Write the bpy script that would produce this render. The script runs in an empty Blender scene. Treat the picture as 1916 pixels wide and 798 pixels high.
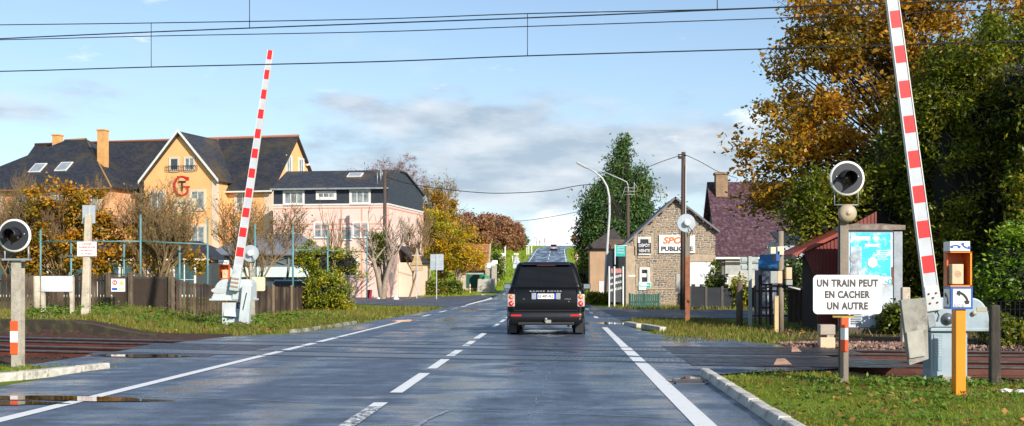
import bpy, bmesh, math, random
import numpy as np
from mathutils import Vector, Matrix, Euler
C = bpy.context.scene.collection
R = math.radians
rnd = random.Random(7)
npr = np.random.default_rng(11)
SC = bpy.context.scene

# ------------------------------------------------------------------ camera
F = 2200.0; VX = 1046.0; VY = 530.0; CAMH = 1.30; IMW = 1916.0
cam_data = bpy.data.cameras.new('camera'); cam = bpy.data.objects.new('camera', cam_data); C.objects.link(cam)
cam.location = (0, 0, CAMH); cam.rotation_euler = (R(90), 0, 0)
cam_data.sensor_width = 36.0; cam_data.lens = 36.0*F/IMW
cam_data.shift_x = (958-VX)/IMW; cam_data.shift_y = (VY-399)/IMW
cam_data.clip_start = 0.1; cam_data.clip_end = 6000
SC.camera = cam

# ------------------------------------------------------------------ sun + sky
SUN_AZ = 144.0      # degrees clockwise from +Y (the driving direction): behind the camera to the right
SUN_EL = 27.0
sd = bpy.data.lights.new('sun', 'SUN'); sd.energy = 4.8; sd.angle = R(0.55); sd.color = (1.0, 0.93, 0.83)
sun = bpy.data.objects.new('sun', sd); C.objects.link(sun)
_d = Vector((math.sin(R(SUN_AZ))*math.cos(R(SUN_EL)), math.cos(R(SUN_AZ))*math.cos(R(SUN_EL)), math.sin(R(SUN_EL))))
sun.rotation_euler = _d.to_track_quat('Z', 'Y').to_euler(); sun.location = (20, -30, 40)

W = bpy.data.worlds.new('World'); SC.world = W; W.use_nodes = True
nt = W.node_tree; nt.nodes.clear()
def N(t, **k):
    n = nt.nodes.new(t)
    for a, b in k.items(): setattr(n, a, b)
    return n
def L(a, b): nt.links.new(a, b)
def mth(op, a, b=None, c=None, clamp=False):
    n = N('ShaderNodeMath', operation=op); n.use_clamp = clamp
    for i, v in enumerate((a, b, c)):
        if v is None: continue
        if isinstance(v, (int, float)): n.inputs[i].default_value = v
        else: L(v, n.inputs[i])
    return n.outputs[0]
sky = N('ShaderNodeTexSky', sky_type='NISHITA'); sky.sun_disc = False
sky.sun_elevation = R(SUN_EL); sky.sun_rotation = R(SUN_AZ)
sky.air_density = 1.0; sky.dust_density = 0.35; sky.ozone_density = 2.2; sky.altitude = 60
tc = N('ShaderNodeTexCoord'); sp = N('ShaderNodeSeparateXYZ'); L(tc.outputs['Generated'], sp.inputs[0])
az = mth('ARCTAN2', sp.outputs[0], sp.outputs[1]); el = mth('ARCSINE', sp.outputs[2])
def cloud_noise(sx, sy, det, rough, off=0.0, dist=0.0):
    cb = N('ShaderNodeCombineXYZ'); L(mth('MULTIPLY', az, sx), cb.inputs[0]); L(mth('MULTIPLY', el, sy), cb.inputs[1]); cb.inputs[2].default_value = off
    n = N('ShaderNodeTexNoise'); n.inputs['Scale'].default_value = 1; n.inputs['Detail'].default_value = det; n.inputs['Roughness'].default_value = rough
    n.inputs['Distortion'].default_value = dist
    L(cb.outputs[0], n.inputs['Vector']); return n.outputs['Fac']
def ellipse(px, py, rx, ry):
    a0 = (px-VX)/F; e0 = (VY-py)/F
    dx = mth('DIVIDE', mth('SUBTRACT', az, a0), rx/F); dy = mth('DIVIDE', mth('SUBTRACT', el, e0), ry/F)
    q = mth('ADD', mth('MULTIPLY', dx, dx), mth('MULTIPLY', dy, dy))
    return mth('POWER', 2.718, mth('MULTIPLY', q, -1.0))
def addall(l):
    r = l[0]
    for x in l[1:]: r = mth('ADD', r, x)
    return r
big = cloud_noise(9, 26, 7, 0.58, 3.1, 0.4)
fine = cloud_noise(22, 60, 6, 0.6, 9.7, 0.3)
# grey layered bank in the middle of the sky, paler cloud at its upper rim, bright cumulus on the horizon
m_bank = addall([mth('MULTIPLY', ellipse(790, 225, 190, 38), 0.75), mth('MULTIPLY', ellipse(1010, 290, 360, 66), 0.95), mth('MULTIPLY', ellipse(1330, 262, 150, 42), 0.8),
                 mth('MULTIPLY', ellipse(640, 195, 70, 14), 0.45), mth('MULTIPLY', ellipse(20, 235, 150, 28), 0.7), mth('MULTIPLY', ellipse(810, 125, 50, 16), 0.35),
                 mth('MULTIPLY', ellipse(930, 365, 330, 48), 0.62), mth('MULTIPLY', ellipse(1180, 330, 220, 50), 0.55), mth('MULTIPLY', ellipse(90, 30, 120, 20), 0.35), mth('MULTIPLY', ellipse(640, 330, 160, 60), 0.5), mth('MULTIPLY', ellipse(1000, 200, 420, 40), 0.35), mth('MULTIPLY', ellipse(200, 200, 260, 22), 0.4)])
def thr(mask, noise, lo, hi):
    v = mth('ADD', mask, mth('MULTIPLY', mth('SUBTRACT', noise, 0.5), 2.3))
    mr = N('ShaderNodeMapRange', interpolation_type='SMOOTHSTEP'); mr.inputs[1].default_value = lo; mr.inputs[2].default_value = hi
    L(v, mr.inputs[0]); return mr.outputs[0]
d_bank = mth('MULTIPLY', thr(m_bank, mth('MULTIPLY_ADD', fine, 0.45, mth('MULTIPLY', big, 0.55)), 0.25, 0.95), 0.88)
m_cum = addall([ellipse(1030, 425, 70, 32), mth('MULTIPLY', ellipse(1100, 452, 130, 22), 0.8), mth('MULTIPLY', ellipse(1410, 228, 60, 34), 0.62), mth('MULTIPLY', ellipse(1270, 262, 120, 14), 0.35)])
d_cum = thr(m_cum, fine, 0.30, 1.0)
# thin veil everywhere else low down + free clouds in the rest of the sky
veil = mth('MULTIPLY', thr(mth('MULTIPLY', mth('POWER', 2.718, mth('MULTIPLY', mth('ABSOLUTE', el), -9.0)), 0.75), cloud_noise(5, 22, 6, 0.6, 20.0), 0.3, 1.1), 0.42)
rest = mth('MULTIPLY', thr(mth('MULTIPLY', mth('GREATER_THAN', mth('ABSOLUTE', az), 0.75), 0.35), cloud_noise(3.0, 6.0, 6, 0.6, 31.0), 0.3, 0.9), 0.6)
def rgb(r, g, b):
    n = N('ShaderNodeRGB'); n.outputs[0].default_value = (r, g, b, 1); return n.outputs[0]
def mix(f, a, b):
    n = N('ShaderNodeMix', data_type='RGBA'); L(f, n.inputs[0]); L(a, n.inputs[6]); L(b, n.inputs[7]); return n.outputs[2]
tone = N('ShaderNodeMix', data_type='RGBA'); tone.inputs[7].default_value = (2.9, 3.6, 4.4, 1); tone.inputs[6].default_value = (5.2, 5.6, 6.0, 1)
mrt = N('ShaderNodeMapRange'); mrt.inputs[1].default_value = 0.35; mrt.inputs[2].default_value = 0.62
L(cloud_noise(12, 40, 5, 0.55, 5.0), mrt.inputs[0]); L(mrt.outputs[0], tone.inputs[0])
low = mth('MULTIPLY', mth('POWER', 2.718, mth('MULTIPLY', mth('ABSOLUTE', el), -7.0)), 0.75)
c = mix(low, sky.outputs[0], rgb(3.9, 5.2, 6.7)); c = mix(veil, c, rgb(4.7, 5.6, 6.5)); c = mix(rest, c, rgb(6.3, 6.6, 7.0))
c = mix(d_bank, c, tone.outputs[2]); c = mix(d_cum, c, rgb(7.6, 7.7, 7.8))
bg = N('ShaderNodeBackground'); bg.inputs['Strength'].default_value = 0.112
SKYC = c
L(c, bg.inputs['Color']); wo = N('ShaderNodeOutputWorld'); L(bg.outputs[0], wo.inputs[0])

vs = SC.view_settings; vs.view_transform = 'Standard'; vs.look = 'None'; vs.gamma = 1; vs.exposure = 0.46; vs.use_curve_mapping = False
SC.render.engine = 'CYCLES'; SC.cycles.max_bounces = 6; SC.cycles.transparent_max_bounces = 6
SC.cycles.use_denoising = True; SC.cycles.sample_clamp_indirect = 4

# ------------------------------------------------------------------ helpers
def P(x, y, Y): return Vector(((x-VX)/F*Y, Y, CAMH-(y-VY)/F*Y))
def PX(x, Y): return (x-VX)/F*Y
def GY(y, z=0.0): return (CAMH-z)*F/(y-VY)          # depth of a ground point seen at row y
def PZ(y, Y): return CAMH-(y-VY)/F*Y

_matc = {}
def mat(name, col, rough=0.6, col2=None, scale=4.0, bump=0.0, bscale=None, metal=0.0, dirt=None, dscale=1.2, dlo=0.5, dhi=0.75, spec=0.5, coat=0.0, detail=5, trans=0.0, emit=None, stretch=(1, 1, 1), world=False, rvar=0.0):
    if name in _matc: return _matc[name]
    m = bpy.data.materials.new(name); m.use_nodes = True; t = m.node_tree; b = t.nodes['Principled BSDF']
    b.inputs['Base Color'].default_value = (*col, 1); b.inputs['Roughness'].default_value = rough; b.inputs['Metallic'].default_value = metal
    b.inputs['Specular IOR Level'].default_value = spec; b.inputs['Coat Weight'].default_value = coat
    if trans: b.inputs['Transmission Weight'].default_value = trans
    if emit: b.inputs['Emission Color'].default_value = (*emit[:3], 1); b.inputs['Emission Strength'].default_value = emit[3]
    tcn = t.nodes.new('ShaderNodeTexCoord'); mp = t.nodes.new('ShaderNodeMapping'); mp.inputs['Scale'].default_value = stretch
    if world:
        g = t.nodes.new('ShaderNodeNewGeometry'); t.links.new(g.outputs['Position'], mp.inputs[0])
    else: t.links.new(tcn.outputs['Object'], mp.inputs[0])
    def noise(s, det=detail, ro=0.6):
        n = t.nodes.new('ShaderNodeTexNoise'); n.inputs['Scale'].default_value = s; n.inputs['Detail'].default_value = det; n.inputs['Roughness'].default_value = ro
        t.links.new(mp.outputs[0], n.inputs['Vector']); return n.outputs['Fac']
    def mapr(v, a, bb, c_=0.0, d_=1.0):
        n = t.nodes.new('ShaderNodeMapRange'); n.inputs[1].default_value = a; n.inputs[2].default_value = bb; n.inputs[3].default_value = c_; n.inputs[4].default_value = d_
        t.links.new(v, n.inputs[0]); return n.outputs[0]
    src = None
    c2 = col2 if col2 else tuple(x*0.82 for x in col)
    mx = t.nodes.new('ShaderNodeMix'); mx.data_type = 'RGBA'; mx.inputs[6].default_value = (*col, 1); mx.inputs[7].default_value = (*c2, 1)
    t.links.new(mapr(noise(scale), 0.35, 0.65), mx.inputs[0]); src = mx.outputs[2]
    if dirt:
        mx2 = t.nodes.new('ShaderNodeMix'); mx2.data_type = 'RGBA'; mx2.inputs[7].default_value = (*dirt, 1)
        t.links.new(src, mx2.inputs[6]); t.links.new(mapr(noise(dscale, 8, 0.7), dlo, dhi), mx2.inputs[0]); src = mx2.outputs[2]
    t.links.new(src, b.inputs['Base Color'])
    if rvar: t.links.new(mapr(noise(scale*1.7), 0.3, 0.7, max(0, rough-rvar), min(1, rough+rvar)), b.inputs['Roughness'])
    if bump:
        bp = t.nodes.new('ShaderNodeBump'); bp.inputs['Strength'].default_value = bump; bp.inputs['Distance'].default_value = 0.02
        t.links.new(noise(bscale or scale*6, 6), bp.inputs['Height']); t.links.new(bp.outputs[0], b.inputs['Normal'])
    _matc[name] = m; return m

def brickmat(name, c1, c2, mortar, bw=0.35, bh=0.14, ms=0.02, rough=0.85, dist=0.03, bump=0.5, offset=0.5, tint=None, tscale=0.5, vscale=1.0, spec=0.3, squash=1.0):
    """coursed stones / tiles: u runs along the wall, v is height (object space)"""
    m = bpy.data.materials.new(name); m.use_nodes = True; t = m.node_tree; b = t.nodes['Principled BSDF']; b.inputs['Roughness'].default_value = rough
    b.inputs['Specular IOR Level'].default_value = spec
    tcn = t.nodes.new('ShaderNodeTexCoord'); s = t.nodes.new('ShaderNodeSeparateXYZ'); t.links.new(tcn.outputs['Object'], s.inputs[0])
    ad = t.nodes.new('ShaderNodeMath'); ad.operation = 'ADD'; t.links.new(s.outputs[0], ad.inputs[0]); t.links.new(s.outputs[1], ad.inputs[1])
    ns = t.nodes.new('ShaderNodeTexNoise'); ns.inputs['Scale'].default_value = 3.5; t.links.new(tcn.outputs['Object'], ns.inputs['Vector'])
    def m2(op, a, bb):
        n = t.nodes.new('ShaderNodeMath'); n.operation = op
        for i, v in enumerate((a, bb)):
            if isinstance(v, (int, float)): n.inputs[i].default_value = v
            else: t.links.new(v, n.inputs[i])
        return n.outputs[0]
    off = m2('MULTIPLY', m2('SUBTRACT', ns.outputs['Fac'], 0.5), dist*4)
    cb = t.nodes.new('ShaderNodeCombineXYZ'); t.links.new(m2('ADD', ad.outputs[0], off), cb.inputs[0]); t.links.new(m2('MULTIPLY', m2('ADD', s.outputs[2], off), vscale), cb.inputs[1])
    br = t.nodes.new('ShaderNodeTexBrick'); t.links.new(cb.outputs[0], br.inputs['Vector']); br.offset = offset; br.squash = squash; br.squash_frequency = 3
    br.inputs['Color1'].default_value = (*c1, 1); br.inputs['Color2'].default_value = (*c2, 1); br.inputs['Mortar'].default_value = (*mortar, 1)
    br.inputs['Scale'].default_value = 1; br.inputs['Mortar Size'].default_value = ms; br.inputs['Brick Width'].default_value = bw; br.inputs['Row Height'].default_value = bh
    br.inputs['Mortar Smooth'].default_value = 0.3
    col = br.outputs['Color']
    if tint:
        n2 = t.nodes.new('ShaderNodeTexNoise'); n2.inputs['Scale'].default_value = tscale; n2.inputs['Detail'].default_value = 8; n2.inputs['Roughness'].default_value = 0.7; t.links.new(tcn.outputs['Object'], n2.inputs['Vector'])
        mr = t.nodes.new('ShaderNodeMapRange'); mr.inputs[1].default_value = 0.48; mr.inputs[2].default_value = 0.68; mr.inputs[4].default_value = 0.8; t.links.new(n2.outputs['Fac'], mr.inputs[0])
        mx = t.nodes.new('ShaderNodeMix'); mx.data_type = 'RGBA'; mx.inputs[7].default_value = (*tint, 1); t.links.new(mr.outputs[0], mx.inputs[0]); t.links.new(col, mx.inputs[6]); col = mx.outputs[2]
    t.links.new(col, b.inputs['Base Color'])
    bp = t.nodes.new('ShaderNodeBump'); bp.inputs['Strength'].default_value = bump; bp.inputs['Distance'].default_value = 0.03; bp.invert = True
    t.links.new(br.outputs['Fac'], bp.inputs['Height']); t.links.new(bp.outputs[0], b.inputs['Normal'])
    return m

def leafmat(name, cols, scale=0.8, trans=0.3, rough=0.45):
    """leaf colours: several kinds of leaf, drawn per leaf and per part of the crown"""
    m = bpy.data.materials.new(name); m.use_nodes = True; t = m.node_tree; b = t.nodes['Principled BSDF']; out = t.nodes['Material Output']
    b.inputs['Roughness'].default_value = rough; b.inputs['Specular IOR Level'].default_value = 0.35
    g = t.nodes.new('ShaderNodeNewGeometry'); tcn = t.nodes.new('ShaderNodeTexCoord')
    n = t.nodes.new('ShaderNodeTexNoise'); n.inputs['Scale'].default_value = scale; n.inputs['Detail'].default_value = 3; t.links.new(tcn.outputs['Object'], n.inputs['Vector'])
    mr = t.nodes.new('ShaderNodeMapRange'); mr.inputs[1].default_value = 0.3; mr.inputs[2].default_value = 0.7; t.links.new(n.outputs['Fac'], mr.inputs[0])
    ad = t.nodes.new('ShaderNodeMath'); ad.operation = 'MULTIPLY_ADD'; ad.inputs[1].default_value = 0.5; ad.use_clamp = True
    sb = t.nodes.new('ShaderNodeMath'); sb.operation = 'MULTIPLY'; sb.inputs[1].default_value = 0.5; t.links.new(mr.outputs[0], sb.inputs[0])
    t.links.new(g.outputs['Random Per Island'], ad.inputs[0]); t.links.new(sb.outputs[0], ad.inputs[2])
    cr = t.nodes.new('ShaderNodeValToRGB'); t.links.new(ad.outputs[0], cr.inputs[0])
    e = cr.color_ramp.elements
    while len(e) < len(cols): e.new(0.5)
    for i, cc in enumerate(cols): e[i].position = 0.12+0.76*i/max(1, len(cols)-1); e[i].color = (*cc, 1)
    t.links.new(cr.outputs[0], b.inputs['Base Color'])
    if trans:
        tr = t.nodes.new('ShaderNodeBsdfTranslucent'); t.links.new(cr.outputs[0], tr.inputs[0]); mx = t.nodes.new('ShaderNodeMixShader'); mx.inputs[0].default_value = trans
        t.links.new(b.outputs[0], mx.inputs[1]); t.links.new(tr.outputs[0], mx.inputs[2]); t.links.new(mx.outputs[0], out.inputs[0])
    return m

class MB:
    def __init__(s): s.v = []; s.f = []; s.m = []; s.s = []
    def add(s, vs_, fs, mi=0, sm=False):
        o = len(s.v); s.v += [tuple(v) for v in vs_]
        for f in fs: s.f.append(tuple(i+o for i in f)); s.m.append(mi); s.s.append(sm)
        return s
    def hexa(s, p, mi=0):      # p: 4 bottom (ccw) + 4 top
        return s.add(p, [(3, 2, 1, 0), (4, 5, 6, 7), (0, 1, 5, 4), (1, 2, 6, 5), (2, 3, 7, 6), (3, 0, 4, 7)], mi)
    def box(s, c_, d, mi=0, rz=0, rx=0, ry=0):
        M = Matrix.Translation(c_) @ Euler((rx, ry, rz)).to_matrix().to_4x4()
        x, y, z = d[0]/2, d[1]/2, d[2]/2
        return s.hexa([M @ Vector(q) for q in ((-x, -y, -z), (x, -y, -z), (x, y, -z), (-x, y, -z), (-x, -y, z), (x, -y, z), (x, y, z), (-x, y, z))], mi)
    def bb(s, x0, x1, y0, y1, z0, z1, mi=0): return s.box(((x0+x1)/2, (y0+y1)/2, (z0+z1)/2), (abs(x1-x0), abs(y1-y0), abs(z1-z0)), mi)
    def prism(s, poly, y0, y1, mi=0, plane='xz'):   # poly in xz (ccw seen from -y), extruded along y
        n = len(poly)
        def q(a, b, y): return (a, y, b) if plane == 'xz' else ((y, a, b) if plane == 'yz' else (a, b, y))
        vs_ = [q(a, b, y0) for a, b in poly]+[q(a, b, y1) for a, b in poly]
        return s.add(vs_, [tuple(range(n)), tuple(range(2*n-1, n-1, -1))]+[(i, i+n, (i+1) % n+n, (i+1) % n) for i in range(n)], mi)
    def slab(s, p, t, mi=0):   # quad or triangle p, thickness t downwards along its normal
        p = [Vector(a) for a in p]; nn = (p[1]-p[0]).cross(p[2]-p[0]).normalized()
        if nn.z < 0: nn = -nn
        k = len(p); q = [a-nn*t for a in p]
        return s.add(q+p, [tuple(range(k-1, -1, -1)), tuple(range(k, 2*k))]+[(i, (i+1) % k, (i+1) % k+k, i+k) for i in range(k)], mi)
    def tube(s, pts, r, n=8, mi=0, cap=True, sm=True):
        pts = [Vector(p) for p in pts]; rr = r if isinstance(r, (list, tuple)) else [r]*len(pts); o = []
        ref = Vector((0, 0, 1))
        d0 = (pts[-1]-pts[0]).normalized() if (pts[-1]-pts[0]).length > 1e-6 else Vector((1, 0, 0))
        if abs(d0.z) > 0.8: ref = Vector((1, 0, 0))
        for i, p in enumerate(pts):
            a = pts[max(i-1, 0)]; b = pts[min(i+1, len(pts)-1)]; d = (b-a).normalized()
            u = d.cross(ref)
            if u.length < 1e-4: u = d.cross(Vector((0, 1, 0.1)))
            u.normalize(); w = d.cross(u)
            for k in range(n):
                t_ = 2*math.pi*k/n; o.append(p+(u*math.cos(t_)+w*math.sin(t_))*rr[i])
        fs = [(i*n+k, i*n+(k+1) % n, (i+1)*n+(k+1) % n, (i+1)*n+k) for i in range(len(pts)-1) for k in range(n)]
        s.add(o, fs, mi, sm)
        if cap:
            b0 = len(s.v)-len(o)
            s.f.append(tuple(b0+k for k in range(n-1, -1, -1))); s.m.append(mi); s.s.append(False)
            s.f.append(tuple(b0+(len(pts)-1)*n+k for k in range(n))); s.m.append(mi); s.s.append(False)
        return s
    def lathe(s, prof, c_=(0, 0, 0), axis='y', n=32, mi=0, sm=True, flip=False):   # prof: (radius, offset along axis)
        o = []
        for r_, h in prof:
            for k in range(n):
                t_ = 2*math.pi*k/n; a, b = r_*math.cos(t_), r_*math.sin(t_)
                q = (a, h, b) if axis == 'y' else ((a, b, h) if axis == 'z' else (h, a, b))
                o.append((q[0]+c_[0], q[1]+c_[1], q[2]+c_[2]))
        fs = [(i*n+k, i*n+(k+1) % n, (i+1)*n+(k+1) % n, (i+1)*n+k) for i in range(len(prof)-1) for k in range(n)]
        return s.add(o, fs, mi, sm)
    def sweep(s, ringfn, n, m, mi=0): pass
    def build(s, name, mats, parent=None, bevel=0.0, seg=2, loc=None, rot=None, auto=True):
        me = bpy.data.meshes.new(name); me.from_pydata(s.v, [], s.f)
        ms = mats if isinstance(mats, (list, tuple)) else [mats]
        for m_ in ms: me.materials.append(m_)
        me.polygons.foreach_set('material_index', s.m); me.polygons.foreach_set('use_smooth', s.s)
        bm = bmesh.new(); bm.from_mesh(me); bmesh.ops.recalc_face_normals(bm, faces=bm.faces); bm.to_mesh(me); bm.free()
        me.update(); o = bpy.data.objects.new(name, me); C.objects.link(o)
        if bevel:
            b = o.modifiers.new('bevel', 'BEVEL'); b.width = bevel; b.segments = seg; b.limit_method = 'ANGLE'; b.angle_limit = R(40)
        if parent: o.parent = parent
        if loc is not None: o.location = loc
        if rot is not None: o.rotation_euler = rot
        return o
def thing(name, label, cat, loc=(0, 0, 0), rz=0.0, group=None):
    o = bpy.data.objects.new(name, None); C.objects.link(o); o.location = loc; o.rotation_euler = (0, 0, rz); o.empty_display_size = 0.1
    o['label'] = label; o['category'] = cat; o['kind'] = 'thing'
    if group: o['group'] = group
    return o
def tag(o, label, cat, group=None, kind='thing'):
    o['label'] = label; o['category'] = cat; o['kind'] = kind
    if group: o['group'] = group
    return o
def struct(o, label=None):
    o['kind'] = 'structure'
    if label: o['label'] = label
    return o
def stuff(o, label, cat): o['kind'] = 'stuff'; o['label'] = label; o['category'] = cat; return o
def qmesh(name, verts, nper, matl, parent=None):
    """numpy mesh of many little faces with nper vertices each"""
    nv = len(verts); nf = nv//nper; me = bpy.data.meshes.new(name)
    me.vertices.add(nv); me.vertices.foreach_set('co', verts.astype(np.float32).ravel())
    me.loops.add(nv); me.loops.foreach_set('vertex_index', np.arange(nv, dtype=np.int32))
    me.polygons.add(nf); me.polygons.foreach_set('loop_start', np.arange(0, nv, nper, dtype=np.int32)); me.polygons.foreach_set('loop_total', np.full(nf, nper, dtype=np.int32))
    me.materials.append(matl); me.update(); me.validate()
    o = bpy.data.objects.new(name, me); C.objects.link(o)
    if parent: o.parent = parent
    return o
def text(s, size, m, parent=None, loc=(0, 0, 0), rot=(R(90), 0, 0), name='lettering', ext=0.002, bold=0.0, width=None, align='CENTER', shear=0.0, space=1.0):
    cu = bpy.data.curves.new('txt', 'FONT'); cu.body = s; cu.size = size; cu.extrude = ext; cu.offset = bold; cu.align_x = align; cu.align_y = 'CENTER'; cu.shear = shear; cu.space_character = space; cu.resolution_u = 3
    o = bpy.data.objects.new('txt', cu); C.objects.link(o)
    dg = bpy.context.evaluated_depsgraph_get(); me = bpy.data.meshes.new_from_object(o.evaluated_get(dg)); bpy.data.objects.remove(o)
    me.name = name; me.materials.clear(); me.materials.append(m)
    if width and len(me.vertices):
        xs = [v.co.x for v in me.vertices]; k = width/(max(xs)-min(xs)); mid = (max(xs)+min(xs))/2 if align == 'CENTER' else 0
        for v in me.vertices: v.co.x = (v.co.x-mid)*k
    q = bpy.data.objects.new(name, me); C.objects.link(q); q.location = loc; q.rotation_euler = rot
    if parent: q.parent = parent
    return q
def rrect(w, h, r, n=6, cx=0, cz=0):
    o = []
    for (sx, sz, a0) in ((1, -1, -90), (1, 1, 0), (-1, 1, 90), (-1, -1, 180)):
        for k in range(n+1):
            a = R(a0+90*k/n); o.append((cx+sx*(w/2-r)+r*math.cos(a), cz+sz*(h/2-r)+r*math.sin(a)))
    return o

# ------------------------------------------------------------------ materials
white_trim = mat('white_trim', (0.72, 0.70, 0.66), 0.5, (0.62, 0.60, 0.56), 3)
glass = mat('window_glass', (0.02, 0.025, 0.03), 0.06, (0.05, 0.06, 0.065), 0.8, spec=0.9)
glass_pale = mat('window_curtain_glass', (0.32, 0.35, 0.34), 0.12, (0.08, 0.10, 0.11), 2.2, spec=0.8)
slate = brickmat('slate_roof', (0.022, 0.025, 0.032), (0.040, 0.042, 0.052), (0.012, 0.012, 0.015), 0.32, 0.16, 0.008, 0.5, 0.01, 0.35, tint=(0.075, 0.062, 0.035), tscale=0.35, vscale=1.3)
slate_wall = brickmat('slate_cladding', (0.030, 0.036, 0.050), (0.042, 0.048, 0.064), (0.018, 0.02, 0.026), 0.3, 0.16, 0.006, 0.55, 0.0, 0.25)
slate_moss = brickmat('mossy_slate_roof', (0.03, 0.034, 0.044), (0.055, 0.058, 0.07), (0.02, 0.02, 0.02), 0.32, 0.16, 0.008, 0.5, 0.01, 0.35, tint=(0.13, 0.085, 0.03), tscale=0.3, vscale=2)
red_ridge = mat('ridge_tile', (0.35, 0.11, 0.05), 0.8, (0.24, 0.10, 0.05), 6)
yellow_render = mat('yellow_render', (0.86, 0.45, 0.19), 0.85, (0.79, 0.40, 0.16), 0.6, 0.15, 30, dirt=(0.48, 0.25, 0.10), dscale=0.35, dlo=0.55, dhi=0.9)
pale_render = mat('pale_render', (0.72, 0.55, 0.42), 0.85, (0.64, 0.48, 0.36), 0.6, 0.15, 30)
pink_render = mat('pink_render', (0.78, 0.57, 0.48), 0.85, (0.70, 0.48, 0.40), 0.7, 0.1, 30)
pink_band = mat('pink_band', (0.72, 0.33, 0.24), 0.85, (0.66, 0.30, 0.22), 2)
metal_grey = mat('galvanised_metal', (0.34, 0.37, 0.40), 0.45, (0.26, 0.29, 0.31), 5, 0.1, metal=0.3, dirt=(0.16, 0.12, 0.09), dscale=2.5, dlo=0.56, dhi=0.8)
cab_paint = mat('grey_blue_cabinet_paint', (0.34, 0.41, 0.45), 0.4, (0.26, 0.33, 0.37), 3, 0.08, 20, dirt=(0.16, 0.15, 0.13), dscale=3, dlo=0.58, dhi=0.82)
cab_white = mat('white_cabinet_paint', (0.52, 0.57, 0.58), 0.45, (0.43, 0.48, 0.49), 3, 0.08, 20, dirt=(0.25, 0.22, 0.17), dscale=3, dlo=0.57, dhi=0.82)
cab_side = mat('blue_grey_panel', (0.20, 0.30, 0.37), 0.4, (0.16, 0.24, 0.30), 4)
white_paint = mat('white_paint', (0.78, 0.78, 0.76), 0.4, (0.68, 0.69, 0.68), 5, dirt=(0.4, 0.38, 0.34), dscale=6, dlo=0.62, dhi=0.85)
arm_shaded_white = mat('barrier_shaded_white', (0.50, 0.52, 0.55), 0.4, (0.42, 0.45, 0.48), 3, dirt=(0.36, 0.35, 0.33), dscale=5, dlo=0.58, dhi=0.8)  # shade on the boom's face is put into this grey-blue white
red_paint = mat('red_paint', (0.72, 0.020, 0.022), 0.4, (0.62, 0.018, 0.02), 5)
orange_red = mat('orange_red_band', (0.80, 0.10, 0.02), 0.45, (0.68, 0.08, 0.02), 6)
orange_paint = mat('orange_paint', (0.86, 0.27, 0.008), 0.38, (0.80, 0.24, 0.008), 3)
orange_dark = mat('red_orange_shell', (0.62, 0.12, 0.015), 0.45)
blue_paint = mat('blue_paint', (0.02, 0.10, 0.42), 0.4)
black_paint = mat('black_paint', (0.012, 0.012, 0.013), 0.5, (0.02, 0.02, 0.022), 8)
disc_black = mat('matt_black_disc', (0.020, 0.021, 0.026), 0.55, (0.026, 0.027, 0.033), 8)
sign_back = mat('sign_back', (0.50, 0.55, 0.58), 0.35, (0.42, 0.47, 0.50), 3, metal=0.35, dirt=(0.33, 0.32, 0.30), dscale=5, dlo=0.6, dhi=0.85)
sign_white = mat('sign_white', (0.80, 0.78, 0.74), 0.4, (0.75, 0.73, 0.69), 4)
cream = mat('cream_enamel', (0.70, 0.62, 0.42), 0.5, (0.60, 0.52, 0.36), 5)
beige = mat('beige_box', (0.68, 0.49, 0.30), 0.6, (0.56, 0.40, 0.25), 5, 0.1, dirt=(0.3, 0.2, 0.12), dscale=5, dlo=0.6, dhi=0.8)
beige_bell = mat('beige_bell', (0.42, 0.33, 0.22), 0.5, (0.34, 0.26, 0.17), 6)
concrete = mat('old_concrete', (0.42, 0.38, 0.31), 0.9, (0.30, 0.27, 0.22), 7, 0.5, 30, dirt=(0.13, 0.12, 0.08), dscale=5, dlo=0.52, dhi=0.75)
concrete_pale = mat('pale_concrete', (0.58, 0.50, 0.38), 0.9, (0.42, 0.36, 0.27), 7, 0.4, 30, dirt=(0.2, 0.17, 0.12), dscale=8, dlo=0.55, dhi=0.75)
kerb_white = mat('painted_kerb', (0.62, 0.59, 0.52), 0.7, (0.44, 0.41, 0.35), 9, 0.5, 30, dirt=(0.17, 0.15, 0.10), dscale=7, dlo=0.54, dhi=0.70)
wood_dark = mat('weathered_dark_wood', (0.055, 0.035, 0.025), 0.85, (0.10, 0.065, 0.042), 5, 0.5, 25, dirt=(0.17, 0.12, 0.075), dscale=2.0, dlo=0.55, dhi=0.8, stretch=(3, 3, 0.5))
wood_post = mat('wood_post', (0.14, 0.10, 0.065), 0.9, (0.08, 0.055, 0.038), 6, 0.6, 25, dirt=(0.28, 0.22, 0.13), dscale=4, dlo=0.55, dhi=0.75, stretch=(2, 2, 0.5))
pole_wood = mat('utility_pole_wood', (0.085, 0.055, 0.040), 0.85, (0.055, 0.038, 0.03), 5, 0.4, 20, stretch=(4, 4, 0.3))
rust = mat('rusty_metal', (0.32, 0.11, 0.045), 0.8, (0.20, 0.07, 0.035), 7, 0.3, 30, dirt=(0.45, 0.22, 0.12), dscale=9, dlo=0.6, dhi=0.75)
rail_rust = mat('rail_rust', (0.075, 0.020, 0.012), 0.65, (0.13, 0.040, 0.022), 3, 0.3, 20)
rail_head = mat('rail_head', (0.30, 0.27, 0.26), 0.28, (0.20, 0.16, 0.14), 5, metal=0.85)
teal = mat('teal_paint', (0.07, 0.19, 0.20), 0.5, (0.12, 0.25, 0.26), 3)
green_dark = mat('dark_green_fence', (0.012, 0.075, 0.058), 0.6, (0.02, 0.10, 0.075), 2)
dark_mesh = mat('dark_windbreak', (0.012, 0.014, 0.018), 0.8, (0.02, 0.023, 0.03), 2)
lamp_grey = mat('lamp_post_grey', (0.50, 0.51, 0.50), 0.5, (0.42, 0.43, 0.42), 3)
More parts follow.
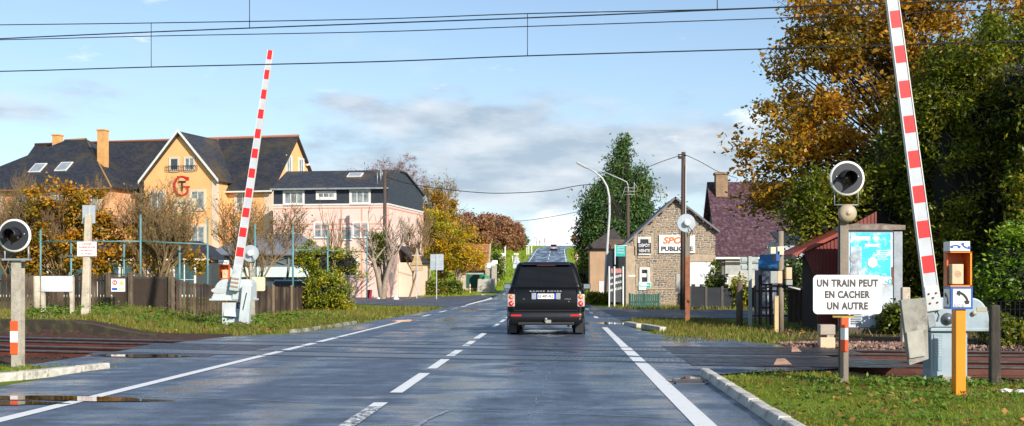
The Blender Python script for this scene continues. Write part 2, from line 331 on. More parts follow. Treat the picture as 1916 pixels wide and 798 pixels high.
rubber = mat('rubber_panel', (0.022, 0.022, 0.026), 0.42, (0.035, 0.035, 0.04), 3, 0.3, 60, world=True, rvar=0.15)
wire_m = mat('wire_black', (0.012, 0.013, 0.016), 0.5)
bark_dark = mat('dark_bark', (0.045, 0.032, 0.024), 0.9, (0.09, 0.07, 0.05), 5, 0.5, 20)
bark_grey = mat('grey_bark', (0.22, 0.17, 0.13), 0.9, (0.34, 0.27, 0.20), 5, 0.5, 20)
bark_warm = mat('warm_twig_bark', (0.26, 0.165, 0.075), 0.9, (0.18, 0.12, 0.06), 5)
bark_purple = mat('purplish_twigs', (0.36, 0.20, 0.18), 0.9, (0.17, 0.11, 0.10), 3)
lf_autumn = leafmat('autumn_orange_leaves', [(0.07, 0.10, 0.015), (0.18, 0.16, 0.016), (0.44, 0.23, 0.016), (0.60, 0.28, 0.02), (0.40, 0.12, 0.02)], 0.9, 0.35)
lf_autgreen = leafmat('turning_leaves', [(0.08, 0.085, 0.012), (0.18, 0.14, 0.018), (0.36, 0.21, 0.018), (0.56, 0.28, 0.020), (0.66, 0.31, 0.025)], 0.5, 0.4)
lf_dark = leafmat('dark_evergreen_leaves', [(0.035, 0.055, 0.008), (0.08, 0.11, 0.010), (0.14, 0.18, 0.012), (0.26, 0.27, 0.016), (0.28, 0.19, 0.02)], 0.5, 0.3, 0.35)
lf_laurel = leafmat('laurel_leaves', [(0.05, 0.11, 0.012), (0.12, 0.22, 0.018), (0.24, 0.36, 0.025), (0.34, 0.42, 0.03)], 0.8, 0.25, 0.35)
lf_conifer = leafmat('conifer_foliage', [(0.015, 0.042, 0.014), (0.036, 0.088, 0.020), (0.07, 0.14, 0.024), (0.13, 0.15, 0.03)], 0.6, 0.2, 0.6)
lf_russet = leafmat('russet_leaves', [(0.15, 0.12, 0.02), (0.28, 0.14, 0.06), (0.38, 0.15, 0.07), (0.34, 0.20, 0.11), (0.22, 0.10, 0.06)], 0.12, 0.3)
lf_willow = leafmat('yellow_green_leaves', [(0.16, 0.19, 0.015), (0.34, 0.30, 0.012), (0.56, 0.38, 0.010), (0.66, 0.34, 0.012), (0.56, 0.20, 0.012)], 0.2, 0.3)
lf_bush = leafmat('bush_leaves', [(0.05, 0.09, 0.01), (0.14, 0.19, 0.012), (0.34, 0.32, 0.016), (0.46, 0.34, 0.02)], 1.5, 0.25)
lf_hedge = leafmat('hedge_leaves', [(0.035, 0.075, 0.01), (0.09, 0.15, 0.014), (0.18, 0.21, 0.02), (0.24, 0.16, 0.03)], 0.8, 0.2)
lf_tuft = leafmat('sparse_twig_leaves', [(0.16, 0.13, 0.03), (0.26, 0.19, 0.04), (0.30, 0.20, 0.06)], 0.8, 0.3)
lf_birch = leafmat('purplish_twig_tips', [(0.20, 0.11, 0.11), (0.30, 0.16, 0.14), (0.26, 0.17, 0.14)], 0.8, 0.3)
grass_m = leafmat('grass_blades', [(0.08, 0.13, 0.008), (0.14, 0.21, 0.010), (0.24, 0.31, 0.014), (0.34, 0.33, 0.03), (0.30, 0.20, 0.07)], 0.5, 0.35, 0.55)
grass_dull = leafmat('dull_autumn_grass', [(0.055, 0.075, 0.010), (0.11, 0.13, 0.014), (0.18, 0.20, 0.02), (0.26, 0.20, 0.045), (0.20, 0.12, 0.05)], 0.35, 0.3, 0.6)
weed_m = leafmat('weed_leaves', [(0.05, 0.11, 0.012), (0.10, 0.20, 0.018), (0.18, 0.28, 0.03)], 2.0, 0.3, 0.45)
litter_m = leafmat('fallen_leaves', [(0.12, 0.06, 0.03), (0.30, 0.13, 0.04), (0.42, 0.20, 0.05), (0.10, 0.06, 0.04)], 2, 0.1, 0.6)
stone_dk = leafmat('rust_stained_ballast', [(0.02, 0.009, 0.007), (0.045, 0.018, 0.013), (0.08, 0.035, 0.025)], 1.5, 0, 0.9)
paling_m = leafmat('weathered_palings', [(0.022, 0.013, 0.010), (0.045, 0.028, 0.020), (0.075, 0.050, 0.034), (0.14, 0.10, 0.068)], 1.2, 0, 0.9)
stone_m = leafmat('ballast_stone', [(0.07, 0.05, 0.045), (0.14, 0.08, 0.065), (0.30, 0.17, 0.12), (0.36, 0.26, 0.22)], 1.5, 0, 0.85)

# ------------------------------------------------------------------ terrain
def sst(v, a, b):
    t = min(1, max(0, (v-a)/(b-a))); return t*t*(3-2*t)
def elev(Y):
    t = Y-90
    if t <= 0: e = 0
    elif t < 60: e = .058*t*t/120
    else: e = .058*(t-30)
    cap = 12.4
    if e > cap-1.5:
        k = e-(cap-1.5); e = cap-1.5+1.5*(1-math.exp(-k/1.5))
    return e
def trk(X):
    q = min(16, max(-16, X)); b = 19.6-.24*q+.006*q*q
    if X > 16: b += (X-16)*(-.24+.012*16)
    if X < -16: b += (X+16)*(-.24-.012*16)
    return b
RAILS = [0.0, 1.35, 3.15, 4.45]
def plat(X, Y): return 0.32*sst(-X-10.2-0.2*(Y-30), 0, 2.5)*sst(Y-trk(X), 6.6, 6.9)
def ground(X, Y):
    s = Y-trk(X)
    z = elev(Y)-0.03+plat(X, Y)
    if Y > 120 and X < -7.6: z += min(4.5, .36*(-7.6-X))*sst(Y, 125, 175)*(1-sst(Y, 285, 315))
    if Y > 120 and X > 5: z -= min(3.0, .12*(X-5))*sst(Y, 120, 160)*(1-sst(Y, 275, 305))
    if -4 < s < 6.4 and X > 4.4: z -= 0.17*sst(s, -3.6, -.9)*(1-sst(s, 5.2, 6.2))*min(1, (X-4.4)/.8)
    elif -1.2 < s < 6.4 and not (-8.4 < X < 4.4):
        out = min(1, max(0, (-8.4-X)/.6 if X < 0 else (X-4.4)/.6)) if True else 1
        z -= 0.17*sst(s, -1.1, -.6)*(1-sst(s, 5.2, 6.2))*out
    return z
def road_dx(Y): return max(0, Y-278)**2/330.0

gm = bpy.data.materials.new('ground_grass_and_dirt'); gm.use_nodes = True; t = gm.node_tree; b = t.nodes['Principled BSDF']; b.inputs['Roughness'].default_value = 0.95; b.inputs['Specular IOR Level'].default_value = 0.15
def tn(ty): return t.nodes.new(ty)
geo = tn('ShaderNodeNewGeometry')
def gnoise(s, det=8, ro=0.65):
    n = tn('ShaderNodeTexNoise'); n.inputs['Scale'].default_value = s; n.inputs['Detail'].default_value = det; n.inputs['Roughness'].default_value = ro; t.links.new(geo.outputs['Position'], n.inputs['Vector']); return n.outputs['Fac']
def gramp(v, cols):
    c_ = tn('ShaderNodeValToRGB'); e = c_.color_ramp.elements
    while len(e) < len(cols): e.new(.5)
    for i, (p, q) in enumerate(cols): e[i].position = p; e[i].color = (*q, 1)
    t.links.new(v, c_.inputs[0]); return c_.outputs[0]
gr = gramp(gnoise(1.3), [(0.30, (0.06, 0.09, 0.010)), (0.5, (0.14, 0.20, 0.012)), (0.62, (0.20, 0.25, 0.02)), (0.75, (0.20, 0.14, 0.05))])
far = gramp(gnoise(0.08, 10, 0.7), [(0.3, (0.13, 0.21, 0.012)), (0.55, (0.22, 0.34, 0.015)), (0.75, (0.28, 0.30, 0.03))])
dr = gramp(gnoise(9, 10, 0.8), [(0.3, (0.030, 0.018, 0.014)), (0.5, (0.075, 0.042, 0.032)), (0.66, (0.15, 0.09, 0.07)), (0.8, (0.30, 0.20, 0.16))])
sepg = tn('ShaderNodeSeparateXYZ'); t.links.new(geo.outputs['Position'], sepg.inputs[0])
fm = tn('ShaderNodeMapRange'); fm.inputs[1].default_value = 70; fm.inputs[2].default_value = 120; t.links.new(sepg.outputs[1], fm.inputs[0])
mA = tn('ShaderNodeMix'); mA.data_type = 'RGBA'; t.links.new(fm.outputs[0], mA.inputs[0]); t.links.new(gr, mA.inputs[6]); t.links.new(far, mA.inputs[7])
at = tn('ShaderNodeAttribute'); at.attribute_name = 'dirt'
ad = tn('ShaderNodeMath'); ad.operation = 'ADD'; n_ = gnoise(2.2, 8, 0.75); sb = tn('ShaderNodeMath'); sb.operation = 'MULTIPLY_ADD'; sb.inputs[1].default_value = 0.9; sb.inputs[2].default_value = -0.45; t.links.new(n_, sb.inputs[0])
t.links.new(at.outputs['Fac'], ad.inputs[0]); t.links.new(sb.outputs[0], ad.inputs[1])
mr = tn('ShaderNodeMapRange'); mr.inputs[1].default_value = 0.42; mr.inputs[2].default_value = 0.58; t.links.new(ad.outputs[0], mr.inputs[0])
mB = tn('ShaderNodeMix'); mB.data_type = 'RGBA'; t.links.new(mr.outputs[0], mB.inputs[0]); t.links.new(mA.outputs[2], mB.inputs[6]); t.links.new(dr, mB.inputs[7])
t.links.new(mB.outputs[2], b.inputs['Base Color'])
bp = tn('ShaderNodeBump'); bp.inputs['Strength'].default_value = 0.8; bp.inputs['Distance'].default_value = 0.04; t.links.new(gnoise(14, 8, 0.8), bp.inputs['Height']); t.links.new(bp.outputs[0], b.inputs['Normal'])

def dirtness(X, Y):
    s = Y-trk(X); d = 0.12
    if Y < 70:
        if -1.5 < s < 6.6: d = 1.0
        if X < -8 and 6.6 <= s < 8.6: d = .75 if X < -8 else d
        if X < -8 and -3.0 < s <= -1.5: d = 0.75
        if X > 5 and 5.2 <= s < 15: d = 0.62
        if X > 9: d = max(d, 0.55)
        if X > 2 and -12 < s < -1.5: d = max(d, 0.46-.10*sst(-s, 3, 6))
        if X > 2 and -1.9 < s <= -1.5: d = .9
    elif Y > 130 and X < -7.0: d = .2
    return d
xs = list(np.concatenate([[-900, -500, -300, -200, -140], np.arange(-110, -30, 6), np.arange(-30, -16, 1.0), np.arange(-16, 12, 0.35), np.arange(12, 30, 1.0), np.arange(30, 110, 6), [140, 200, 300, 500, 900]]))
ys = list(np.concatenate([[-60, -20, 0], np.arange(4, 46, 0.35), np.arange(46, 90, 1.5), np.arange(90, 360, 4), [380, 450, 600, 900, 1500, 3000]]))
gv = [(x, y, ground(x, y)) for y in ys for x in xs]; nx = len(xs)
gf = [(j*nx+i, j*nx+i+1, (j+1)*nx+i+1, (j+1)*nx+i) for j in range(len(ys)-1) for i in range(nx-1)]
me = bpy.data.meshes.new('ground'); me.from_pydata(gv, [], gf); me.materials.append(gm)
a_ = me.attributes.new('dirt', 'FLOAT', 'POINT'); a_.data.foreach_set('value', [dirtness(v[0], v[1]) for v in gv])
me.polygons.foreach_set('use_smooth', [True]*len(gf))
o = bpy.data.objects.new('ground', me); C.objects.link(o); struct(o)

# ------------------------------------------------------------------ wet asphalt
def asphalt(name, base=0.050, wet=0.5, lo=0.10, hi=0.50, tint=(0.95, 1.0, 1.12)):
    m = bpy.data.materials.new(name); m.use_nodes = True; t = m.node_tree; b = t.nodes['Principled BSDF']
    g = t.nodes.new('ShaderNodeNewGeometry')
    def mp(sx, sy):
        n = t.nodes.new('ShaderNodeMapping'); n.inputs['Scale'].default_value = (sx, sy, 1); t.links.new(g.outputs['Position'], n.inputs[0]); return n.outputs[0]
    def nz(v, s, det=6, ro=0.6, di=0):
        n = t.nodes.new('ShaderNodeTexNoise'); n.inputs['Scale'].default_value = s; n.inputs['Detail'].default_value = det; n.inputs['Roughness'].default_value = ro; n.inputs['Distortion'].default_value = di; t.links.new(v, n.inputs['Vector']); return n.outputs['Fac']
    def mrg(v, a, b_, c_, d_):
        n = t.nodes.new('ShaderNodeMapRange'); n.inputs[1].default_value = a; n.inputs[2].default_value = b_; n.inputs[3].default_value = c_; n.inputs[4].default_value = d_; t.links.new(v, n.inputs[0]); return n.outputs[0]
    grain = nz(mp(1, 1), 30, 8, 0.9); patch = nz(mp(0.38, 0.95), 1.0, 9, 0.70, 0.5); broad = nz(mp(0.9, 0.10), 1.0, 4, 0.5)
    mid = nz(mp(1.2, 1.2), 1.6, 8, 0.75)
    cr = t.nodes.new('ShaderNodeValToRGB'); e = cr.color_ramp.elements; e[0].position = 0.40; e[1].position = 0.62
    k = base; e[0].color = (k*.35*tint[0], k*.35*tint[1], k*.38*tint[2], 1); e[1].color = (k*2.1*tint[0], k*2.1*tint[1], k*2.2*tint[2], 1)
    t.links.new(grain, cr.inputs[0])
    mx = t.nodes.new('ShaderNodeMix'); mx.data_type = 'RGBA'; mx.blend_type = 'MULTIPLY'; mx.inputs[0].default_value = 1; t.links.new(cr.outputs[0], mx.inputs[6])
    sh = t.nodes.new('ShaderNodeCombineXYZ'); v = mrg(mid, 0.32, 0.68, 0.42, 1.6)
    for i in range(3): t.links.new(v, sh.inputs[i])
    t.links.new(sh.outputs[0], mx.inputs[7]); t.links.new(mx.outputs[2], b.inputs['Base Color'])
    ad = t.nodes.new('ShaderNodeMath'); ad.operation = 'MULTIPLY_ADD'; ad.inputs[1].default_value = 0.6; t.links.new(broad, ad.inputs[0]); ml = t.nodes.new('ShaderNodeMath'); ml.operation = 'MULTIPLY'; ml.inputs[1].default_value = 0.7
    t.links.new(patch, ml.inputs[0]); t.links.new(ml.outputs[0], ad.inputs[2])
    w = mrg(ad.outputs[0], wet, wet+0.13, 0, 1)      # 0 = film of water, 1 = merely damp
    rg = t.nodes.new('ShaderNodeMath'); rg.operation = 'MULTIPLY_ADD'; rg.inputs[1].default_value = hi-lo; rg.inputs[2].default_value = lo; t.links.new(w, rg.inputs[0])
    t.links.new(rg.outputs[0], b.inputs['Roughness'])
    b.inputs['Specular IOR Level'].default_value = 0.5
    bs = t.nodes.new('ShaderNodeMath'); bs.operation = 'MULTIPLY_ADD'; bs.inputs[1].default_value = 0.65; bs.inputs[2].default_value = 0.25; t.links.new(w, bs.inputs[0])
    bp = t.nodes.new('ShaderNodeBump'); bp.inputs['Distance'].default_value = 0.006; t.links.new(bs.outputs[0], bp.inputs['Strength']); t.links.new(grain, bp.inputs['Height'])
    t.links.new(bp.outputs[0], b.inputs['Normal'])
    return m
asph = asphalt('wet_asphalt', 0.074, 0.56, 0.13, 0.50, (0.78, 1.02, 1.36))  # both tints put the blue of reflected sky into the base colour
asph2 = asphalt('side_asphalt', 0.065, 0.50, 0.3, 0.6, (0.88, 1.0, 1.22))
def paintmat(name, lo, hi, col=(0.78, 0.78, 0.76)):
    m = bpy.data.materials.new(name); m.use_nodes = True; t = m.node_tree; b = t.nodes['Principled BSDF']; g = t.nodes.new('ShaderNodeNewGeometry')
    n = t.nodes.new('ShaderNodeTexNoise'); n.inputs['Scale'].default_value = 14; n.inputs['Detail'].default_value = 8; n.inputs['Roughness'].default_value = 0.75; t.links.new(g.outputs['Position'], n.inputs['Vector'])
    mr = t.nodes.new('ShaderNodeMapRange'); mr.inputs[1].default_value = lo; mr.inputs[2].default_value = hi; t.links.new(n.outputs['Fac'], mr.inputs[0])
    mx = t.nodes.new('ShaderNodeMix'); mx.data_type = 'RGBA'; mx.inputs[6].default_value = (*col, 1); mx.inputs[7].default_value = (0.06, 0.062, 0.07, 1); t.links.new(mr.outputs[0], mx.inputs[0]); t.links.new(mx.outputs[2], b.inputs['Base Color'])
    b.inputs['Roughness'].default_value = 0.45; return m
paint = paintmat('road_paint', 0.60, 0.66); paint_worn = paintmat('worn_road_paint', 0.46, 0.52)

def strip(name, rows, m, z=0.0, step=1.0, bend=True, struct_=True, jag=0.0):
    v = []; f = []
    for i in range(len(rows)-1):
        (y0, a0, b0), (y1, a1, b1) = rows[i], rows[i+1]; n = max(1, int((y1-y0)/step))
        for k in range(n+(1 if i == len(rows)-2 else 0)):
            t_ = k/n; y = y0+(y1-y0)*t_; dx = road_dx(y) if bend else 0
            xa = a0+(a1-a0)*t_+dx; xb = b0+(b1-b0)*t_+dx
            if jag: xa += rnd.uniform(-jag, jag); xb += rnd.uniform(-jag, jag)
            v.append((xa, y, elev(y)+z)); v.append((xb, y, elev(y)+z))
    f = [(2*i, 2*i+1, 2*i+3, 2*i+2) for i in range(len(v)//2-1)]
    me = bpy.data.meshes.new(name); me.from_pydata(v, [], f); me.materials.append(m); o = bpy.data.objects.new(name, me); C.objects.link(o)
    return struct(o) if struct_ else o
strip('road', [(-20, -7.2, 2.0), (16.6, -7.0, 2.05), (17.2, -6.95, 2.9), (17.7, -7.6, 4.0), (18.6, -8.4, 4.9), (24.5, -8.4, 4.6), (27.5, -8.2, 4.0), (29, -7.9, 3.0), (30, -6.9, 2.4), (34, -6.45, 2.15), (64, -5.95, 1.95), (100, -5.9, 1.7), (200, -5.85, 1.6), (335, -5.8, 1.6), (352, -5.8, 1.6)], asph, 0.0, 0.5, jag=0.03)
# right side road leading off to the right, left one leading off to the left
def sheet(name, pts, m, z=0.0):
    me = bpy.data.meshes.new(name); me.from_pydata([(x, y, elev(y)+z) for x, y in pts], [], [tuple(range(len(pts)))]); me.materials.append(m)
    o = bpy.data.objects.new(name, me); C.objects.link(o); return struct(o)
sheet('side_road', [(1.6, 40.5), (3.0, 42.0), (5.5, 43.5), (40, 48), (40, 60), (9, 57.5), (4, 58.5), (1.6, 66)], asph2, -0.008)
sheet('side_road', [(-5.7, 64), (-8, 66), (-13, 74), (-30, 88), (-60, 100), (-60, 104), (-26, 101), (-10, 106), (-5.7, 112)], asph2, -0.008)

# painted lines (each one a piece of the setting)
def line(x, y0, y1, w, m=paint, z=0.006): return strip('road_marking', [(y0, x-w/2, x+w/2), (y1, x-w/2, x+w/2)], m, z, 4.0, jag=0.006)
line(1.33, 2, 23.6, .20); line(1.33, 23.72, 34.4, .17)
line(-5.29, 2, 22.3, .17); line(-5.29, 22.7, 25.4, .17); line(-5.29, 25.9, 27.9, .17); line(-5.29, 28.2, 41.6, .15)
line(-1.93, 9.0, 12.35, .15, paint_worn); line(-1.93, 12.35, 12.75, .15)
for a, b_ in ((13.9, 16.9), (17.8, 20.0), (20.9, 22.7), (24.2, 26.3), (27.4, 30.4)): line(-1.93, a, b_, .15)
for k in range(5): line(-1.93, 34.5+k*4.4, 37.4+k*4.4, .13)
for a, b_ in ((45.5, 48.2), (52, 55.2), (58, 61.2), (63.5, 68)): line(-5.29, a, b_, .15)
for a, b_ in ((43.5, 46), (49.5, 52.5), (56, 59.5)): line(1.40, a, b_, .15)
sheet('road_marking', [(-5.6, 70), (-5.35, 70), (-5.35, 95), (-6.4, 108), (-7.4, 112), (-5.9, 92)], paint, 0.006)
line(1.25, 95, 330, .16); line(-5.3, 112, 330, .16)
for k in range(14): line(-2.0, 60+k*19.5, 60+k*19.5+12, .15)
# seam across the road, pale film of mud in cracks, edge of an old patch
seam = mat('pale_seam', (0.26, 0.30, 0.34), 0.3, (0.10, 0.11, 0.13), 6, world=True)
def polyline(name, pts, w, m, z=0.005, jit=0.0, n=30):
    v = []; P_ = []
    for i in range(len(pts)-1):
        for k in range(n): t_ = k/n; P_.append((pts[i][0]+(pts[i+1][0]-pts[i][0])*t_+rnd.uniform(-jit, jit), pts[i][1]+(pts[i+1][1]-pts[i][1])*t_+rnd.uniform(-jit, jit)))
    P_.append(pts[-1])
    for i, (x, y) in enumerate(P_):
        a = P_[max(0, i-1)]; b_ = P_[min(len(P_)-1, i+1)]; d = Vector((b_[0]-a[0], b_[1]-a[1])); d.normalize(); nrm = Vector((-d.y, d.x))*w*rnd.uniform(.4, 1)/2
        v += [(x+nrm.x, y+nrm.y, elev(y)+z), (x-nrm.x, y-nrm.y, elev(y)+z)]
    me = bpy.data.meshes.new(name); me.from_pydata(v, [], [(2*i, 2*i+1, 2*i+3, 2*i+2) for i in range(len(P_)-1)]); me.materials.append(m); o = bpy.data.objects.new(name, me); C.objects.link(o); return struct(o)
polyline('road_seam', [(-6.6, 14.0), (-3.3, 13.0), (-0.9, 12.0), (1.1, 11.3)], .035, seam, 0.005, .012)
polyline('road_seam', [(-5.2, 10.3), (-1.4, 10.9)], .02, seam, 0.005, .02)
for k, (pts) in enumerate((((-.18, 15.2), (-.20, 13.9), (-.26, 12.6), (-.30, 11.2)), ((-.02, 20.5), (-.06, 18.6), (-.04, 17.0)), ((-.14, 17.3), (-.22, 14.8)))):
    polyline('road_crack', pts, .014, seam, 0.005, .03, 12)
polyline('road_marking', [(-1.35, 9.8), (-1.25, 11.2), (-1.12, 12.0)], .07, seam, 0.005, .008)

# water
water = bpy.data.materials.new('puddle_water'); water.use_nodes = True; wb = water.node_tree.nodes['Principled BSDF']
wb.inputs['Base Color'].default_value = (0.012, 0.014, 0.016, 1); wb.inputs['Roughness'].default_value = 0.03; wb.inputs['Specular IOR Level'].default_value = 0.9
def puddle(cx, cy, rx, ry, seed, z=0.009, rot=0.0):
    r_ = random.Random(seed); pts = []; ph = [r_.uniform(0, 6) for _ in range(4)]
    for k in range(48):
        a = 2*math.pi*k/48; q = 1+.22*math.sin(2*a+ph[0])+.14*math.sin(3*a+ph[1])+.08*math.sin(7*a+ph[2])
        x = rx*q*math.cos(a); y = ry*q*math.sin(a)*(1 if abs(math.cos(a)) < .9 else .7); pts.append((cx+x*math.cos(rot)-y*math.sin(rot), cy+x*math.sin(rot)+y*math.cos(rot)))
    me = bpy.data.meshes.new('puddle'); me.from_pydata([(x, y, elev(y)+z) for x, y in pts], [], [tuple(range(48))]); me.materials.append(water); o = bpy.data.objects.new('puddle', me); C.objects.link(o); struct(o, 'rain puddle')
puddle(-5.75, 13.2, 1.2, .30, 3, rot=-0.15); puddle(-6.5, 12.7, 1.0, .25, 8, rot=-.1); puddle(-7.45, 20.9, .9, .36, 5); puddle(-5.35, 40.2, .48, .85, 6); puddle(1.75, 37.6, .5, 1.0, 9)
puddle(1.72, 15.7, .22, .5, 14)

# ------------------------------------------------------------------ railway: rails, crossing deck, ballast
def rail_pts(off, x0, x1, st=0.5):
    n = int((x1-x0)/st); return [(x0+(x1-x0)*i/n, trk(x0+(x1-x0)*i/n)+off) for i in range(n+1)]
def extrude_path(mb, pts, prof, zf, mi=0):
    o = []
    for i, (x, y) in enumerate(pts):
        a = pts[max(0, i-1)]; b_ = pts[min(len(pts)-1, i+1)]; d = Vector((b_[0]-a[0], b_[1]-a[1])).normalized(); nr = Vector((-d.y, d.x))
        for (u, w_) in prof: o.append((x+nr.x*u, y+nr.y*u, zf(x, y)+w_))
    k = len(prof); fs = [(i*k+j, i*k+(j+1) % k, (i+1)*k+(j+1) % k, (i+1)*k+j) for i in range(len(pts)-1) for j in range(k)]
    mb.add(o, fs+[tuple(range(k)), tuple(range((len(pts)-1)*k, len(pts)*k))], mi)
prof_foot = [(-.07, -.17), (-.07, -.15), (-.012, -.13), (-.012, -.045), (-.036, -.03), (.036, -.03), (.012, -.045), (.012, -.13), (.07, -.15), (.07, -.17)]
for nm, (ra, rb_), lab in (('railway_track', (0, 1), 'rusty railway track nearer the camera crossing the road'), ('railway_track', (2, 3), 'rusty railway track farther from the camera crossing the road')):
    T = thing(nm, lab, 'railway track', (0, trk(0)+RAILS[ra], 0), group='parallel railway tracks over the road')
    for r_ in (ra, rb_):
        mb = MB(); y0 = trk(0)+RAILS[ra]
        pts = [(x, y-y0) for x, y in rail_pts(RAILS[r_], -60, 60)]
        extrude_path(mb, pts, prof_foot, lambda x, y: 0.008)
        extrude_path(mb, pts, [(-.036, -.03), (-.036, -.004), (-.02, 0), (.02, 0), (.036, -.004), (.036, -.03)], lambda x, y: 0.008, 1)
        mb.build('rail', [rail_rust, rail_head], T)
    mb = MB()
    for i in range(-66, 67):
        x = i*.6
        if -8.3 < x < 4.3: continue
        mb.box((x, trk(x)+(RAILS[ra]+RAILS[rb_])/2-y0, -.20), (.25, 2.1, .06), 0, rz=math.atan(-.24+.012*max(-16, min(16, x))))
    sl = mb.build('sleeper_row', wood_dark, T)
    # girder-like rusty check rails and cable trough beside the outer rail seen to the right and left of the road
    mb = MB()
    for xa, xb in ((-60, -8.6), (4.7, 60)):
        pts = [(x, y-y0) for x, y in rail_pts(RAILS[rb_]-.16, xa, xb)]
        extrude_path(mb, pts, prof_foot, lambda x, y: 0.0)
    mb.build('check_rail', rail_rust, T)
# flangeway grooves: dark strips beside each rail on the road
groove = mat('flangeway_rubber', (0.006, 0.006, 0.007), 0.6)
def band(name, o0, o1, x0, x1, m, z, jag=0):
    v = []
    for (x, y) in rail_pts(0, x0, x1): v += [(x, y+o0, z), (x, y+o1, z)]
    me = bpy.data.meshes.new(name); me.from_pydata(v, [], [(2*i, 2*i+1, 2*i+3, 2*i+2) for i in range(len(v)//2-1)]); me.materials.append(m); o = bpy.data.objects.new(name, me); C.objects.link(o); return struct(o)
for i, r_ in enumerate(RAILS):
    s_ = 1 if i % 2 == 0 else -1
    band('flangeway', r_+s_*.037, r_+s_*.10, -8.4, 4.4, groove, 0.0095)
    band('flangeway', r_-s_*.037, r_-s_*.05, -8.4, 4.4, groove, 0.0095)
# patterned deck plates between the rails
deck = bpy.data.materials.new('studded_deck'); deck.use_nodes = True; t = deck.node_tree; b = t.nodes['Principled BSDF']; b.inputs['Roughness'].default_value = 0.32; b.inputs['Base Color'].default_value = (0.035, 0.04, 0.05, 1)
g = t.nodes.new('ShaderNodeNewGeometry'); mp = t.nodes.new('ShaderNodeMapping'); mp.inputs['Scale'].default_value = (11, 5.5, 1); mp.inputs['Rotation'].default_value = (0, 0, 0.2); t.links.new(g.outputs['Position'], mp.inputs[0])
vo = t.nodes.new('ShaderNodeTexVoronoi'); vo.inputs['Scale'].default_value = 1; vo.inputs['Randomness'].default_value = 0.0; t.links.new(mp.outputs[0], vo.inputs['Vector'])
cr = t.nodes.new('ShaderNodeValToRGB'); cr.color_ramp.elements[0].position = 0.28; cr.color_ramp.elements[1].position = 0.36; cr.color_ramp.elements[0].color = (0.14, 0.17, 0.21, 1); cr.color_ramp.elements[1].color = (0.045, 0.052, 0.066, 1); t.links.new(vo.outputs['Distance'], cr.inputs[0])
t.links.new(cr.outputs[0], b.inputs['Base Color']); bp = t.nodes.new('ShaderNodeBump'); bp.inputs['Strength'].default_value = 0.5; bp.inputs['Distance'].default_value = 0.01; bp.invert = True; t.links.new(vo.outputs['Distance'], bp.inputs['Height']); t.links.new(bp.outputs[0], b.inputs['Normal'])
for a, b_ in ((.13, 1.22), (3.28, 4.32)): band('crossing_deck', a, b_, -8.3, 4.5, deck, 0.005)
for a, b_ in ((-.62, -.05), (1.42, 1.98), (2.5, 3.08), (4.52, 5.1)): band('crossing_deck', a, b_, 2.1, 5.3, rubber, 0.008)
for a, b_ in ((.13, 1.22), (3.28, 4.32)): band('crossing_deck', a, b_, 2.1, 5.6, rubber, 0.008)
band('crossing_deck', 1.42, 3.08, -8.6, -5.9, rubber, 0.0045); band('crossing_deck', -.7, -.05, -8.6, -6.2, rubber, 0.0045)
# ballast stones beside the track
def stones(name, n, xr, sr, size, label):
    V = []
    for k in range(n):
        x = rnd.uniform(*xr); y = trk(x)+rnd.uniform(*sr); s_ = rnd.uniform(.5, 1.3)*size; z = ground(x, y)+s_*.2
        p = [Vector(d).normalized()*s_*rnd.uniform(.6, 1.1) for d in ((1, 0, -.2), (-1, 0, -.2), (0, 1, -.2), (0, -1, -.2), (0, 0, 1), (.7, .7, .4), (-.6, .5, .5))]
        e = Euler((rnd.uniform(-.5, .5), rnd.uniform(-.5, .5), rnd.uniform(0, 6))).to_matrix(); p = [e @ q+Vector((x, y, z)) for q in p]
        V.append(p)
    mb = MB()
    for p in V: mb.add(p, [(0, 2, 5), (2, 4, 5), (0, 5, 4), (2, 1, 6), (2, 6, 4), (1, 3, 6), (3, 4, 6), (3, 0, 4)])
    return stuff(mb.build(name, stone_m if name == 'ballast_stones' else stone_dk), label, 'ballast')
stones('ballast_stones', 5200, (4.8, 16), (4.9, 7.6), .05, 'reddish brown ballast stones beyond the tracks on the right')
stones('track_ballast', 2600, (4.8, 14), (-.9, 4.7), .03, 'brown ballast between the rails on the right')
stones('track_ballast', 3000, (-16, -8.4), (-1.9, 4.7), .03, 'dark brown ballast between the rails on the left')
# platform edge on the far left
mb = MB()
pts = [(x, trk(x)+6.6) for x in np.arange(-40, -9.6, .5)]
v = []
for x, y in pts: v += [(x, y, -.25), (x, y, plat(x, y+.5)+.02), (x, y+.35, plat(x, y+.6)+.02)]
mb.add(v, [(3*i, 3*i+3, 3*i+4, 3*i+1) for i in range(len(pts)-1)]+[(3*i+1, 3*i+4, 3*i+5, 3*i+2) for i in range(len(pts)-1)])
struct(mb.build('platform_edge', mat('platform_earth', (0.035, 0.027, 0.02), 0.95, (0.06, 0.05, 0.025), 3, 0.7, 20, dirt=(0.12, 0.12, 0.03), dscale=3)))

# ------------------------------------------------------------------ kerbs
kerb_mossy = mat('mossy_kerb', (0.36, 0.33, 0.27), .85, (0.22, 0.20, 0.15), 5, .5, 30, dirt=(0.06, 0.08, 0.02), dscale=3, dlo=.45, dhi=.6)
def kerb(pts, w, h, m, group, label, gap=.03, side=1, zb=-.04):
    """row of stones between points, each stone its own thing"""
    for i in range(len(pts)-1):
        a = Vector(pts[i]); b_ = Vector(pts[i+1]); d = b_-a; ln = d.length-gap; T = math.atan2(d.y, d.x)
        mb = MB(); mb.hexa([(0, 0, zb), (ln, 0, zb), (ln, w, zb), (0, w, zb), (0, .02, h+rnd.uniform(-.008, .008)), (ln, .02, h+rnd.uniform(-.008, .008)), (ln, w, h), (0, w, h)])
        o = mb.build('kerb_stone', m, bevel=.015); o.location = (a.x, a.y, elev(a.y)); o.rotation_euler = (rnd.uniform(-.03, .03), rnd.uniform(-.01, .01), T)
        tag(o, label, 'kerb stone', group, 'structure'); del o['category']
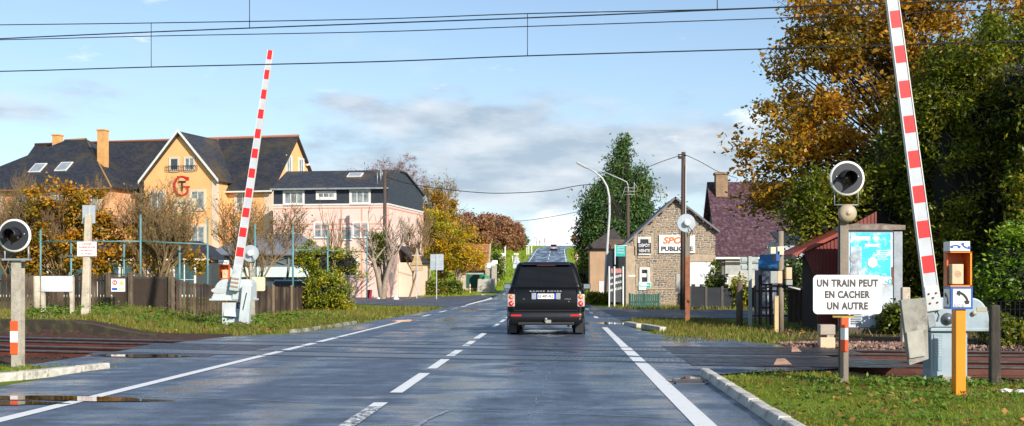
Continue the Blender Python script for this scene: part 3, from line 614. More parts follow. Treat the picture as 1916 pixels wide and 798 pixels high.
kerb([(1.97-.004*k, 16.5-.86*k) for k in range(0, 16)], .14, .10, kerb_white, 'white painted kerb stones beside the right verge', 'kerb stone of the right verge')
kerb([(-8.6, 14.3), (-7.95, 15.2), (-7.45, 16.2), (-7.12, 17.3), (-6.98, 18.0)], -.14, .085, kerb_white, 'pale kerb stones beside the left verge', 'kerb stone of the left verge')
kerb([(-7.05, 31.2), (-6.85, 32.0), (-6.78, 33.4), (-6.68, 34.4), (-6.66, 35.6), (-6.6, 36.8), (-6.55, 38.2)], .12, .07, kerb_mossy, 'broken kerb stones beyond the tracks', 'mossy kerb stone of the far left verge')
mb = MB(); mb.box((0, 0, .05), (.22, 1.6, .16)); o = mb.build('kerb_stone', kerb_white, bevel=.03, loc=(2.62, 32.6, 0), rot=(.02, .03, .25)); o['kind'] = 'structure'; o['label'] = 'displaced kerb stone'
mb = MB(); mb.box((0, 0, .04), (.22, 1.9, .14)); o = mb.build('kerb_stone', kerb_white, bevel=.03, loc=(2.25, 35.4, 0), rot=(.0, .0, .12)); o['kind'] = 'structure'; o['label'] = 'displaced kerb stone'

# ------------------------------------------------------------------ grass
def blades(n, sampler, hmin, hmax, w, zf=ground, lean=.35):
    pts = np.array([sampler() for _ in range(n)]); z = np.array([zf(a, b_) for a, b_ in pts])
    ang = npr.uniform(0, math.pi, n); h = npr.uniform(hmin, hmax, n)*npr.uniform(.6, 1.0, n); ww = w*npr.uniform(.6, 1.4, n)
    base = np.stack([pts[:, 0], pts[:, 1], z-.01], 1); u = np.stack([np.cos(ang), np.sin(ang), np.zeros(n)], 1)*ww[:, None]/2
    tip = base+np.stack([npr.normal(0, lean, n)*h, npr.normal(0, lean, n)*h, h], 1)
    return np.stack([base-u, base+u, tip], 1).reshape(-1, 3)
def clumpy(x0, x1, y0, y1, nc, sp, ok=lambda x, y: True):
    cs = [(rnd.uniform(x0, x1), rnd.uniform(y0, y1)) for _ in range(nc)]
    def f():
        while True:
            if rnd.random() < .35: x, y = rnd.uniform(x0, x1), rnd.uniform(y0, y1)
            else:
                c_ = rnd.choice(cs); x, y = rnd.gauss(c_[0], sp), rnd.gauss(c_[1], sp)
            if x0 < x < x1 and y0 < y < y1 and ok(x, y): return (x, y)
    return f
def patchy(x, y): return math.sin(x*2.3+1.7*math.sin(y*1.3))+math.sin(y*2.9+1.3*math.sin(x*1.9))+.7*math.sin(x*6.1+y*5.3) > -.45 or rnd.random() < .22
def verge_r(x, y): return x > 2.10 and y-trk(x) < -1.75-.25*math.sin(x*3) and not (y > 16.4 and x < 2.2+(y-16.4)*1.5) and patchy(x, y)
def verge_l(x, y): return y-trk(x) < -1.9 and (x < -7.15-max(0, (18.0-y))*.42 or (y > 15 and x < -7.0-max(0, 18-y)*.4)) and y < 18.6
A = []
A.append(blades(60000, clumpy(2.15, 9.5, 9.6, 18.3, 340, .24, verge_r), .02, .085, .009, lean=.6))
A.append(blades(9000, clumpy(2.15, 9.5, 15.5, 18.3, 90, .2, lambda x, y: verge_r(x, y) and y-trk(x) > -3.4), .03, .11, .010))
A.append(blades(14000, clumpy(-13, -6.9, 12.5, 18.8, 80, .25, verge_l), .03, .12, .012))
A.append(blades(3000, clumpy(-8.4, -6.7, 14.6, 18.2, 12, .16, lambda x, y: x > -7.15-max(0, (18.0-y))*.42 and x < -6.75-max(0, (18.0-y))*.42), .04, .12, .012))
A.append(blades(2600, lambda: (lambda t: (-8.3+1.35*t+rnd.gauss(.13, .07), 14.7+3.3*t**1.0))(rnd.choice((rnd.uniform(.05, .3), rnd.uniform(.45, .62), rnd.uniform(.2, .5)))), .06, .16, .014, zf=lambda x, y: 0.0))
G_ = np.concatenate(A).reshape(-1, 9); k_ = npr.random(len(G_)) < .55
stuff(qmesh('grass', G_[k_].reshape(-1, 3), 3, grass_m), 'short fresh green grass on the near verges', 'grass')
stuff(qmesh('grass', G_[~k_].reshape(-1, 3), 3, grass_dull), 'dull straw grass mixed into the near verges', 'grass')
A = []
def isl_l(x, y): return y-trk(x) > (8.4 if x < -8.2 else 7.2) and x < -6.6-max(0, 33-y)*.35+.1*math.sin(y) and not (y > 62 and x > -8)
A.append(blades(34000, clumpy(-20, -6.4, 27, 44, 260, .5, isl_l), .05, .22, .03))
A.append(blades(22000, clumpy(-18, -6.2, 42, 63, 200, .8, lambda x, y: x < -6.1 and (x > -15-.1*y or True)), .06, .26, .05))
def isl_r(x, y): return (x < 5.4+.2*math.sin(y*3) or rnd.random() < .08) and x > 2.5+.1*math.sin(y*2) and y-trk(x) > 5.2 and y < 42+.12*x and not (y < 29 and x > 6)
A.append(blades(15000, clumpy(2.4, 9, 26, 42, 120, .4, isl_r), .05, .22, .03))
A.append(blades(2600, clumpy(5, 18, 28, 36, 60, .3, lambda x, y: y-trk(x) > 7.2), .04, .14, .03))
A.append(blades(7000, clumpy(3, 14, 58.5, 70, 90, .8), .08, .3, .06))
stuff(qmesh('grass', np.concatenate(A), 3, grass_dull), 'dull green and straw grass on the islands beyond the tracks', 'grass'); A = []
A.append(blades(9000, clumpy(-30, -8, 96, 118, 100, 1.5, lambda x, y: y > 103-(x+8)*.05), .1, .3, .1))
A.append(blades(12000, clumpy(-24, -6.2, 118, 300, 150, 2.5, lambda x, y: x < -6.3), .15, .5, .2))
A.append(blades(5000, clumpy(2.0, 16, 100, 290, 100, 2.5, lambda x, y: x > 2.2), .15, .5, .2))
stuff(qmesh('grass', np.concatenate(A), 3, grass_m), 'fresh green grass on the slopes beside the hill road', 'grass')
def leaves_np(n, cen, size, asp=.5, up=.3):
    """folded-flat leaf quads round centres cen (n,3)"""
    nrm = npr.normal(0, 1, (n, 3)); nrm[:, 2] = np.abs(nrm[:, 2])+up; nrm /= np.linalg.norm(nrm, axis=1)[:, None]
    r_ = npr.normal(0, 1, (n, 3)); a = np.cross(nrm, r_); a /= np.linalg.norm(a, axis=1)[:, None]+1e-9; b_ = np.cross(nrm, a)
    s_ = size*npr.uniform(.6, 1.35, n)[:, None]
    return np.stack([cen-a*s_*.5, cen+b_*s_*asp*.5, cen+a*s_*.5, cen-b_*s_*asp*.5], 1).reshape(-1, 3)
def weeds(n, sampler, lsize, per=14, spread=.09, hh=.1):
    cs = []
    for _ in range(n):
        x, y = sampler(); z = ground(x, y); k = rnd.uniform(.5, 1.4)
        for _ in range(per): cs.append((x+rnd.gauss(0, spread*k), y+rnd.gauss(0, spread*k), z+rnd.uniform(.01, hh*k)))
    cs = np.array(cs); return leaves_np(len(cs), cs, lsize, .5, .8)
wv = [weeds(260, clumpy(2.3, 9.5, 10, 17.6, 30, .5, verge_r), .055), weeds(45, clumpy(4.0, 5.6, 15.0, 16.4, 8, .3, verge_r), .08, 16, .12, .10), weeds(40, clumpy(-8.9, -7.2, 15.8, 18.2, 6, .3, verge_l), .05, 14, .1, .1)]
stuff(qmesh('weeds', np.concatenate(wv), 4, weed_m), 'broad leaved green weeds among the verge grass', 'weeds')
wv = [weeds(160, clumpy(-16, -7.6, 30, 44, 30, .6, isl_l), .12, 16, .25, .3)]
stuff(qmesh('weeds', np.concatenate(wv), 4, weed_m), 'green weeds below the dark wooden fence', 'weeds')
cs = []
for _ in range(900):
    x = rnd.uniform(2.2, 9.5); y = rnd.uniform(10, 18)
    if verge_r(x, y): cs.append((x, y, ground(x, y)+rnd.uniform(.02, .06)))
for _ in range(500):
    x = rnd.uniform(-20, -6.8); y = rnd.uniform(28, 45)
    if isl_l(x, y): cs.append((x, y, ground(x, y)+rnd.uniform(.04, .14)))
for _ in range(300):
    x = rnd.uniform(2.5, 8); y = rnd.uniform(26, 41); cs.append((x, y, ground(x, y)+rnd.uniform(.04, .14)))
stuff(qmesh('fallen_leaves', leaves_np(len(cs), np.array(cs), .07, .7, 1.2), 4, litter_m), 'brown and orange leaves fallen on the verges', 'fallen leaves')

# ------------------------------------------------------------------ trees and shrubs
def curve_pts(a, b_, n=5, sag=0.0, jit=0.0):
    a = Vector(a); b_ = Vector(b_); o = []
    for i in range(n+1):
        t_ = i/n; p = a.lerp(b_, t_); p.z += sag*math.sin(math.pi*t_)
        if 0 < i < n and jit: p += Vector((rnd.uniform(-jit, jit), rnd.uniform(-jit, jit), rnd.uniform(-jit, jit)*.5))
        o.append(p)
    return o
def in_blob(bl, shell=0.45):
    while True:
        p = Vector((rnd.uniform(-1, 1), rnd.uniform(-1, 1), rnd.uniform(-1, 1)))
        if shell*shell < p.length_squared < 1: break
    return Vector((bl[0]+p.x*bl[3], bl[1]+p.y*bl[4], bl[2]+p.z*bl[5]))
def leafy(name, label, cat, base, trunk_r, blobs, nclump, cr, nleaf, lsize, lm, bm_, group=None, asp=.5, up=.3, limbs=True, trunk_top=.62, shell=.4, core=None, twigs=3, flat=.7, lean=(0, 0)):
    """blobs: ellipsoids (x,y,z,rx,ry,rz) relative to the base; leaves gathered in clumps carried by limbs"""
    T = thing(name, label, cat, base, 0, group)
    zt = max(b_[2]+b_[5] for b_ in blobs); wv_ = [max(1e-3, b_[3]*b_[4]*b_[5])**(.67) for b_ in blobs]
    cs = [in_blob(rnd.choices(blobs, wv_)[0], shell) for _ in range(nclump)]
    mb = MB(); top = Vector((lean[0], lean[1], zt*trunk_top)); tp = curve_pts((0, 0, -.1), top, 7, 0, trunk_r*.5)
    if limbs:
        mb.tube(tp, [trunk_r*(1.25-.95*i/7) for i in range(8)], 9, 0)
        for c_ in cs:
            h = min(max(c_.z*rnd.uniform(.35, .75), zt*.10), zt*trunk_top*.97); k = h/(zt*trunk_top)*7; i = min(6, int(k)); s_ = tp[i].lerp(tp[i+1], k-i)
            if rnd.random() < .62:
                r0 = trunk_r*rnd.uniform(.16, .34)*(1.2-h/zt); mb.tube(curve_pts(s_, c_, 4, cr*.3, cr*.25), [r0, r0*.8, r0*.55, r0*.35, r0*.15], 5, 0, cap=False)
        for c_ in cs:
            for _ in range(twigs):
                e = c_+Vector((rnd.gauss(0, cr*.65), rnd.gauss(0, cr*.65), abs(rnd.gauss(0, cr*.65)))); mb.tube([c_, (c_+e)/2+Vector((0, 0, cr*.1)), e], [trunk_r*.06, trunk_r*.04, trunk_r*.015], 3, 0, cap=False)
        mb.build('trunk', bm_, T)
    per = np.array([rnd.uniform(.4, 1.6) for _ in cs]); per = (per/per.sum()*nleaf).astype(int)
    cen = []
    for c_, k in zip(cs, per):
        q = rnd.uniform(.6, 1.25)*cr; cen.append(np.array(c_)+npr.normal(0, 1, (k, 3))*np.array([q, q, q*flat])*.55)
    cen = np.concatenate(cen); cen = cen[cen[:, 2] > .03]
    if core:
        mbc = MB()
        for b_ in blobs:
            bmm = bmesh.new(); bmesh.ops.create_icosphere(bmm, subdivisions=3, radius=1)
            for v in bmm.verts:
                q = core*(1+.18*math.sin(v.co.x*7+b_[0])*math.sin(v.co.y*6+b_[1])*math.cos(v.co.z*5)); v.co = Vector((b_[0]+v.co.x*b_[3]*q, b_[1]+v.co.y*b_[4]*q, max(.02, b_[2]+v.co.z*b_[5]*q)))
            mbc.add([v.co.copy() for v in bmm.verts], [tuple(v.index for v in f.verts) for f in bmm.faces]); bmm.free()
        o = mbc.build('shade_core', core_m, T)
    qmesh('crown', leaves_np(len(cen), cen, lsize, asp, up), 4, lm, T)
    return T
core_m = mat('painted_inner_shade', (0.008, 0.009, 0.005), 1.0, (0.014, 0.013, 0.008), 4, 0.8, 12)  # near-black bodies added inside foliage; the shade of its gaps is in their colour
def bare(name, label, cat, base, h, r, spread=.5, levels=4, kids=4, seed=1, bm_=None, group=None, leaf=None, nleaf=0, lsize=.08, droop=0.0, first=.25, trunks=1, crown_m=None, up=.55, rmin=.006, wide=0.0, lf_drop=.12):
    rr_ = random.Random(seed); T = thing(name, label, cat, base, 0, group); mt = MB(); mc = MB(); tips = []
    def grow(p, d, ln, rad, lv):
        n = 4; pts = [p]; q = p.copy(); dd = d.copy()
        for i in range(n):
            dd = (dd+Vector((rr_.gauss(0, .13), rr_.gauss(0, .13), rr_.gauss(0, .07)+(.05-droop*lv)))).normalized(); q = q+dd*ln/n; pts.append(q.copy())
        r1 = max(rmin*.6, rad*.5); rads = [rad+(r1-rad)*i/n for i in range(n+1)]
        (mt if lv < 2 else mc).tube(pts, rads, 7 if lv == 0 else (5 if lv == 1 else 3), 0, cap=False)
        if lv >= levels: tips.append((pts[-1], pts[2])); return
        for k in range(kids+(2 if lv == 0 else 0)):
            t_ = rr_.uniform(first if lv == 0 else .2, 1.0); i = min(n-1, int(t_*n)); s_ = pts[i].lerp(pts[i+1], t_*n-i)
            a = rr_.uniform(0, 6.283); sp_ = spread*rr_.uniform(.6, 1.3)
            side = Vector((math.cos(a)*(1+wide), math.sin(a), 0)); nd = (dd*(1-sp_*.5)+side*sp_+Vector((0, 0, up*.3))).normalized()
            grow(s_, nd, ln*rr_.uniform(.45, .72), max(rmin, rads[i]*rr_.uniform(.4, .6)), lv+1)
    for k in range(trunks):
        a = 6.283*k/trunks+.5; d = Vector((math.cos(a)*.45, math.sin(a)*.45, 1)).normalized() if trunks > 1 else Vector((rr_.gauss(0, .05), 0, 1)).normalized()
        grow(Vector((0, 0, -.1)), d, h*(.5 if trunks > 1 else .55), r, 0)
    mt.build('trunk', bm_, T); mc.build('crown', crown_m or bm_, T)
    if leaf and tips:
        cen = np.array([tips[rr_.randrange(len(tips))][rr_.randrange(2)] for _ in range(nleaf)])+npr.normal(0, lf_drop, (nleaf, 3)); cen = cen[cen[:, 2] > .05]
        qmesh('foliage', leaves_np(len(cen), cen, lsize, .6, .1), 4, leaf, T)
    return T
def bush(label, px0, px1, ytop, ybase, Y, lm, nleaf, lsize, depth=None, name='shrub', cat='shrub', core=.5, nclump=60, group=None, asp=.5):
    x0 = PX(px0, Y); x1 = PX(px1, Y); zb = ground((x0+x1)/2, Y); h = PZ(ytop, Y)-zb; w = x1-x0; d = depth or w*.7
    bl = [(rnd.uniform(-.08, .08)*w, 0, h*.5, w*.42, d*.45, h*.5), (-w*.22, d*.1, h*.36, w*.28, d*.3, h*.38), (w*.24, -d*.1, h*.33, w*.26, d*.3, h*.36)]
    return leafy(name, label, cat, ((x0+x1)/2, Y, zb), .05, bl, nclump, min(w, h)*.2, nleaf, lsize, lm, bark_dark, group, core=core, shell=.6, asp=asp, twigs=2)

# --- right side masses
leafy('autumn_tree', 'tall tree turning orange and gold beside the dark evergreens', 'tree', (12.4, 40, 0), .30,
      [(-1.9, 0, 8.4, 3.6, 3, 3.2), (-3.2, -.5, 5.2, 3.2, 2.5, 2.1), (2.0, 0, 9.8, 4.0, 3, 2.6), (-4.4, -.3, 6.4, 2.2, 1.8, 1.3), (.8, -.5, 6.4, 3.4, 2.5, 2.6), (-1.7, .5, 10.5, 3.0, 2.6, 2.4), (5.5, 0, 9.9, 3.2, 2.5, 1.9), (-4.6, 0, 4.4, 1.6, 1.4, 1.0)],
      430, .58, 60000, .175, lf_autgreen, bark_dark, asp=.6, trunk_top=.75, shell=.25, twigs=2)
def evergreen(label, x, Y, blobs, n, seed_cl, ls=.15, lm=lf_dark, core=.5):
    return leafy('evergreen_tree', label, 'tree', (x, Y, ground(x, Y)), .22, blobs, seed_cl, .42, n, ls, lm, bark_dark, asp=.42, core=core, shell=.72, up=.4, twigs=2, flat=.9)
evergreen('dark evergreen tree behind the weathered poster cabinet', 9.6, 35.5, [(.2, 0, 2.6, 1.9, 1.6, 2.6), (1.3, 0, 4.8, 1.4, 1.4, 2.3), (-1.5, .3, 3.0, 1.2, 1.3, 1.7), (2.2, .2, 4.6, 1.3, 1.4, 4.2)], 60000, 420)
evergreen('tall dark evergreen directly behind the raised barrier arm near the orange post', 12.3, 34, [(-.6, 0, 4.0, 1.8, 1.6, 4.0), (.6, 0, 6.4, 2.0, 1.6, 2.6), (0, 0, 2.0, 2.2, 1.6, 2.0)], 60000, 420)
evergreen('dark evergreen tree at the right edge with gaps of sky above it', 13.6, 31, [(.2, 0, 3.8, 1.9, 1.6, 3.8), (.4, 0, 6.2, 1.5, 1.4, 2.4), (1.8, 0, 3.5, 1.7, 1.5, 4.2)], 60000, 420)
leafy('laurel_shrub', 'bright leafy laurel bush right of the orange emergency phone', 'shrub', (9.9, 25.2, 0), .05, [(0, 0, 1.3, .95, .8, 1.25), (.4, 0, 1.9, .7, .6, .9), (1.2, .2, 1.0, .8, .7, 1.0)], 120, .28, 13000, .12, lf_laurel, bark_dark, asp=.42, core=.7, shell=.7, up=.7)
for px0, px1, yt, Y, lab in ((1640, 1760, 560, 30.5, 'low dark shrubbery between the poster cabinet and the barrier'), (1830, 1925, 590, 24.6, 'low dark shrub at the right edge beside the black post')):
    bush(lab, px0, px1, yt, 0, Y, lf_dark, 5000, .11, 1.2)
bush('small green shrub at the left corner of the purple roofed house', 1325, 1362, 490, 0, 62, lf_hedge, 2600, .16, 1.0)
bush('yellowish shrub between the purple roofed house and the road sign', 1366, 1400, 503, 0, 60, lf_bush, 1600, .15, .9)
# conifer, bare trees behind the stone house
leafy('conifer_tree', 'big ragged dark green conifer behind the street lamps', 'tree', (PX(1165, 105), 105, ground(5.7, 105)), .45,
      [(-.2, 0, 5.4, 4.0, 3.2, 3.6), (-1.2, 0, 7.6, 2.9, 2.6, 3.0), (.6, 0, 9.2, 1.8, 1.6, 3.0), (-.1, 0, 10.9, 1.3, 1.2, 2.4), (1.2, 0, 5.2, 3.2, 2.5, 3.3), (-2.4, 0, 5.2, 1.6, 1.8, 2.6), (.2, 0, 12.3, .55, .5, 1.6)],
      260, .75, 46000, .34, lf_conifer, bark_dark, asp=.33, core=.66, shell=.6, up=-.3, flat=1.3, twigs=3)
bare('bare_tree', 'small dark half bare tree right of the big conifer', 'tree', (PX(1225, 108), 108, 0), 10.2, .16, .5, 4, 4, 12, bark_dark, leaf=lf_dark, nleaf=1500, lsize=.22)
bare('bare_tree', 'bare pale tree between the stone house and the purple roofed house', 'tree', (PX(1325, 110), 110, 0), 9.6, .16, .55, 4, 5, 13, bark_grey)
leafy('dark_shrub', 'dark rounded shrub at the foot of the ochre hut', 'shrub', (PX(1103, 118), 118, elev(118)), .1, [(0, 0, 2.3, 1.3, 1.3, 2.2)], 40, .5, 4500, .25, lf_dark, bark_dark, core=.8, shell=.6)
leafy('dark_shrub', 'brown leafy tangle on the slope above the ochre hut', 'shrub', (PX(1140, 112), 112, elev(112)), .1, [(0, 0, 4.6, 2.2, 1.5, 1.7)], 50, .6, 4500, .26, lf_russet, bark_dark, shell=.4)

# --- left side, near
def bA(px, Y): x = PX(px, Y); return (x, Y, ground(x, Y))
bare('twiggy_tree', 'mesh of bare shoots rising through the orange leaved tree', 'tree', bA(95, 63), 7.0, .09, .42, 4, 6, 77, bark_warm, up=1.3, trunks=4, rmin=.008)
leafy('autumn_tree', 'bushy tree with orange and green leaves behind the left warning signal', 'tree', bA(112, 62), .16,
      [(.3, 0, 4.0, 2.2, 1.8, 2.2), (.0, 0, 5.6, 1.5, 1.5, 1.3), (1.3, 0, 4.9, 1.5, 1.4, 1.3), (-1.4, 0, 2.9, 1.2, 1.3, 1.6), (1.9, 0, 3.2, 1.1, 1.2, 1.7), (.2, 0, 1.9, 2.2, 1.6, 1.2)], 150, .42, 12500, .20, lf_autumn, bark_warm, asp=.6, shell=.35, twigs=6, trunk_top=.5)
bare('twiggy_tree', 'twiggy tree with upright bare shoots at the far left edge', 'tree', bA(30, 64), 6.6, .10, .42, 4, 6, 21, bark_warm, leaf=lf_tuft, nleaf=900, lsize=.14, up=1.3, trunks=3)
bare('twiggy_tree', 'twiggy bare tree with yellowish tips in front of the restaurant lettering', 'tree', bA(288, 61), 6.4, .085, .5, 4, 6, 22, bark_warm, leaf=lf_tuft, nleaf=2200, lsize=.12, up=1.1, trunks=4, wide=.5, rmin=.008)
leafy('autumn_shrub', 'low orange and green foliage at the foot of the twiggy tree', 'shrub', bA(300, 62), .08, [(0, 0, 2.3, 2.6, 1.4, 1.1), (-1.5, 0, 3.0, 1.4, 1.2, 1.1)], 60, .45, 3800, .20, lf_autumn, bark_warm, shell=.2, asp=.6)
bare('twiggy_tree', 'thin twiggy bare tree behind the left barrier arm', 'tree', bA(478, 66), 6.9, .08, .48, 4, 5, 25, bark_warm, leaf=lf_tuft, nleaf=1200, lsize=.13, up=1.0, trunks=3, wide=.5, rmin=.010)
leafy('overgrown_shrub', 'bronze twiggy overgrown shrub between the teal posts', 'shrub', bA(600, 70), .1, [(0, 0, 2.3, 1.7, 1.2, 1.7), (1.5, 0, 2.5, 1.3, 1, 1.2), (-.7, 0, 2.9, 1.1, 1, .9)], 70, .4, 5200, .17, lf_bush, bark_warm, shell=.5, twigs=6, core=.45)
bare('pruned_tree', 'tree with straight upright bare shoots in front of the pink building', 'tree', bA(612, 71), 6.6, .07, .16, 2, 5, 27, bark_warm, up=2.2, trunks=4, rmin=.014)
bush('round yellow green bush at the end of the wooden fence', 572, 665, 508, 0, 55, lf_bush, 7500, .13, 1.8)
bare('pruned_tree', 'pruned pale tree with forked bare limbs on the grass by the side road', 'tree', bA(716, 93), 7.6, .26, .62, 3, 3, 34, bark_grey, up=.8, trunks=4, first=.55, rmin=.03)
leafy('ivy_mass', 'dark ivy growing up the pruned pale tree', 'climbing plant', bA(704, 93.6), .05, [(0, 0, 4.0, .75, .5, 1.7)], 30, .4, 2200, .22, lf_hedge, bark_dark, shell=.3, twigs=1, limbs=False)
bare('bare_tree', 'small twiggy bare tree at the corner of the pink building', 'tree', bA(765, 97), 6.6, .1, .5, 4, 5, 36, bark_warm, rmin=.016, up=1.0)
# hedge row and trees by the garage
def hedge(label, px0, px1, ytop, Y, depth, lm, n, ls, name='hedge'):
    x0 = PX(px0, Y); x1 = PX(px1, Y); zb = ground((x0+x1)/2, Y); h = PZ(ytop, Y)-zb; T = thing(name, label, 'hedge', ((x0+x1)/2, Y, zb)); w = x1-x0
    cs = []
    for _ in range(n):
        f = rnd.random()
        x = rnd.uniform(-w/2, w/2); y = rnd.uniform(-depth/2, depth/2); z = rnd.uniform(0, h)
        if f < .5: y = -depth/2+rnd.gauss(0, .06)
        elif f < .8: z = h+rnd.gauss(0, .05)
        elif f < .9: x = -w/2+rnd.gauss(0, .06)
        else: x = w/2+rnd.gauss(0, .06)
        z += .06*math.sin(x*2.1)+.05*math.sin(x*5.3); cs.append((x, y, max(.03, z)))
    cs = np.array(cs); mb = MB(); mb.box((0, 0, h*.48), (w*.985, depth*.9, h*.93)); mb.build('shade_core', core_m, T)  # added dark box inside the hedge blocks light between the leaves
    qmesh('foliage', leaves_np(len(cs), cs, ls, .6, .3), 4, lm, T); return T
hedge('long clipped dark hedge in front of the pink building', 640, 862, 527, 108, 1.2, lf_hedge, 6500, .22)
hedge('low clipped hedge at the foot of the tall street lamp', 1100, 1180, 549, 73, 1.1, lf_bush, 5200, .13)
hedge('bright clipped hedge top behind the red shed', 1440, 1500, 492, 52, 1.0, lf_laurel, 1500, .12)
leafy('willow_tree', 'yellow green leafy tree between the pink building and the garage', 'tree', bA(822, 116), .22, [(0, 0, 5.2, 2.3, 2, 3.0), (.8, 0, 3.6, 2.3, 2, 2.2), (-.8, 0, 6.6, 1.5, 1.5, 1.6)], 110, .65, 9500, .27, lf_willow, bark_grey, shell=.4, asp=.4)
leafy('willow_tree', 'green yellow rounded tree overhanging the garage roof', 'tree', bA(858, 114), .2, [(0, 0, 4.6, 2.3, 2, 2.4), (.9, 0, 3.6, 1.9, 1.6, 1.6)], 100, .6, 8500, .25, lf_willow, bark_grey, shell=.4, asp=.4)
leafy('orange_tree', 'slim tree with orange leaves above the yellow green trees', 'tree', bA(826, 128), .2, [(0, 0, 8.6, 1.7, 1.6, 2.4), (1.0, 0, 6.6, 1.9, 1.6, 1.5)], 80, .6, 5200, .27, lf_autumn, bark_grey, shell=.3, twigs=5)
leafy('birch_tree', 'round purplish birch crown above the left part of the slate roof', 'tree', bA(716, 136), .18, [(0, 0, 12.4, 1.9, 1.6, 1.6), (-.9, 0, 10.6, 1.5, 1.5, 1.8)], 60, .5, 2600, .16, lf_birch, bark_purple, shell=.1, twigs=14, asp=.3, trunk_top=.85)
leafy('birch_tree', 'drooping purplish birch crown above the right part of the slate roof', 'tree', bA(760, 136), .2, [(0, 0, 12.9, 1.5, 1.5, 2.1), (1.3, 0, 11.2, 1.4, 1.3, 1.9), (2.4, 0, 9.6, 1.1, 1, 1.6)], 80, .5, 4200, .16, lf_birch, bark_purple, shell=.1, twigs=14, asp=.3, up=-.2, trunk_top=.85)
bare('birch_tree', 'tall drooping purplish birch rising behind the pink building', 'tree', bA(752, 138), 15.2, .2, .5, 4, 6, 41, bark_purple, leaf=lf_birch, nleaf=9000, lsize=.14, droop=.05, rmin=.02)
bare('bare_tree', 'purplish twiggy tree top left of the birch behind the slate roof', 'tree', bA(708, 140), 13.6, .18, .5, 4, 5, 43, bark_purple, leaf=lf_birch, nleaf=5000, lsize=.2, rmin=.02)
bare('bare_tree', 'grey twiggy tree right of the pink building corner', 'tree', bA(803, 132), 12.5, .16, .5, 4, 5, 44, bark_grey, leaf=lf_tuft, nleaf=3200, lsize=.2, rmin=.02)
# russet woods climbing beside the road, each tree its own
k = 0
for px, yt, Y, w, lab in ((846, 402, 200, 4.2, 'russet tree nearest the orange tree'), (880, 396, 206, 4.6, 'wide russet tree behind the garage roof'), (915, 400, 216, 4.4, 'russet tree above the row of stone posts'), (940, 406, 232, 3.6, 'reddish tree left of the green bush'), (958, 416, 246, 2.6, 'last russet tree of the wood toward the road')):
    x, _, _ = bA(px, Y); z = ground(x, Y); h = PZ(yt, Y)-z; k += 1
    leafy('russet_tree', lab, 'tree', (x, Y, z), .2, [(0, 0, h*.5, w, 3, h*.46), (rnd.uniform(-1, 1), 0, h*.66, w*.7, 2.4, h*.32), (rnd.uniform(-1, 1), 0, h*.25, w*.9, 2.4, h*.25)], 90, .8, 8200, .42, lf_russet, bark_purple, 'russet trees along the hill road', shell=.5, asp=.6, twigs=5, core=.6)
leafy('green_tree', 'small green tree at the end of the russet wood', 'tree', bA(976, 262), .12, [(0, 0, 2.3, 1.7, 1.5, 2.0), (-.9, 0, 2.6, 1.3, 1, 2.4)], 50, .5, 3200, .36, lf_conifer, bark_dark, shell=.5, core=.6)
bush('low green bush on the bank behind the stone posts', 915, 945, 452, 0, 140, lf_hedge, 2000, .3, 2)
bare('bare_tree', 'tiny bare tree on the skyline right of the road', 'tree', (PX(1071, 330)+0, 332, ground(4, 332)-.3), 3.8, .1, .6, 3, 5, 55, bark_purple, rmin=.03, leaf=lf_russet, nleaf=900, lsize=.3)
for i, (px, hh) in enumerate(((1003, 5), (1010, 4.5), (1020, 5.4), (1083, 6.5), (1087, 6))):
    bare('bare_tree', 'faint upright bare sapling on the skyline beside the hill road', 'tree', (PX(px, 345), 345, 12.2), hh*.55, .07, .25, 2, 4, 60+i, bark_purple, 'saplings on the skyline', rmin=.025)

# ------------------------------------------------------------------ buildings
def window(T, x, z, w, h, y=0.0, n=2, trim=.12, gl=None, fr=None, sill=True, bars=0, yn=-1, axis='x', surround=None):
    """window on a wall whose outer face is the plane y (axis x) or x=y (axis y); x is the centre, z the bottom of the opening"""
    fr = fr or white_trim; gl = gl or glass_pale
    def bx(mb, a0, a1, d0, d1, z0, z1, mi=0):
        if axis == 'x': mb.bb(a0, a1, y+yn*d0, y+yn*d1, z0, z1, mi)
        else: mb.bb(y+yn*d0, y+yn*d1, a0, a1, z0, z1, mi)
    mb = MB(); t_ = trim
    bx(mb, x-w/2-t_, x-w/2, .0, .07, z-t_, z+h+t_, 0); bx(mb, x+w/2, x+w/2+t_, .0, .07, z-t_, z+h+t_, 0)
    bx(mb, x-w/2, x+w/2, .0, .07, z+h, z+h+t_, 0); bx(mb, x-w/2-.03, x+w/2+.03, .0, .12, z-t_, z, 0)
    o = mb.build('window_surround', surround or fr, T)
    mb = MB(); f_ = .06
    bx(mb, x-w/2, x-w/2+f_, .005, .05, z, z+h); bx(mb, x+w/2-f_, x+w/2, .005, .05, z, z+h); bx(mb, x-w/2+f_, x+w/2-f_, .005, .05, z+h-f_, z+h); bx(mb, x-w/2+f_, x+w/2-f_, .005, .05, z, z+f_)
    for k in range(1, n): xx = x-w/2+w*k/n; bx(mb, xx-.035, xx+.035, .006, .055, z+f_, z+h-f_)
    for k in range(1, bars+1): zz = z+h*k/(bars+1); bx(mb, x-w/2+f_, x+w/2-f_, .006, .03, zz-.015, zz+.015)
    wo_ = mb.build('window', fr, T)
    mb = MB(); bx(mb, x-w/2+.02, x+w/2-.02, .002, .02, z+.02, z+h-.02); mb.build('pane', gl, wo_)
    return wo_

# --- yellow hotel (left)
YB = thing('yellow_building', 'large yellow restaurant building with black slate roofs and a central gable', 'building', (-27.4, 112, 0), 0)
YB.rotation_euler = (0, 0, -R(14))
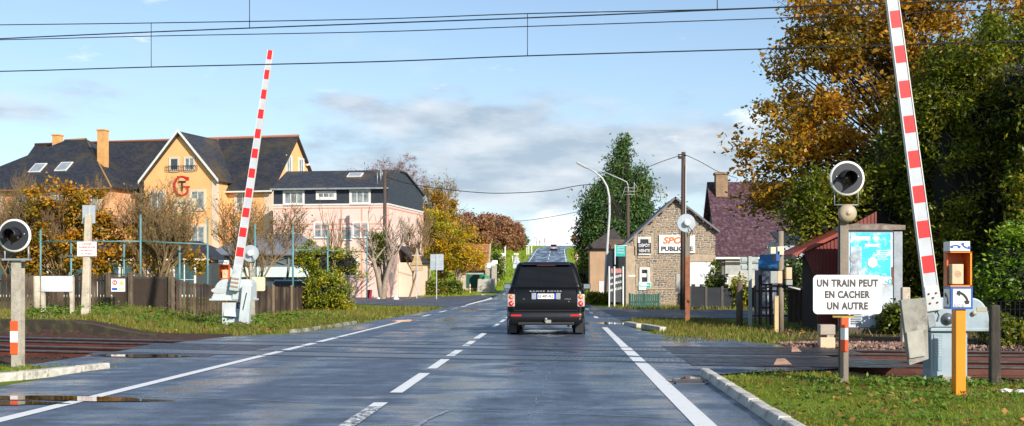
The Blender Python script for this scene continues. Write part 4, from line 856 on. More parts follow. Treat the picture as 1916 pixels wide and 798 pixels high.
# local: x grows to the right (negative leftwards), y backwards
EZ = 10.45; RZ = 15.9
def wallbox(T, name, m, x0, x1, y0, y1, z0, z1): mb = MB(); mb.bb(x0, x1, y0, y1, z0, z1); return mb.build(name, m, T)
mb = MB(); mb.bb(-30, 0, 0, 10, -1, EZ); mb.prism([(0, EZ), (10, EZ), (5, RZ-.25)], -.3, 0, plane='yz'); mb.build('wall', yellow_render, YB)
mb = MB()
mb.slab([(-30, -.45, EZ-.35), (.35, -.45, EZ-.35), (.35, 5, RZ), (-30, 5, RZ)], .16); mb.slab([(-30, 10.45, EZ-.35), (-30, 5, RZ), (.35, 5, RZ), (.35, 10.45, EZ-.35)], .16)
rf = mb.build('roof', slate, YB)
mb = MB(); mb.tube([(-30, 5, RZ+.03), (.35, 5, RZ+.03)], .13, 8); mb.build('ridge', red_ridge, rf)
mb = MB(); mb.bb(-12.6, .3, -.62, -.47, EZ-.5, EZ-.36); mb.bb(-16, -12.6, -.62, -.47, EZ-.5, EZ-.36); mb.build('gutter', white_trim, rf)
# central projecting gable
GX0, GX1, GY_, GE, GR = -12.4, -4.6, -2.0, 11.3, 15.75; GM = (GX0+GX1)/2
mb = MB(); mb.bb(GX0, GX1, GY_, -.003, -1, GE); mb.prism([(GX0, GE), (GX1, GE), (GM, GR-.2)], GY_, GY_+.3); mb.build('gable_wall', yellow_render, YB)
mb = MB()
for s_, gx in ((-1, GX0-.35), (1, GX1+.35)):
    e = GE-.38; mb.slab([(gx, GY_-.4, e), (GM, GY_-.4, GR), (GM, 5.0, GR), (gx, .8, e)] if s_ < 0 else [(GM, GY_-.4, GR), (gx, GY_-.4, e), (gx, .8, e), (GM, 5.0, GR)], .16)
g_rf = mb.build('gable_roof', slate_moss, YB)
mb = MB()
for gx in (GX0-.37, GX1+.37):
    a = Vector((gx, GY_-.44, GE-.52)); b_ = Vector((GM, GY_-.44, GR-.10)); up_ = Vector((0, 0, .30)); y_ = Vector((0, .05, 0))
    q = [a, b_, b_+y_, a+y_, a+up_, b_+up_, b_+y_+up_, a+y_+up_]; mb.hexa(q)
mb.build('bargeboard', white_trim, g_rf)
mb = MB()
for gx in (GX0-.35, GX1+.35): mb.tube([(gx, .95, GE-.25), (GM, 5.0, GR+.05)], .09, 5)
mb.build('valley_flashing', white_trim, g_rf)
mb = MB(); mb.bb(GX1-.55, GX1+.03, GY_-.05, GY_+.3, 0, GE-.2); mb.build('corner_pier', pale_render, YB)
mb = MB(); mb.bb(-.75, .04, -.04, .3, 0, EZ-.4); mb.bb(-.01, .04, .3, .9, 0, EZ-.4); mb.build('corner_pier', pale_render, YB)
# windows on the gable
window(YB, GM-.62, 12.05, .85, 1.15, GY_, 1, .14, gl=glass, surround=pale_render); window(YB, GM+1.0, 12.05, .95, 1.15, GY_, 2, .14, gl=glass_pale, surround=pale_render)
mb = MB(); mb.bb(GM-1.5, GM+1.9, GY_-.16, GY_-.13, 12.0, 12.04); mb.bb(GM-1.5, GM+1.9, GY_-.16, GY_-.13, 12.45, 12.49)
for k in range(18): mb.bb(GM-1.5+k*.2, GM-1.48+k*.2, GY_-.16, GY_-.13, 12.0, 12.46)
mb.build('window_railing', black_paint, YB)
window(YB, GX1-2.0, 8.35, 1.35, 1.65, GY_, 2, .2, surround=pale_render); window(YB, GX1-2.0, 5.0, 1.35, 1.65, GY_, 2, .2, surround=pale_render); window(YB, GX0+1.5, 8.35, 1.35, 1.65, GY_, 2, .2, surround=pale_render); window(YB, GX0+1.5, 5.0, 1.35, 1.65, GY_, 2, .2, surround=pale_render)
window(YB, -3.0, 8.3, 1.35, 1.65, 0, 2, .25, surround=pale_render); window(YB, -3.0, 5.0, 1.35, 1.65, 0, 2, .25, surround=pale_render)
for px_ in (-14.0,): window(YB, px_, 8.2, 1.3, 1.6, 0, 2, .2, surround=pale_render)
for a in (3.6, 6.2): window(YB, a, 12.0, .9, 1.7, 0.0, 2, .16, axis='y', yn=1)
mb = MB()
for a in (7.2, 8.6): mb.tube([(.05, a, 13.2-(a-7.2)*1.05), (.42, a+.15, 13.35-(a-7.2)*1.05)], .14, 6)
mb.build('eave_bracket', white_trim, YB)
# restaurant sign: red G with dark T, name board
def arc_g(m, T, cx, cz, r, y):
    mb = MB(); n = 26; o = []; i_ = []
    for k in range(n+1):
        a = R(42+ (318-42)*k/n); w_ = .10+.10*abs(math.cos((a-math.pi)/1.0))
        o.append((cx+(r+w_*.4)*math.cos(a), cz+(r+w_*.4)*math.sin(a)*1.08)); i_.append((cx+(r-w_*.9)*math.cos(a), cz+(r-w_*.9)*math.sin(a)*1.08))
    for k in range(n):
        q = [o[k], o[k+1], i_[k+1], i_[k]]; mb.prism(q, y-.06, y-.01)
    mb.bb(cx+r*.12, cx+r*.98, y-.065, y-.012, cz-r*.18, cz-r*.02); mb.bb(cx+r*.62, cx+r*.82, y-.062, y-.013, cz-r*.72, cz-r*.1); mb.bb(cx+r*.55, cx+r*.88, y-.063, y-.014, cz+r*.62, cz+r*.98)
    return mb.build('sign_letter', m, T)
sx = GM+.15
arc_g(mat('sign_red', (0.55, 0.012, 0.015), 0.5), YB, sx+.05, 10.55, .86, GY_)
text('T', 1.35, mat('sign_dark', (0.05, 0.02, 0.02), 0.5), YB, (sx+.1, GY_-.07, 10.5), name='sign_letter', ext=.012, bold=.02)
mb = MB(); mb.bb(sx-.95, sx+1.6, GY_-.05, GY_-.01, 7.95, 9.35); nb = mb.build('name_board', mat('name_board', (0.74, 0.62, 0.42), 0.6), YB)
text('Restaurant', .46, mat('sign_dark', (0.05, 0.02, 0.02), 0.5), nb, (sx+.32, GY_-.056, 8.98), ext=.006, shear=.2)
text('Tirel Guerin', .40, mat('sign_red', (0.55, 0.012, 0.015), 0.5), nb, (sx+.32, GY_-.056, 8.40), ext=.006, shear=.3)
# left wing with hipped roof
WX0, WX1, WY0, WY1, WE, WR = -33, -14.6, -4.2, 8.0, 10.6, 15.9
mb = MB(); mb.bb(WX0, WX1, WY0, WY1, -1, WE); mb.build('wing_wall', mat('orange_render', (0.62, 0.26, 0.10), 0.85, (0.70, 0.42, 0.24), 0.25), YB)
ax = -21.6; mb = MB(); e = .5; A_ = (WX0-e, WY0-e, WE-.25); B_ = (WX1+e, WY0-e, WE-.25); C_ = (WX1+e, WY1+e, WE-.25); D_ = (WX0-e, WY1+e, WE-.25); p0 = (ax-2.5, 1.9, WR-.1); p1 = (ax, 1.9, WR)
mb.slab([A_, B_, p1, p0], .15); mb.slab([B_, C_, p1], .15); mb.slab([C_, D_, p0, p1], .15); mb.slab([D_, A_, p0], .15)
w_rf = mb.build('wing_roof', slate, YB)
mb = MB(); mb.tube([B_, p1], .09, 5); mb.tube([p0, p1], .11, 5); mb.build('hip_ridge', mat('mossy_ridge', (0.28, 0.17, 0.05), 0.9), w_rf)
for sxl, yy in ((-22.4, -1.6), (-25.0, -1.8)):
    pass
def skylight(T, x, fy, w, l, base, nrm_pitch, y0, z0):
    """x centre; lies on a front slope passing (y0,z0) rising at pitch; fy distance up the slope"""
    p = math.atan(nrm_pitch); mb = MB(); c_ = Vector((x, y0+math.cos(p)*fy, z0+math.sin(p)*fy))+Vector((0, -math.sin(p), math.cos(p)))*.06
    mb.box(c_, (w, l, .08), 0, rx=p); o = mb.build('skylight', white_trim, T); mb = MB(); mb.box(c_+Vector((0, -math.sin(p), math.cos(p)))*.045, (w-.22, l-.25, .012), 0, rx=p); mb.build('pane', mat('skylight_glass', (0.30, 0.34, 0.38), 0.15, (0.22, 0.26, 0.30), 2), o)
wp = (WR-WE+.25)/(1.9-WY0+e); skylight(w_rf, -21.3, 3.6, 1.35, 1.5, 0, wp, WY0-e, WE-.25); skylight(w_rf, -24.2, 3.5, 1.35, 1.5, 0, wp, WY0-e, WE-.25)
mp_ = (RZ-EZ+.35)/5.45; skylight(rf, -13.9, 4.0, 1.0, 1.35, 0, mp_, -.45, EZ-.35)
for cx_, cy_, z0, z1 in ((-17.6, -1.0, 12.2, 16.2), (-26.5, 4.0, 12.5, 16.6)):
    mb = MB(); mb.bb(cx_-.38, cx_+.38, cy_-.38, cy_+.38, z0, z1); mb.bb(cx_-.45, cx_+.45, cy_-.45, cy_+.45, z1, z1+.14); mb.build('chimney', mat('chimney_render', (0.68, 0.36, 0.12), 0.85, (0.55, 0.28, 0.10), 2), YB)
for wx in (-16.6, -20.2, -23.8, -27.5): window(YB, wx, 7.9, 1.5, 1.8, WY0, 2, .3, surround=pale_render)
mb = MB(); mb.bb(WX0-.4, WX1+.4, WY0-e-.14, WY0-e-.02, WE-.42, WE-.28); mb.build('gutter', mat('rust_gutter', (0.25, 0.10, 0.06), 0.6), w_rf)

# --- pink house with slate attic
PB = thing('pink_building', 'pale pink house with dark slate attic storey and white framed windows', 'building', (-14.55, 100, 0), 0); PB.rotation_euler = (0, 0, -R(8))
D = 11.8; L_ = 10.2; ZP = 7.95
mb = MB(); mb.bb(-L_, 0, 0, D, -1, ZP); mb.build('wall', pink_render, PB)
prof = [(0.02, ZP+.12), (D-.02, ZP+.12), (D-.02, 9.75), (5.6, 11.15), (3.4, 11.15), (0.02, 9.5)]
mb = MB(); mb.prism(prof, -L_+.02, -.02, plane='yz'); mb.build('slate_attic', slate_wall, PB)
mb = MB(); mb.slab([(-L_-.1, -.35, 9.42), (.12, -.35, 9.42), (.12, 3.4, 11.25), (-L_-.1, 3.4, 11.25)], .12); mb.slab([(-L_-.1, 3.4, 11.25), (.12, 3.4, 11.25), (.12, 5.6, 11.25), (-L_-.1, 5.6, 11.25)], .12); mb.slab([(-L_-.1, D+.3, 9.68), (-L_-.1, 5.6, 11.25), (.12, 5.6, 11.25), (.12, D+.3, 9.68)], .12)
rf = mb.build('roof', slate_moss, PB)
mb = MB(); mb.bb(-L_-.1, .12, -.47, -.36, 9.28, 9.42); mb.tube([(-1.0, 1.2, 10), (-1.0, 1.2, 11.1)], .07, 6); mb.build('gutter', metal_grey, rf)
skylight(rf, -3.6, 2.9, 1.3, .9, 0, (11.25-9.42)/3.75, -.35, 9.42)
mb = MB(); mb.bb(-L_-.03, .06, -.06, -.003, ZP, ZP+.14); mb.bb(.003, .06, 0, D, ZP, ZP+.14); mb.build('cornice', white_trim, PB)
mb = MB()
for z_ in (7.72, 6.35, 5.9): mb.bb(-L_, .02, -.022, -.004, z_-.05, z_+.05)
for x_ in (-8.6, -4.1, -2.3, -.12): mb.bb(x_-.06, x_+.06, -.026, -.005, 0, 7.8)
mb.bb(.004, .03, 0, D, 7.68, 7.78); mb.bb(.004, .032, -.02, .12, 0, 7.8); mb.bb(.004, .032, D-.25, D, 0, 7.8); mb.build('facade_band', pink_band, PB)
window(PB, -8.35, 8.12, 1.65, 1.02, 0, 3, .14); window(PB, -5.45, 8.6, 1.45, .42, 0, 3, .18); window(PB, -2.45, 8.12, 1.6, 1.05, 0, 3, .14)
window(PB, -5.9, 5.2, 1.2, 1.25, 0, 2, .08); window(PB, -2.4, 5.2, 1.3, 1.25, 0, 2, .08); window(PB, -3.6, 5.0, .9, 1.1, 0, 1, .05)
window(PB, -3.3, 1.9, 1.1, 1.5, 0, 2, .06, gl=glass)
mb = MB(); mb.slab([(.02, 3.0, 4.6), (1.6, 3.0, 3.1), (1.6, 8.6, 3.1), (.02, 8.6, 4.6)], .1); mb.build('porch_roof', slate, PB)
mb = MB(); mb.bb(.02, 1.3, 3.2, 8.4, 0, 3.1); mb.build('porch_wall', pale_render, PB)

# --- low restaurant annex and conservatory behind the fence
AN = thing('restaurant_annex', 'long low glazed dining room with dark roof behind the wooden fence', 'building', (PX(-60, 84), 84, 0), 0)
aw = PX(395, 84)-PX(-60, 84)
mb = MB(); mb.bb(0, aw, 0, 8, 0, 3.05); mb.build('wall', mat('annex_dark_wall', (0.05, 0.06, 0.065), 0.7), AN)
mb = MB(); mb.slab([(-.3, -.4, 3.05), (aw+.3, -.4, 3.05), (aw-2, 4, 4.45), (-.3, 4, 4.45)], .12); mb.slab([(-.3, 8.4, 3.05), (-.3, 4, 4.45), (aw-2, 4, 4.45), (aw+.3, 8.4, 3.05)], .12); mb.slab([(aw+.3, -.4, 3.05), (aw+.3, 8.4, 3.05), (aw-2, 4, 4.45)], .12); mb.build('roof', slate, AN)
mb = MB(); mb.bb(0, aw, -.5, -.41, 2.9, 3.04); mb.build('gutter', white_trim, AN)
for k in range(9): window(AN, 1.1+k*(aw-1.2)/9, .4, 1.5, 2.3, 0, 2, .08, gl=mat('teal_dark_glass', (0.02, 0.06, 0.07), .08, (0.05, 0.10, 0.11), 1, spec=.6), bars=1)
CV = thing('conservatory', 'grey lattice fronted conservatory with white blinds left of the pink house', 'building', (PX(395, 88), 88, 0), 0); cw = PX(590, 88)-PX(395, 88)
mb = MB(); mb.bb(.1, cw-.1, .1, 6, 0, 3.4); mb.build('wall', mat('conservatory_interior', (0.10, 0.13, 0.13), 0.5), CV)
mb = MB(); gy_ = mat('grey_roofing', (0.13, 0.15, 0.18), 0.6, (0.17, 0.19, 0.22), 1)
mb.slab([(-.3, -.4, 3.45), (cw+.3, -.4, 3.45), (cw-1.8, 3, 5.1), (1.8, 3, 5.1)], .1); mb.slab([(-.3, 6.4, 3.45), (1.8, 3, 5.1), (cw-1.8, 3, 5.1), (cw+.3, 6.4, 3.45)], .1); mb.slab([(cw+.3, -.4, 3.45), (cw+.3, 6.4, 3.45), (cw-1.8, 3, 5.1)], .1); mb.slab([(-.3, -.4, 3.45), (1.8, 3, 5.1), (-.3, 6.4, 3.45)], .1); mb.build('roof', gy_, CV)
mb = MB(); gf_ = mat('grey_frame', (0.17, 0.18, 0.19), 0.6)
mb.bb(0, cw, -.06, .06, 3.28, 3.42); mb.bb(0, cw, -.06, .06, 2.5, 2.62)
nb_ = 4
for k in range(nb_+1): x_ = .06+(cw-.12)*k/nb_; mb.bb(x_-.06, x_+.06, -.065, .065, 0, 3.3)
for k in range(nb_):
    xa = .06+(cw-.12)*k/nb_; xb = .06+(cw-.12)*(k+1)/nb_
    for za, zb_ in ((2.6, 3.3), (3.3, 2.6)): mb.tube([(xa, -.03, za), (xb, -.03, zb_)], .045, 4, sm=False)
mb.build('lattice_frame', gf_, CV)
for k in range(nb_):
    xa = .16+(cw-.12)*k/nb_; xb = -.04+(cw-.12)*(k+1)/nb_
    mb = MB(); mb.slab([(xa, -.5, 1.75), (xb, -.5, 1.75), (xb, -.08, 2.5), (xa, -.08, 2.5)], .02); mb.build('blind', mat('pale_green_blind', (0.48, 0.58, 0.52), 0.7), CV)
    mb = MB(); mb.bb(xa, xb, .02, .05, .5, 1.9); mb.build('window_pane', glass, CV)

# --- garage with orange mossy tile roof
tile_o = brickmat('orange_lichen_tiles', (0.26, 0.10, 0.05), (0.36, 0.15, 0.07), (0.10, 0.05, 0.03), 0.25, 0.2, 0.01, 0.85, 0.01, 0.4, tint=(0.60, 0.20, 0.03), tscale=0.8, vscale=1.4)
GA = thing('garage', 'small garage with orange lichen covered tile roof and white wall', 'building', (PX(862, 124), 124, elev(124)-.1), 0); gw = PX(912, 124)-PX(862, 124)
mb = MB(); mb.bb(0, gw, 0, 6, 0, 2.4); mb.prism([(0, 2.4), (6, 2.4), (3, 4.9)], gw-.25, gw, plane='yz'); mb.build('wall', mat('garage_render', (0.55, 0.46, 0.36), 0.9, (0.42, 0.35, 0.28), 1.2), GA)
mb = MB(); mb.slab([(-.3, -.4, 2.2), (gw+.05, -.4, 2.2), (gw+.05, 3, 5.05), (-.3, 3, 5.05)], .14); mb.slab([(-.3, 6.4, 2.2), (-.3, 3, 5.05), (gw+.05, 3, 5.05), (gw+.05, 6.4, 2.2)], .14); mb.build('roof', tile_o, GA)
mb = MB(); mb.slab([(gw+.06, -.4, 2.15), (gw+.22, -.4, 2.15), (gw+.22, 3, 5.1), (gw+.06, 3, 5.1)], .2); mb.build('verge_coping', concrete, GA)
GT = thing('green_gate', 'dark green solid gate beside the recycling container', 'gate', (PX(872, 120), 120, elev(120)), 0); gwd = PX(905, 120)-PX(872, 120)
mb = MB(); mb.bb(0, gwd, 0, .05, .35, 1.75)
mb.build('gate_leaf', green_dark, GT); mb = MB(); mb.bb(0, gwd, -.01, .07, 1.75, 1.9); mb.build('gate_top_rail', mat('pale_top', (0.35, 0.42, 0.38), 0.6), GT)
RC = thing('recycling_container', 'grey recycling container with round green lid', 'container', (PX(907, 117), 117, elev(117)), 0)
mb = MB(); mb.hexa([(-.78, 0, 0), (.5, 0, 0), (.5, 1.1, 0), (-.78, 1.1, 0), (-.7, .1, 1.35), (.48, .1, 1.35), (.48, 1.0, 1.35), (-.7, 1.0, 1.35)]); mb.build('body', mat('container_grey', (0.42, 0.40, 0.36), 0.6), RC, bevel=.05)
mb = MB(); mb.lathe([(.0, .42), (.25, .40), (.45, .25), (.52, .0)], (-.12, .55, 1.35), 'z', 16); mb.build('lid', mat('lid_green', (0.02, 0.26, 0.12), 0.5), RC)
mb = MB(); mb.tube([(-.12, .0, 1.5), (-.12, .12, 1.52)], .14, 10); mb.build('hatch', black_paint, RC)
mb = MB(); mb.bb(.5, .95, .05, 1.0, 0, 1.4); mb.build('side_box', mat('container_blue_grey', (0.30, 0.33, 0.38), 0.6), RC)
# row of stone posts with white tops climbing the verge
mb = None
PSTS = [(912, 118), (916, 124), (921, 131), (926, 138), (931, 146), (936, 155), (941, 165)]
proto = None
for i, (px, Y) in enumerate(PSTS):
    x = PX(px, Y)
    if proto is None:
        proto = thing('stone_gatepost', '', 'post', (x, Y, elev(Y)-.1), 0, 'stone posts with white caps beside the hill road')
        mb = MB(); mb.bb(-.22, .22, -.25, .25, 0, 2.5); mb.build('shaft', concrete, proto, bevel=.03); mb = MB(); mb.bb(-.32, .32, -.33, .33, 2.5, 2.95); mb.build('cap', white_paint, proto, bevel=.06); T = proto
        T['label'] = 'pale stone post with white cap, one of a row beside the hill road'
    else:
        T = proto.copy(); C.objects.link(T); T.location = (x, Y, elev(Y)-.1)
        for ch in list(proto.children): c_ = ch.copy(); C.objects.link(c_); c_.parent = T
        T['label'] = proto['label']
mb = MB(); mb.bb(0, .3, 0, 46, -.2, 1.5); T = tag(mb.build('garden_wall', mat('mottled_wall', (0.34, 0.29, 0.23), 0.9, (0.22, 0.18, 0.14), 1.5), loc=(PX(911, 120)-.15, 120, elev(125)-.2), rot=(R(1.6), 0, R(2.1))), 'mottled stone garden wall joining the white capped posts', 'wall')

# --- stone house on the right
stone_wall = brickmat('rubble_stone', (0.29, 0.21, 0.145), (0.115, 0.10, 0.095), (0.50, 0.43, 0.33), 0.27, 0.125, 0.020, 0.9, 0.055, 0.9, tint=(0.40, 0.30, 0.19), tscale=1.2, squash=.7)
dressed = mat('dressed_stone', (0.46, 0.36, 0.25), 0.9, (0.35, 0.27, 0.19), 4, 0.3, 20)
HY = 66; hx0 = PX(1172, HY); hx1 = PX(1335, HY); hw = hx1-hx0
ST = thing('stone_house', 'brown rubble stone gabled house with shop signs and white garage door', 'building', (hx0, HY, 0), 0)
def hz(y): return PZ(y, HY)
def hx(x): return PX(x, HY)-hx0
eL = hz(474); apx = hx(1263); aZ = hz(372); eR = hz(437)
mb = MB(); mb.prism([(0, -.1), (hw+.1, -.1), (hw+.1, hz(430)), (apx, aZ), (0, eL+.55)], 0, 9); mb.build('wall', stone_wall, ST)
mb = MB(); ov = .35
sl = (aZ-eL-.55)/apx
mb.slab([(-ov, -.3, eL+.62-ov*sl), (apx, -.3, aZ+.10), (apx, 9.2, aZ+.10), (-ov, 9.2, eL+.62-ov*sl)], .10); sr = (aZ-hz(430))/(hw+.1-apx)
mb.slab([(apx, -.3, aZ+.10), (hw+.35, -.3, hz(430)+.10-.25*sr), (hw+.35, 9.2, hz(430)+.10-.25*sr), (apx, 9.2, aZ+.10)], .10)
rf = mb.build('roof', mat('grey_slate_edge', (0.13, 0.12, 0.13), 0.7, (0.19, 0.17, 0.17), 4), ST)
mb = MB()
for k in range(5):
    t_ = .12+k*.2; mb.bb(apx*t_-.05, apx*t_+.05, -.28, 0, eL+.42+apx*sl*t_, eL+.54+apx*sl*t_); q = apx+(hw-apx)*t_; mb.bb(q-.05, q+.05, -.28, 0, aZ-.15-(q-apx)*sr, aZ-.03-(q-apx)*sr)
mb.build('purlin_end', wood_dark, rf)
mb = MB(); mb.bb(-.03, .5, -.03, .002, -.1, eL+.4); mb.build('quoin', dressed, ST)
mb = MB(); mb.bb(hx(1288), hw+.12, -.05, .002, hz(490), hz(478)); mb.bb(hx(1193), hx(1219), -.04, .002, hz(484), hz(476)); mb.build('lintel', dressed, ST)
mb = MB(); mb.bb(hx(1291), hw+.08, -.035, .01, 0, hz(491)); mb.build('garage_door', mat('garage_door_white', (0.72, 0.70, 0.70), 0.5, (0.68, 0.66, 0.66), 2), ST)
for (x0, x1, y0, y1, gl_) in ((1194, 1217, 446, 475, glass), (1197, 1215, 503, 533, glass)):
    cx = (hx(x0)+hx(x1))/2; w_ = hx(x1)-hx(x0); window(ST, cx, hz(y1), w_-.1, hz(y0)-hz(y1), 0, 1, .07, gl=gl_)
    mb = MB(); mb.bb(cx-w_/2-.22, cx-w_/2-.075, -.03, .002, hz(y1)-.1, hz(y0)+.25); mb.bb(cx+w_/2+.03, cx+w_/2+.18, -.03, .002, hz(y1)-.1, hz(y0)+.25); mb.build('window_jamb', dressed, ST)
cx = hx(1205.5); sg = mat('sign_navy', (0.015, 0.02, 0.035), 0.5)
mb = MB(); mb.bb(cx-.37, cx+.37, -.10, -.075, hz(475), hz(455)); nb = mb.build('shop_sign', sg, ST)
text('DÉPÔT', .235, sign_white, nb, (cx, -.105, hz(460.2)), bold=.003, width=.62); text('VENTE', .235, sign_white, nb, (cx, -.105, hz(469.8)), bold=.003, width=.62)
mb = MB(); mb.bb(cx-.2, cx+.12, -.065, -.05, hz(519), hz(512)); mb.build('door_notice', sign_white, ST)
tq = mat('turquoise_sign', (0.02, 0.42, 0.38), 0.5); tqp = mat('pale_turquoise', (0.42, 0.74, 0.70), 0.5, (0.60, 0.78, 0.75), 4)
mb = MB(); mb.bb(hx(1195), hx(1218), -.075, -.02, hz(543), hz(528)); nb = mb.build('shop_sign', tqp, ST); mb = MB(); mb.bb(hx(1210), hx(1217), -.08, -.076, hz(539), hz(530)); mb.build('sign_patch', tq, nb)
mb = MB(); mb.bb(hx(1176), hx(1189), -.04, -.01, hz(518), hz(515)); nb = mb.build('house_plaque', sign_white, ST)
# advertising board
mb = MB(); bx0, bx1 = hx(1233), hx(1300); mb.bb(bx0, bx1, -.09, -.03, hz(474), hz(440)); nb = mb.build('advertising_board', mat('board_white', (0.80, 0.78, 0.75), 0.5), ST)
text('SPOT', .50, mat('orange_letter', (0.80, 0.16, 0.01), 0.5), nb, (bx0+.20, -.095, hz(451)), align='LEFT', bold=.018, width=1.5, shear=.25)
text('PUBLICITE', .34, black_paint, nb, ((bx0+bx1)/2, -.095, hz(466.5)), bold=.014, width=1.78)
# low wall under it
lw = thing('low_stone_wall', 'low pale stone wall at the foot of the stone house', 'wall', (hx0+1.0, HY-2.2, 0), 0); mb = MB(); mb.bb(0, 3.0, 0, .3, -.1, .95); mb.build('masonry', stone_wall, lw); mb = MB(); mb.bb(-.03, 3.05, -.04, .34, .95, 1.05); mb.build('coping', dressed, lw)
# green palisade
GF = thing('green_fence', 'short dark green paling fence in front of the stone house', 'fence', (PX(1178, 62), 62, 0), 0); fw = PX(1233, 62)-PX(1178, 62)
mb = MB()
for k in range(int(fw/.11)): mb.bb(k*.11, k*.11+.09, 0, .03, .02, .72+.015*math.sin(k*1.7))
mb.bb(0, fw, .03, .07, .25, .32); mb.build('paling_panel', green_dark, GF)
for x_ in (0, fw/2, fw): mb = MB(); mb.bb(x_-.04, x_+.04, .03, .11, 0, .78); mb.build('post', green_dark, GF)

# --- ochre hut with dark conical roof, with the narrow dark link to the stone house
HT = thing('ochre_hut', 'small ochre rendered hut with a dark sagging hipped roof', 'building', (PX(1103, 92), 92, 0), 0); w_ = PX(1168, 92)-PX(1103, 92); zt = PZ(463, 92)
mb = MB(); mb.bb(0, w_, 0, 3.4, -.2, zt); mb.build('wall', mat('ochre_render', (0.46, 0.30, 0.18), 0.9, (0.36, 0.23, 0.14), 0.9, 0.2, 20), HT)
rd = mat('dark_old_slates', (0.035, 0.030, 0.030), 0.85, (0.06, 0.045, 0.04), 3, 0.4, 10); apz = PZ(425, 92); m_ = (w_*.72, 1.7, apz)
mb = MB(); A_ = (-.35, -.35, zt-.08); B_ = (w_+.4, -.35, zt-.08); C_ = (w_+.4, 3.75, zt-.08); D_ = (-.35, 3.75, zt-.08)
mb.slab([A_, B_, m_], .12); mb.slab([B_, C_, m_], .12); mb.slab([C_, D_, m_], .12); mb.slab([D_, A_, m_], .12); mb.build('roof', rd, HT)
mb = MB(); mb.bb(w_*.27, w_*.5, -.04, .02, 0, 1.45); mb.build('door', mat('pale_pink_door', (0.66, 0.58, 0.58), 0.6), HT)
LK = thing('lean_to', 'narrow dark fronted lean-to between the hut and the stone house', 'building', (PX(1146, 76), 76, 0), 0); w_ = PX(1173, 76)-PX(1146, 76)
mb = MB(); mb.bb(0, w_, 0, 8, 0, PZ(468, 76)); mb.build('wall', mat('lean_to_dark', (0.07, 0.08, 0.09), 0.7, (0.11, 0.12, 0.13), 3), LK)
mb = MB(); mb.slab([(-.1, -.2, PZ(462, 76)), (w_+.2, -.2, PZ(462, 76)), (w_+.2, 8, PZ(440, 76)), (-.1, 8, PZ(440, 76))], .15); mb.build('roof', brickmat('mossy_tiles_brown', (0.20, 0.13, 0.08), (0.12, 0.08, 0.06), (0.05, 0.04, 0.03), .25, .16, .01, .9, .02, .4, tint=(0.34, 0.19, 0.04), tscale=1.2), LK)
# hanging turquoise shop sign
HS = thing('hanging_sign', 'turquoise projecting shop sign on a white bracket by the stone house', 'sign', (PX(1160, 65.4), 65.4, PZ(470, 65.4)), 0)
mb = MB(); mb.bb(-.25, .30, 0, .12, -.30, .30); pn = mb.build('sign_panel', tq, HS)
for i, (s_, z_) in enumerate((('DÉPÔT', .20), ('VENTE', .05), ('MEUBLES', -.10))): text(s_, .11, sign_white, pn, (.04, -.006, z_), width=.38 if i < 2 else .42)
mb = MB(); mb.bb(-.29, -.25, -.02, .14, -.75, .36); mb.tube([(-.27, .05, .3), (.42, .05, .3)], .02, 5); mb.build('bracket', white_paint, HS)
# slanting black and white board
SB = thing('sign_board', 'black advertising board with white slanting letters between white posts', 'sign', (PX(1140, 64.5), 64.5, 0), 0); w_ = PX(1166, 64.5)-PX(1140, 64.5)
for x_ in (0, w_*.38, w_): mb = MB(); mb.bb(x_-.035, x_+.035, -.04, .04, 0, PZ(499, 64.5)); mb.build('post', white_paint, SB)
zt = PZ(502, 64.5); mb = MB(); mb.bb(.03, w_-.03, .045, .07, .25, zt); pn = mb.build('panel', mat('board_black', (0.05, 0.055, 0.065), 0.5), SB)
mb = MB(); mb.bb(.10, w_-.06, .03, .044, zt-.27, zt-.03); mb.build('panel_heading', mat('faded_red', (0.50, 0.20, 0.16), 0.6), SB)
for i, s_ in enumerate(('ENSEIGNES', 'PANNEAUX', 'VEHICULES')): text(s_, .17, sign_white, pn, (w_/2, .036, zt-.48-i*.34), rot=(R(90), R(-14), 0), bold=.004, width=w_*.98)

# --- purple roofed house
pur = brickmat('purple_tiles', (0.052, 0.020, 0.030), (0.072, 0.028, 0.038), (0.022, 0.012, 0.016), 0.24, 0.15, 0.008, 0.55, 0.0, 0.5, tint=(0.20, 0.13, 0.14), tscale=5, vscale=1.1, spec=.5)
PH = thing('purple_roofed_house', 'steep roofed house with purplish red tiles and a rendered chimney', 'building', (PX(1346, 72), 72, 0), 0)
def uz(y): return PZ(y, 72)
def ux(x): return PX(x, 72)-PX(1346, 72)
w_ = 13.5; e_ = uz(478); r_ = uz(338)+.25
mb = MB(); mb.bb(.15, w_, 0, 8, -.1, e_); mb.prism([(0, e_), (8, e_), (4, r_-.5)], .15, .4, plane='yz'); mb.build('wall', mat('grey_render', (0.17, 0.165, 0.17), 0.9, (0.11, 0.11, 0.12), 1.5), PH)
mb = MB(); mb.slab([(-.25, -.5, e_-.05), (w_, -.5, e_-.05), (w_, 4, r_), (-.25, 4, r_)], .15); mb.slab([(-.25, 8.5, e_-.05), (-.25, 4, r_), (w_, 4, r_), (w_, 8.5, e_-.05)], .15); rf = mb.build('roof', pur, PH)
mb = MB(); mb.bb(.2, .95, 3.0, 3.9, uz(362), uz(318)); mb.bb(.13, 1.02, 2.93, 3.97, uz(318), uz(315)+.04); mb.build('chimney', mat('chimney_brown', (0.30, 0.20, 0.11), 0.9, (0.20, 0.13, 0.08), 3, 0.3), PH)
mb = MB(); mb.bb(-.3, w_, -.64, -.52, e_-.25, e_-.12); mb.build('gutter', white_trim, rf)
mb = MB(); mb.bb(.35, 2.6, -.06, -.003, 0, e_-.3); mb.build('door_bay', mat('cream_panels', (0.55, 0.50, 0.38), 0.7, (0.30, 0.32, 0.33), 1.2), PH)
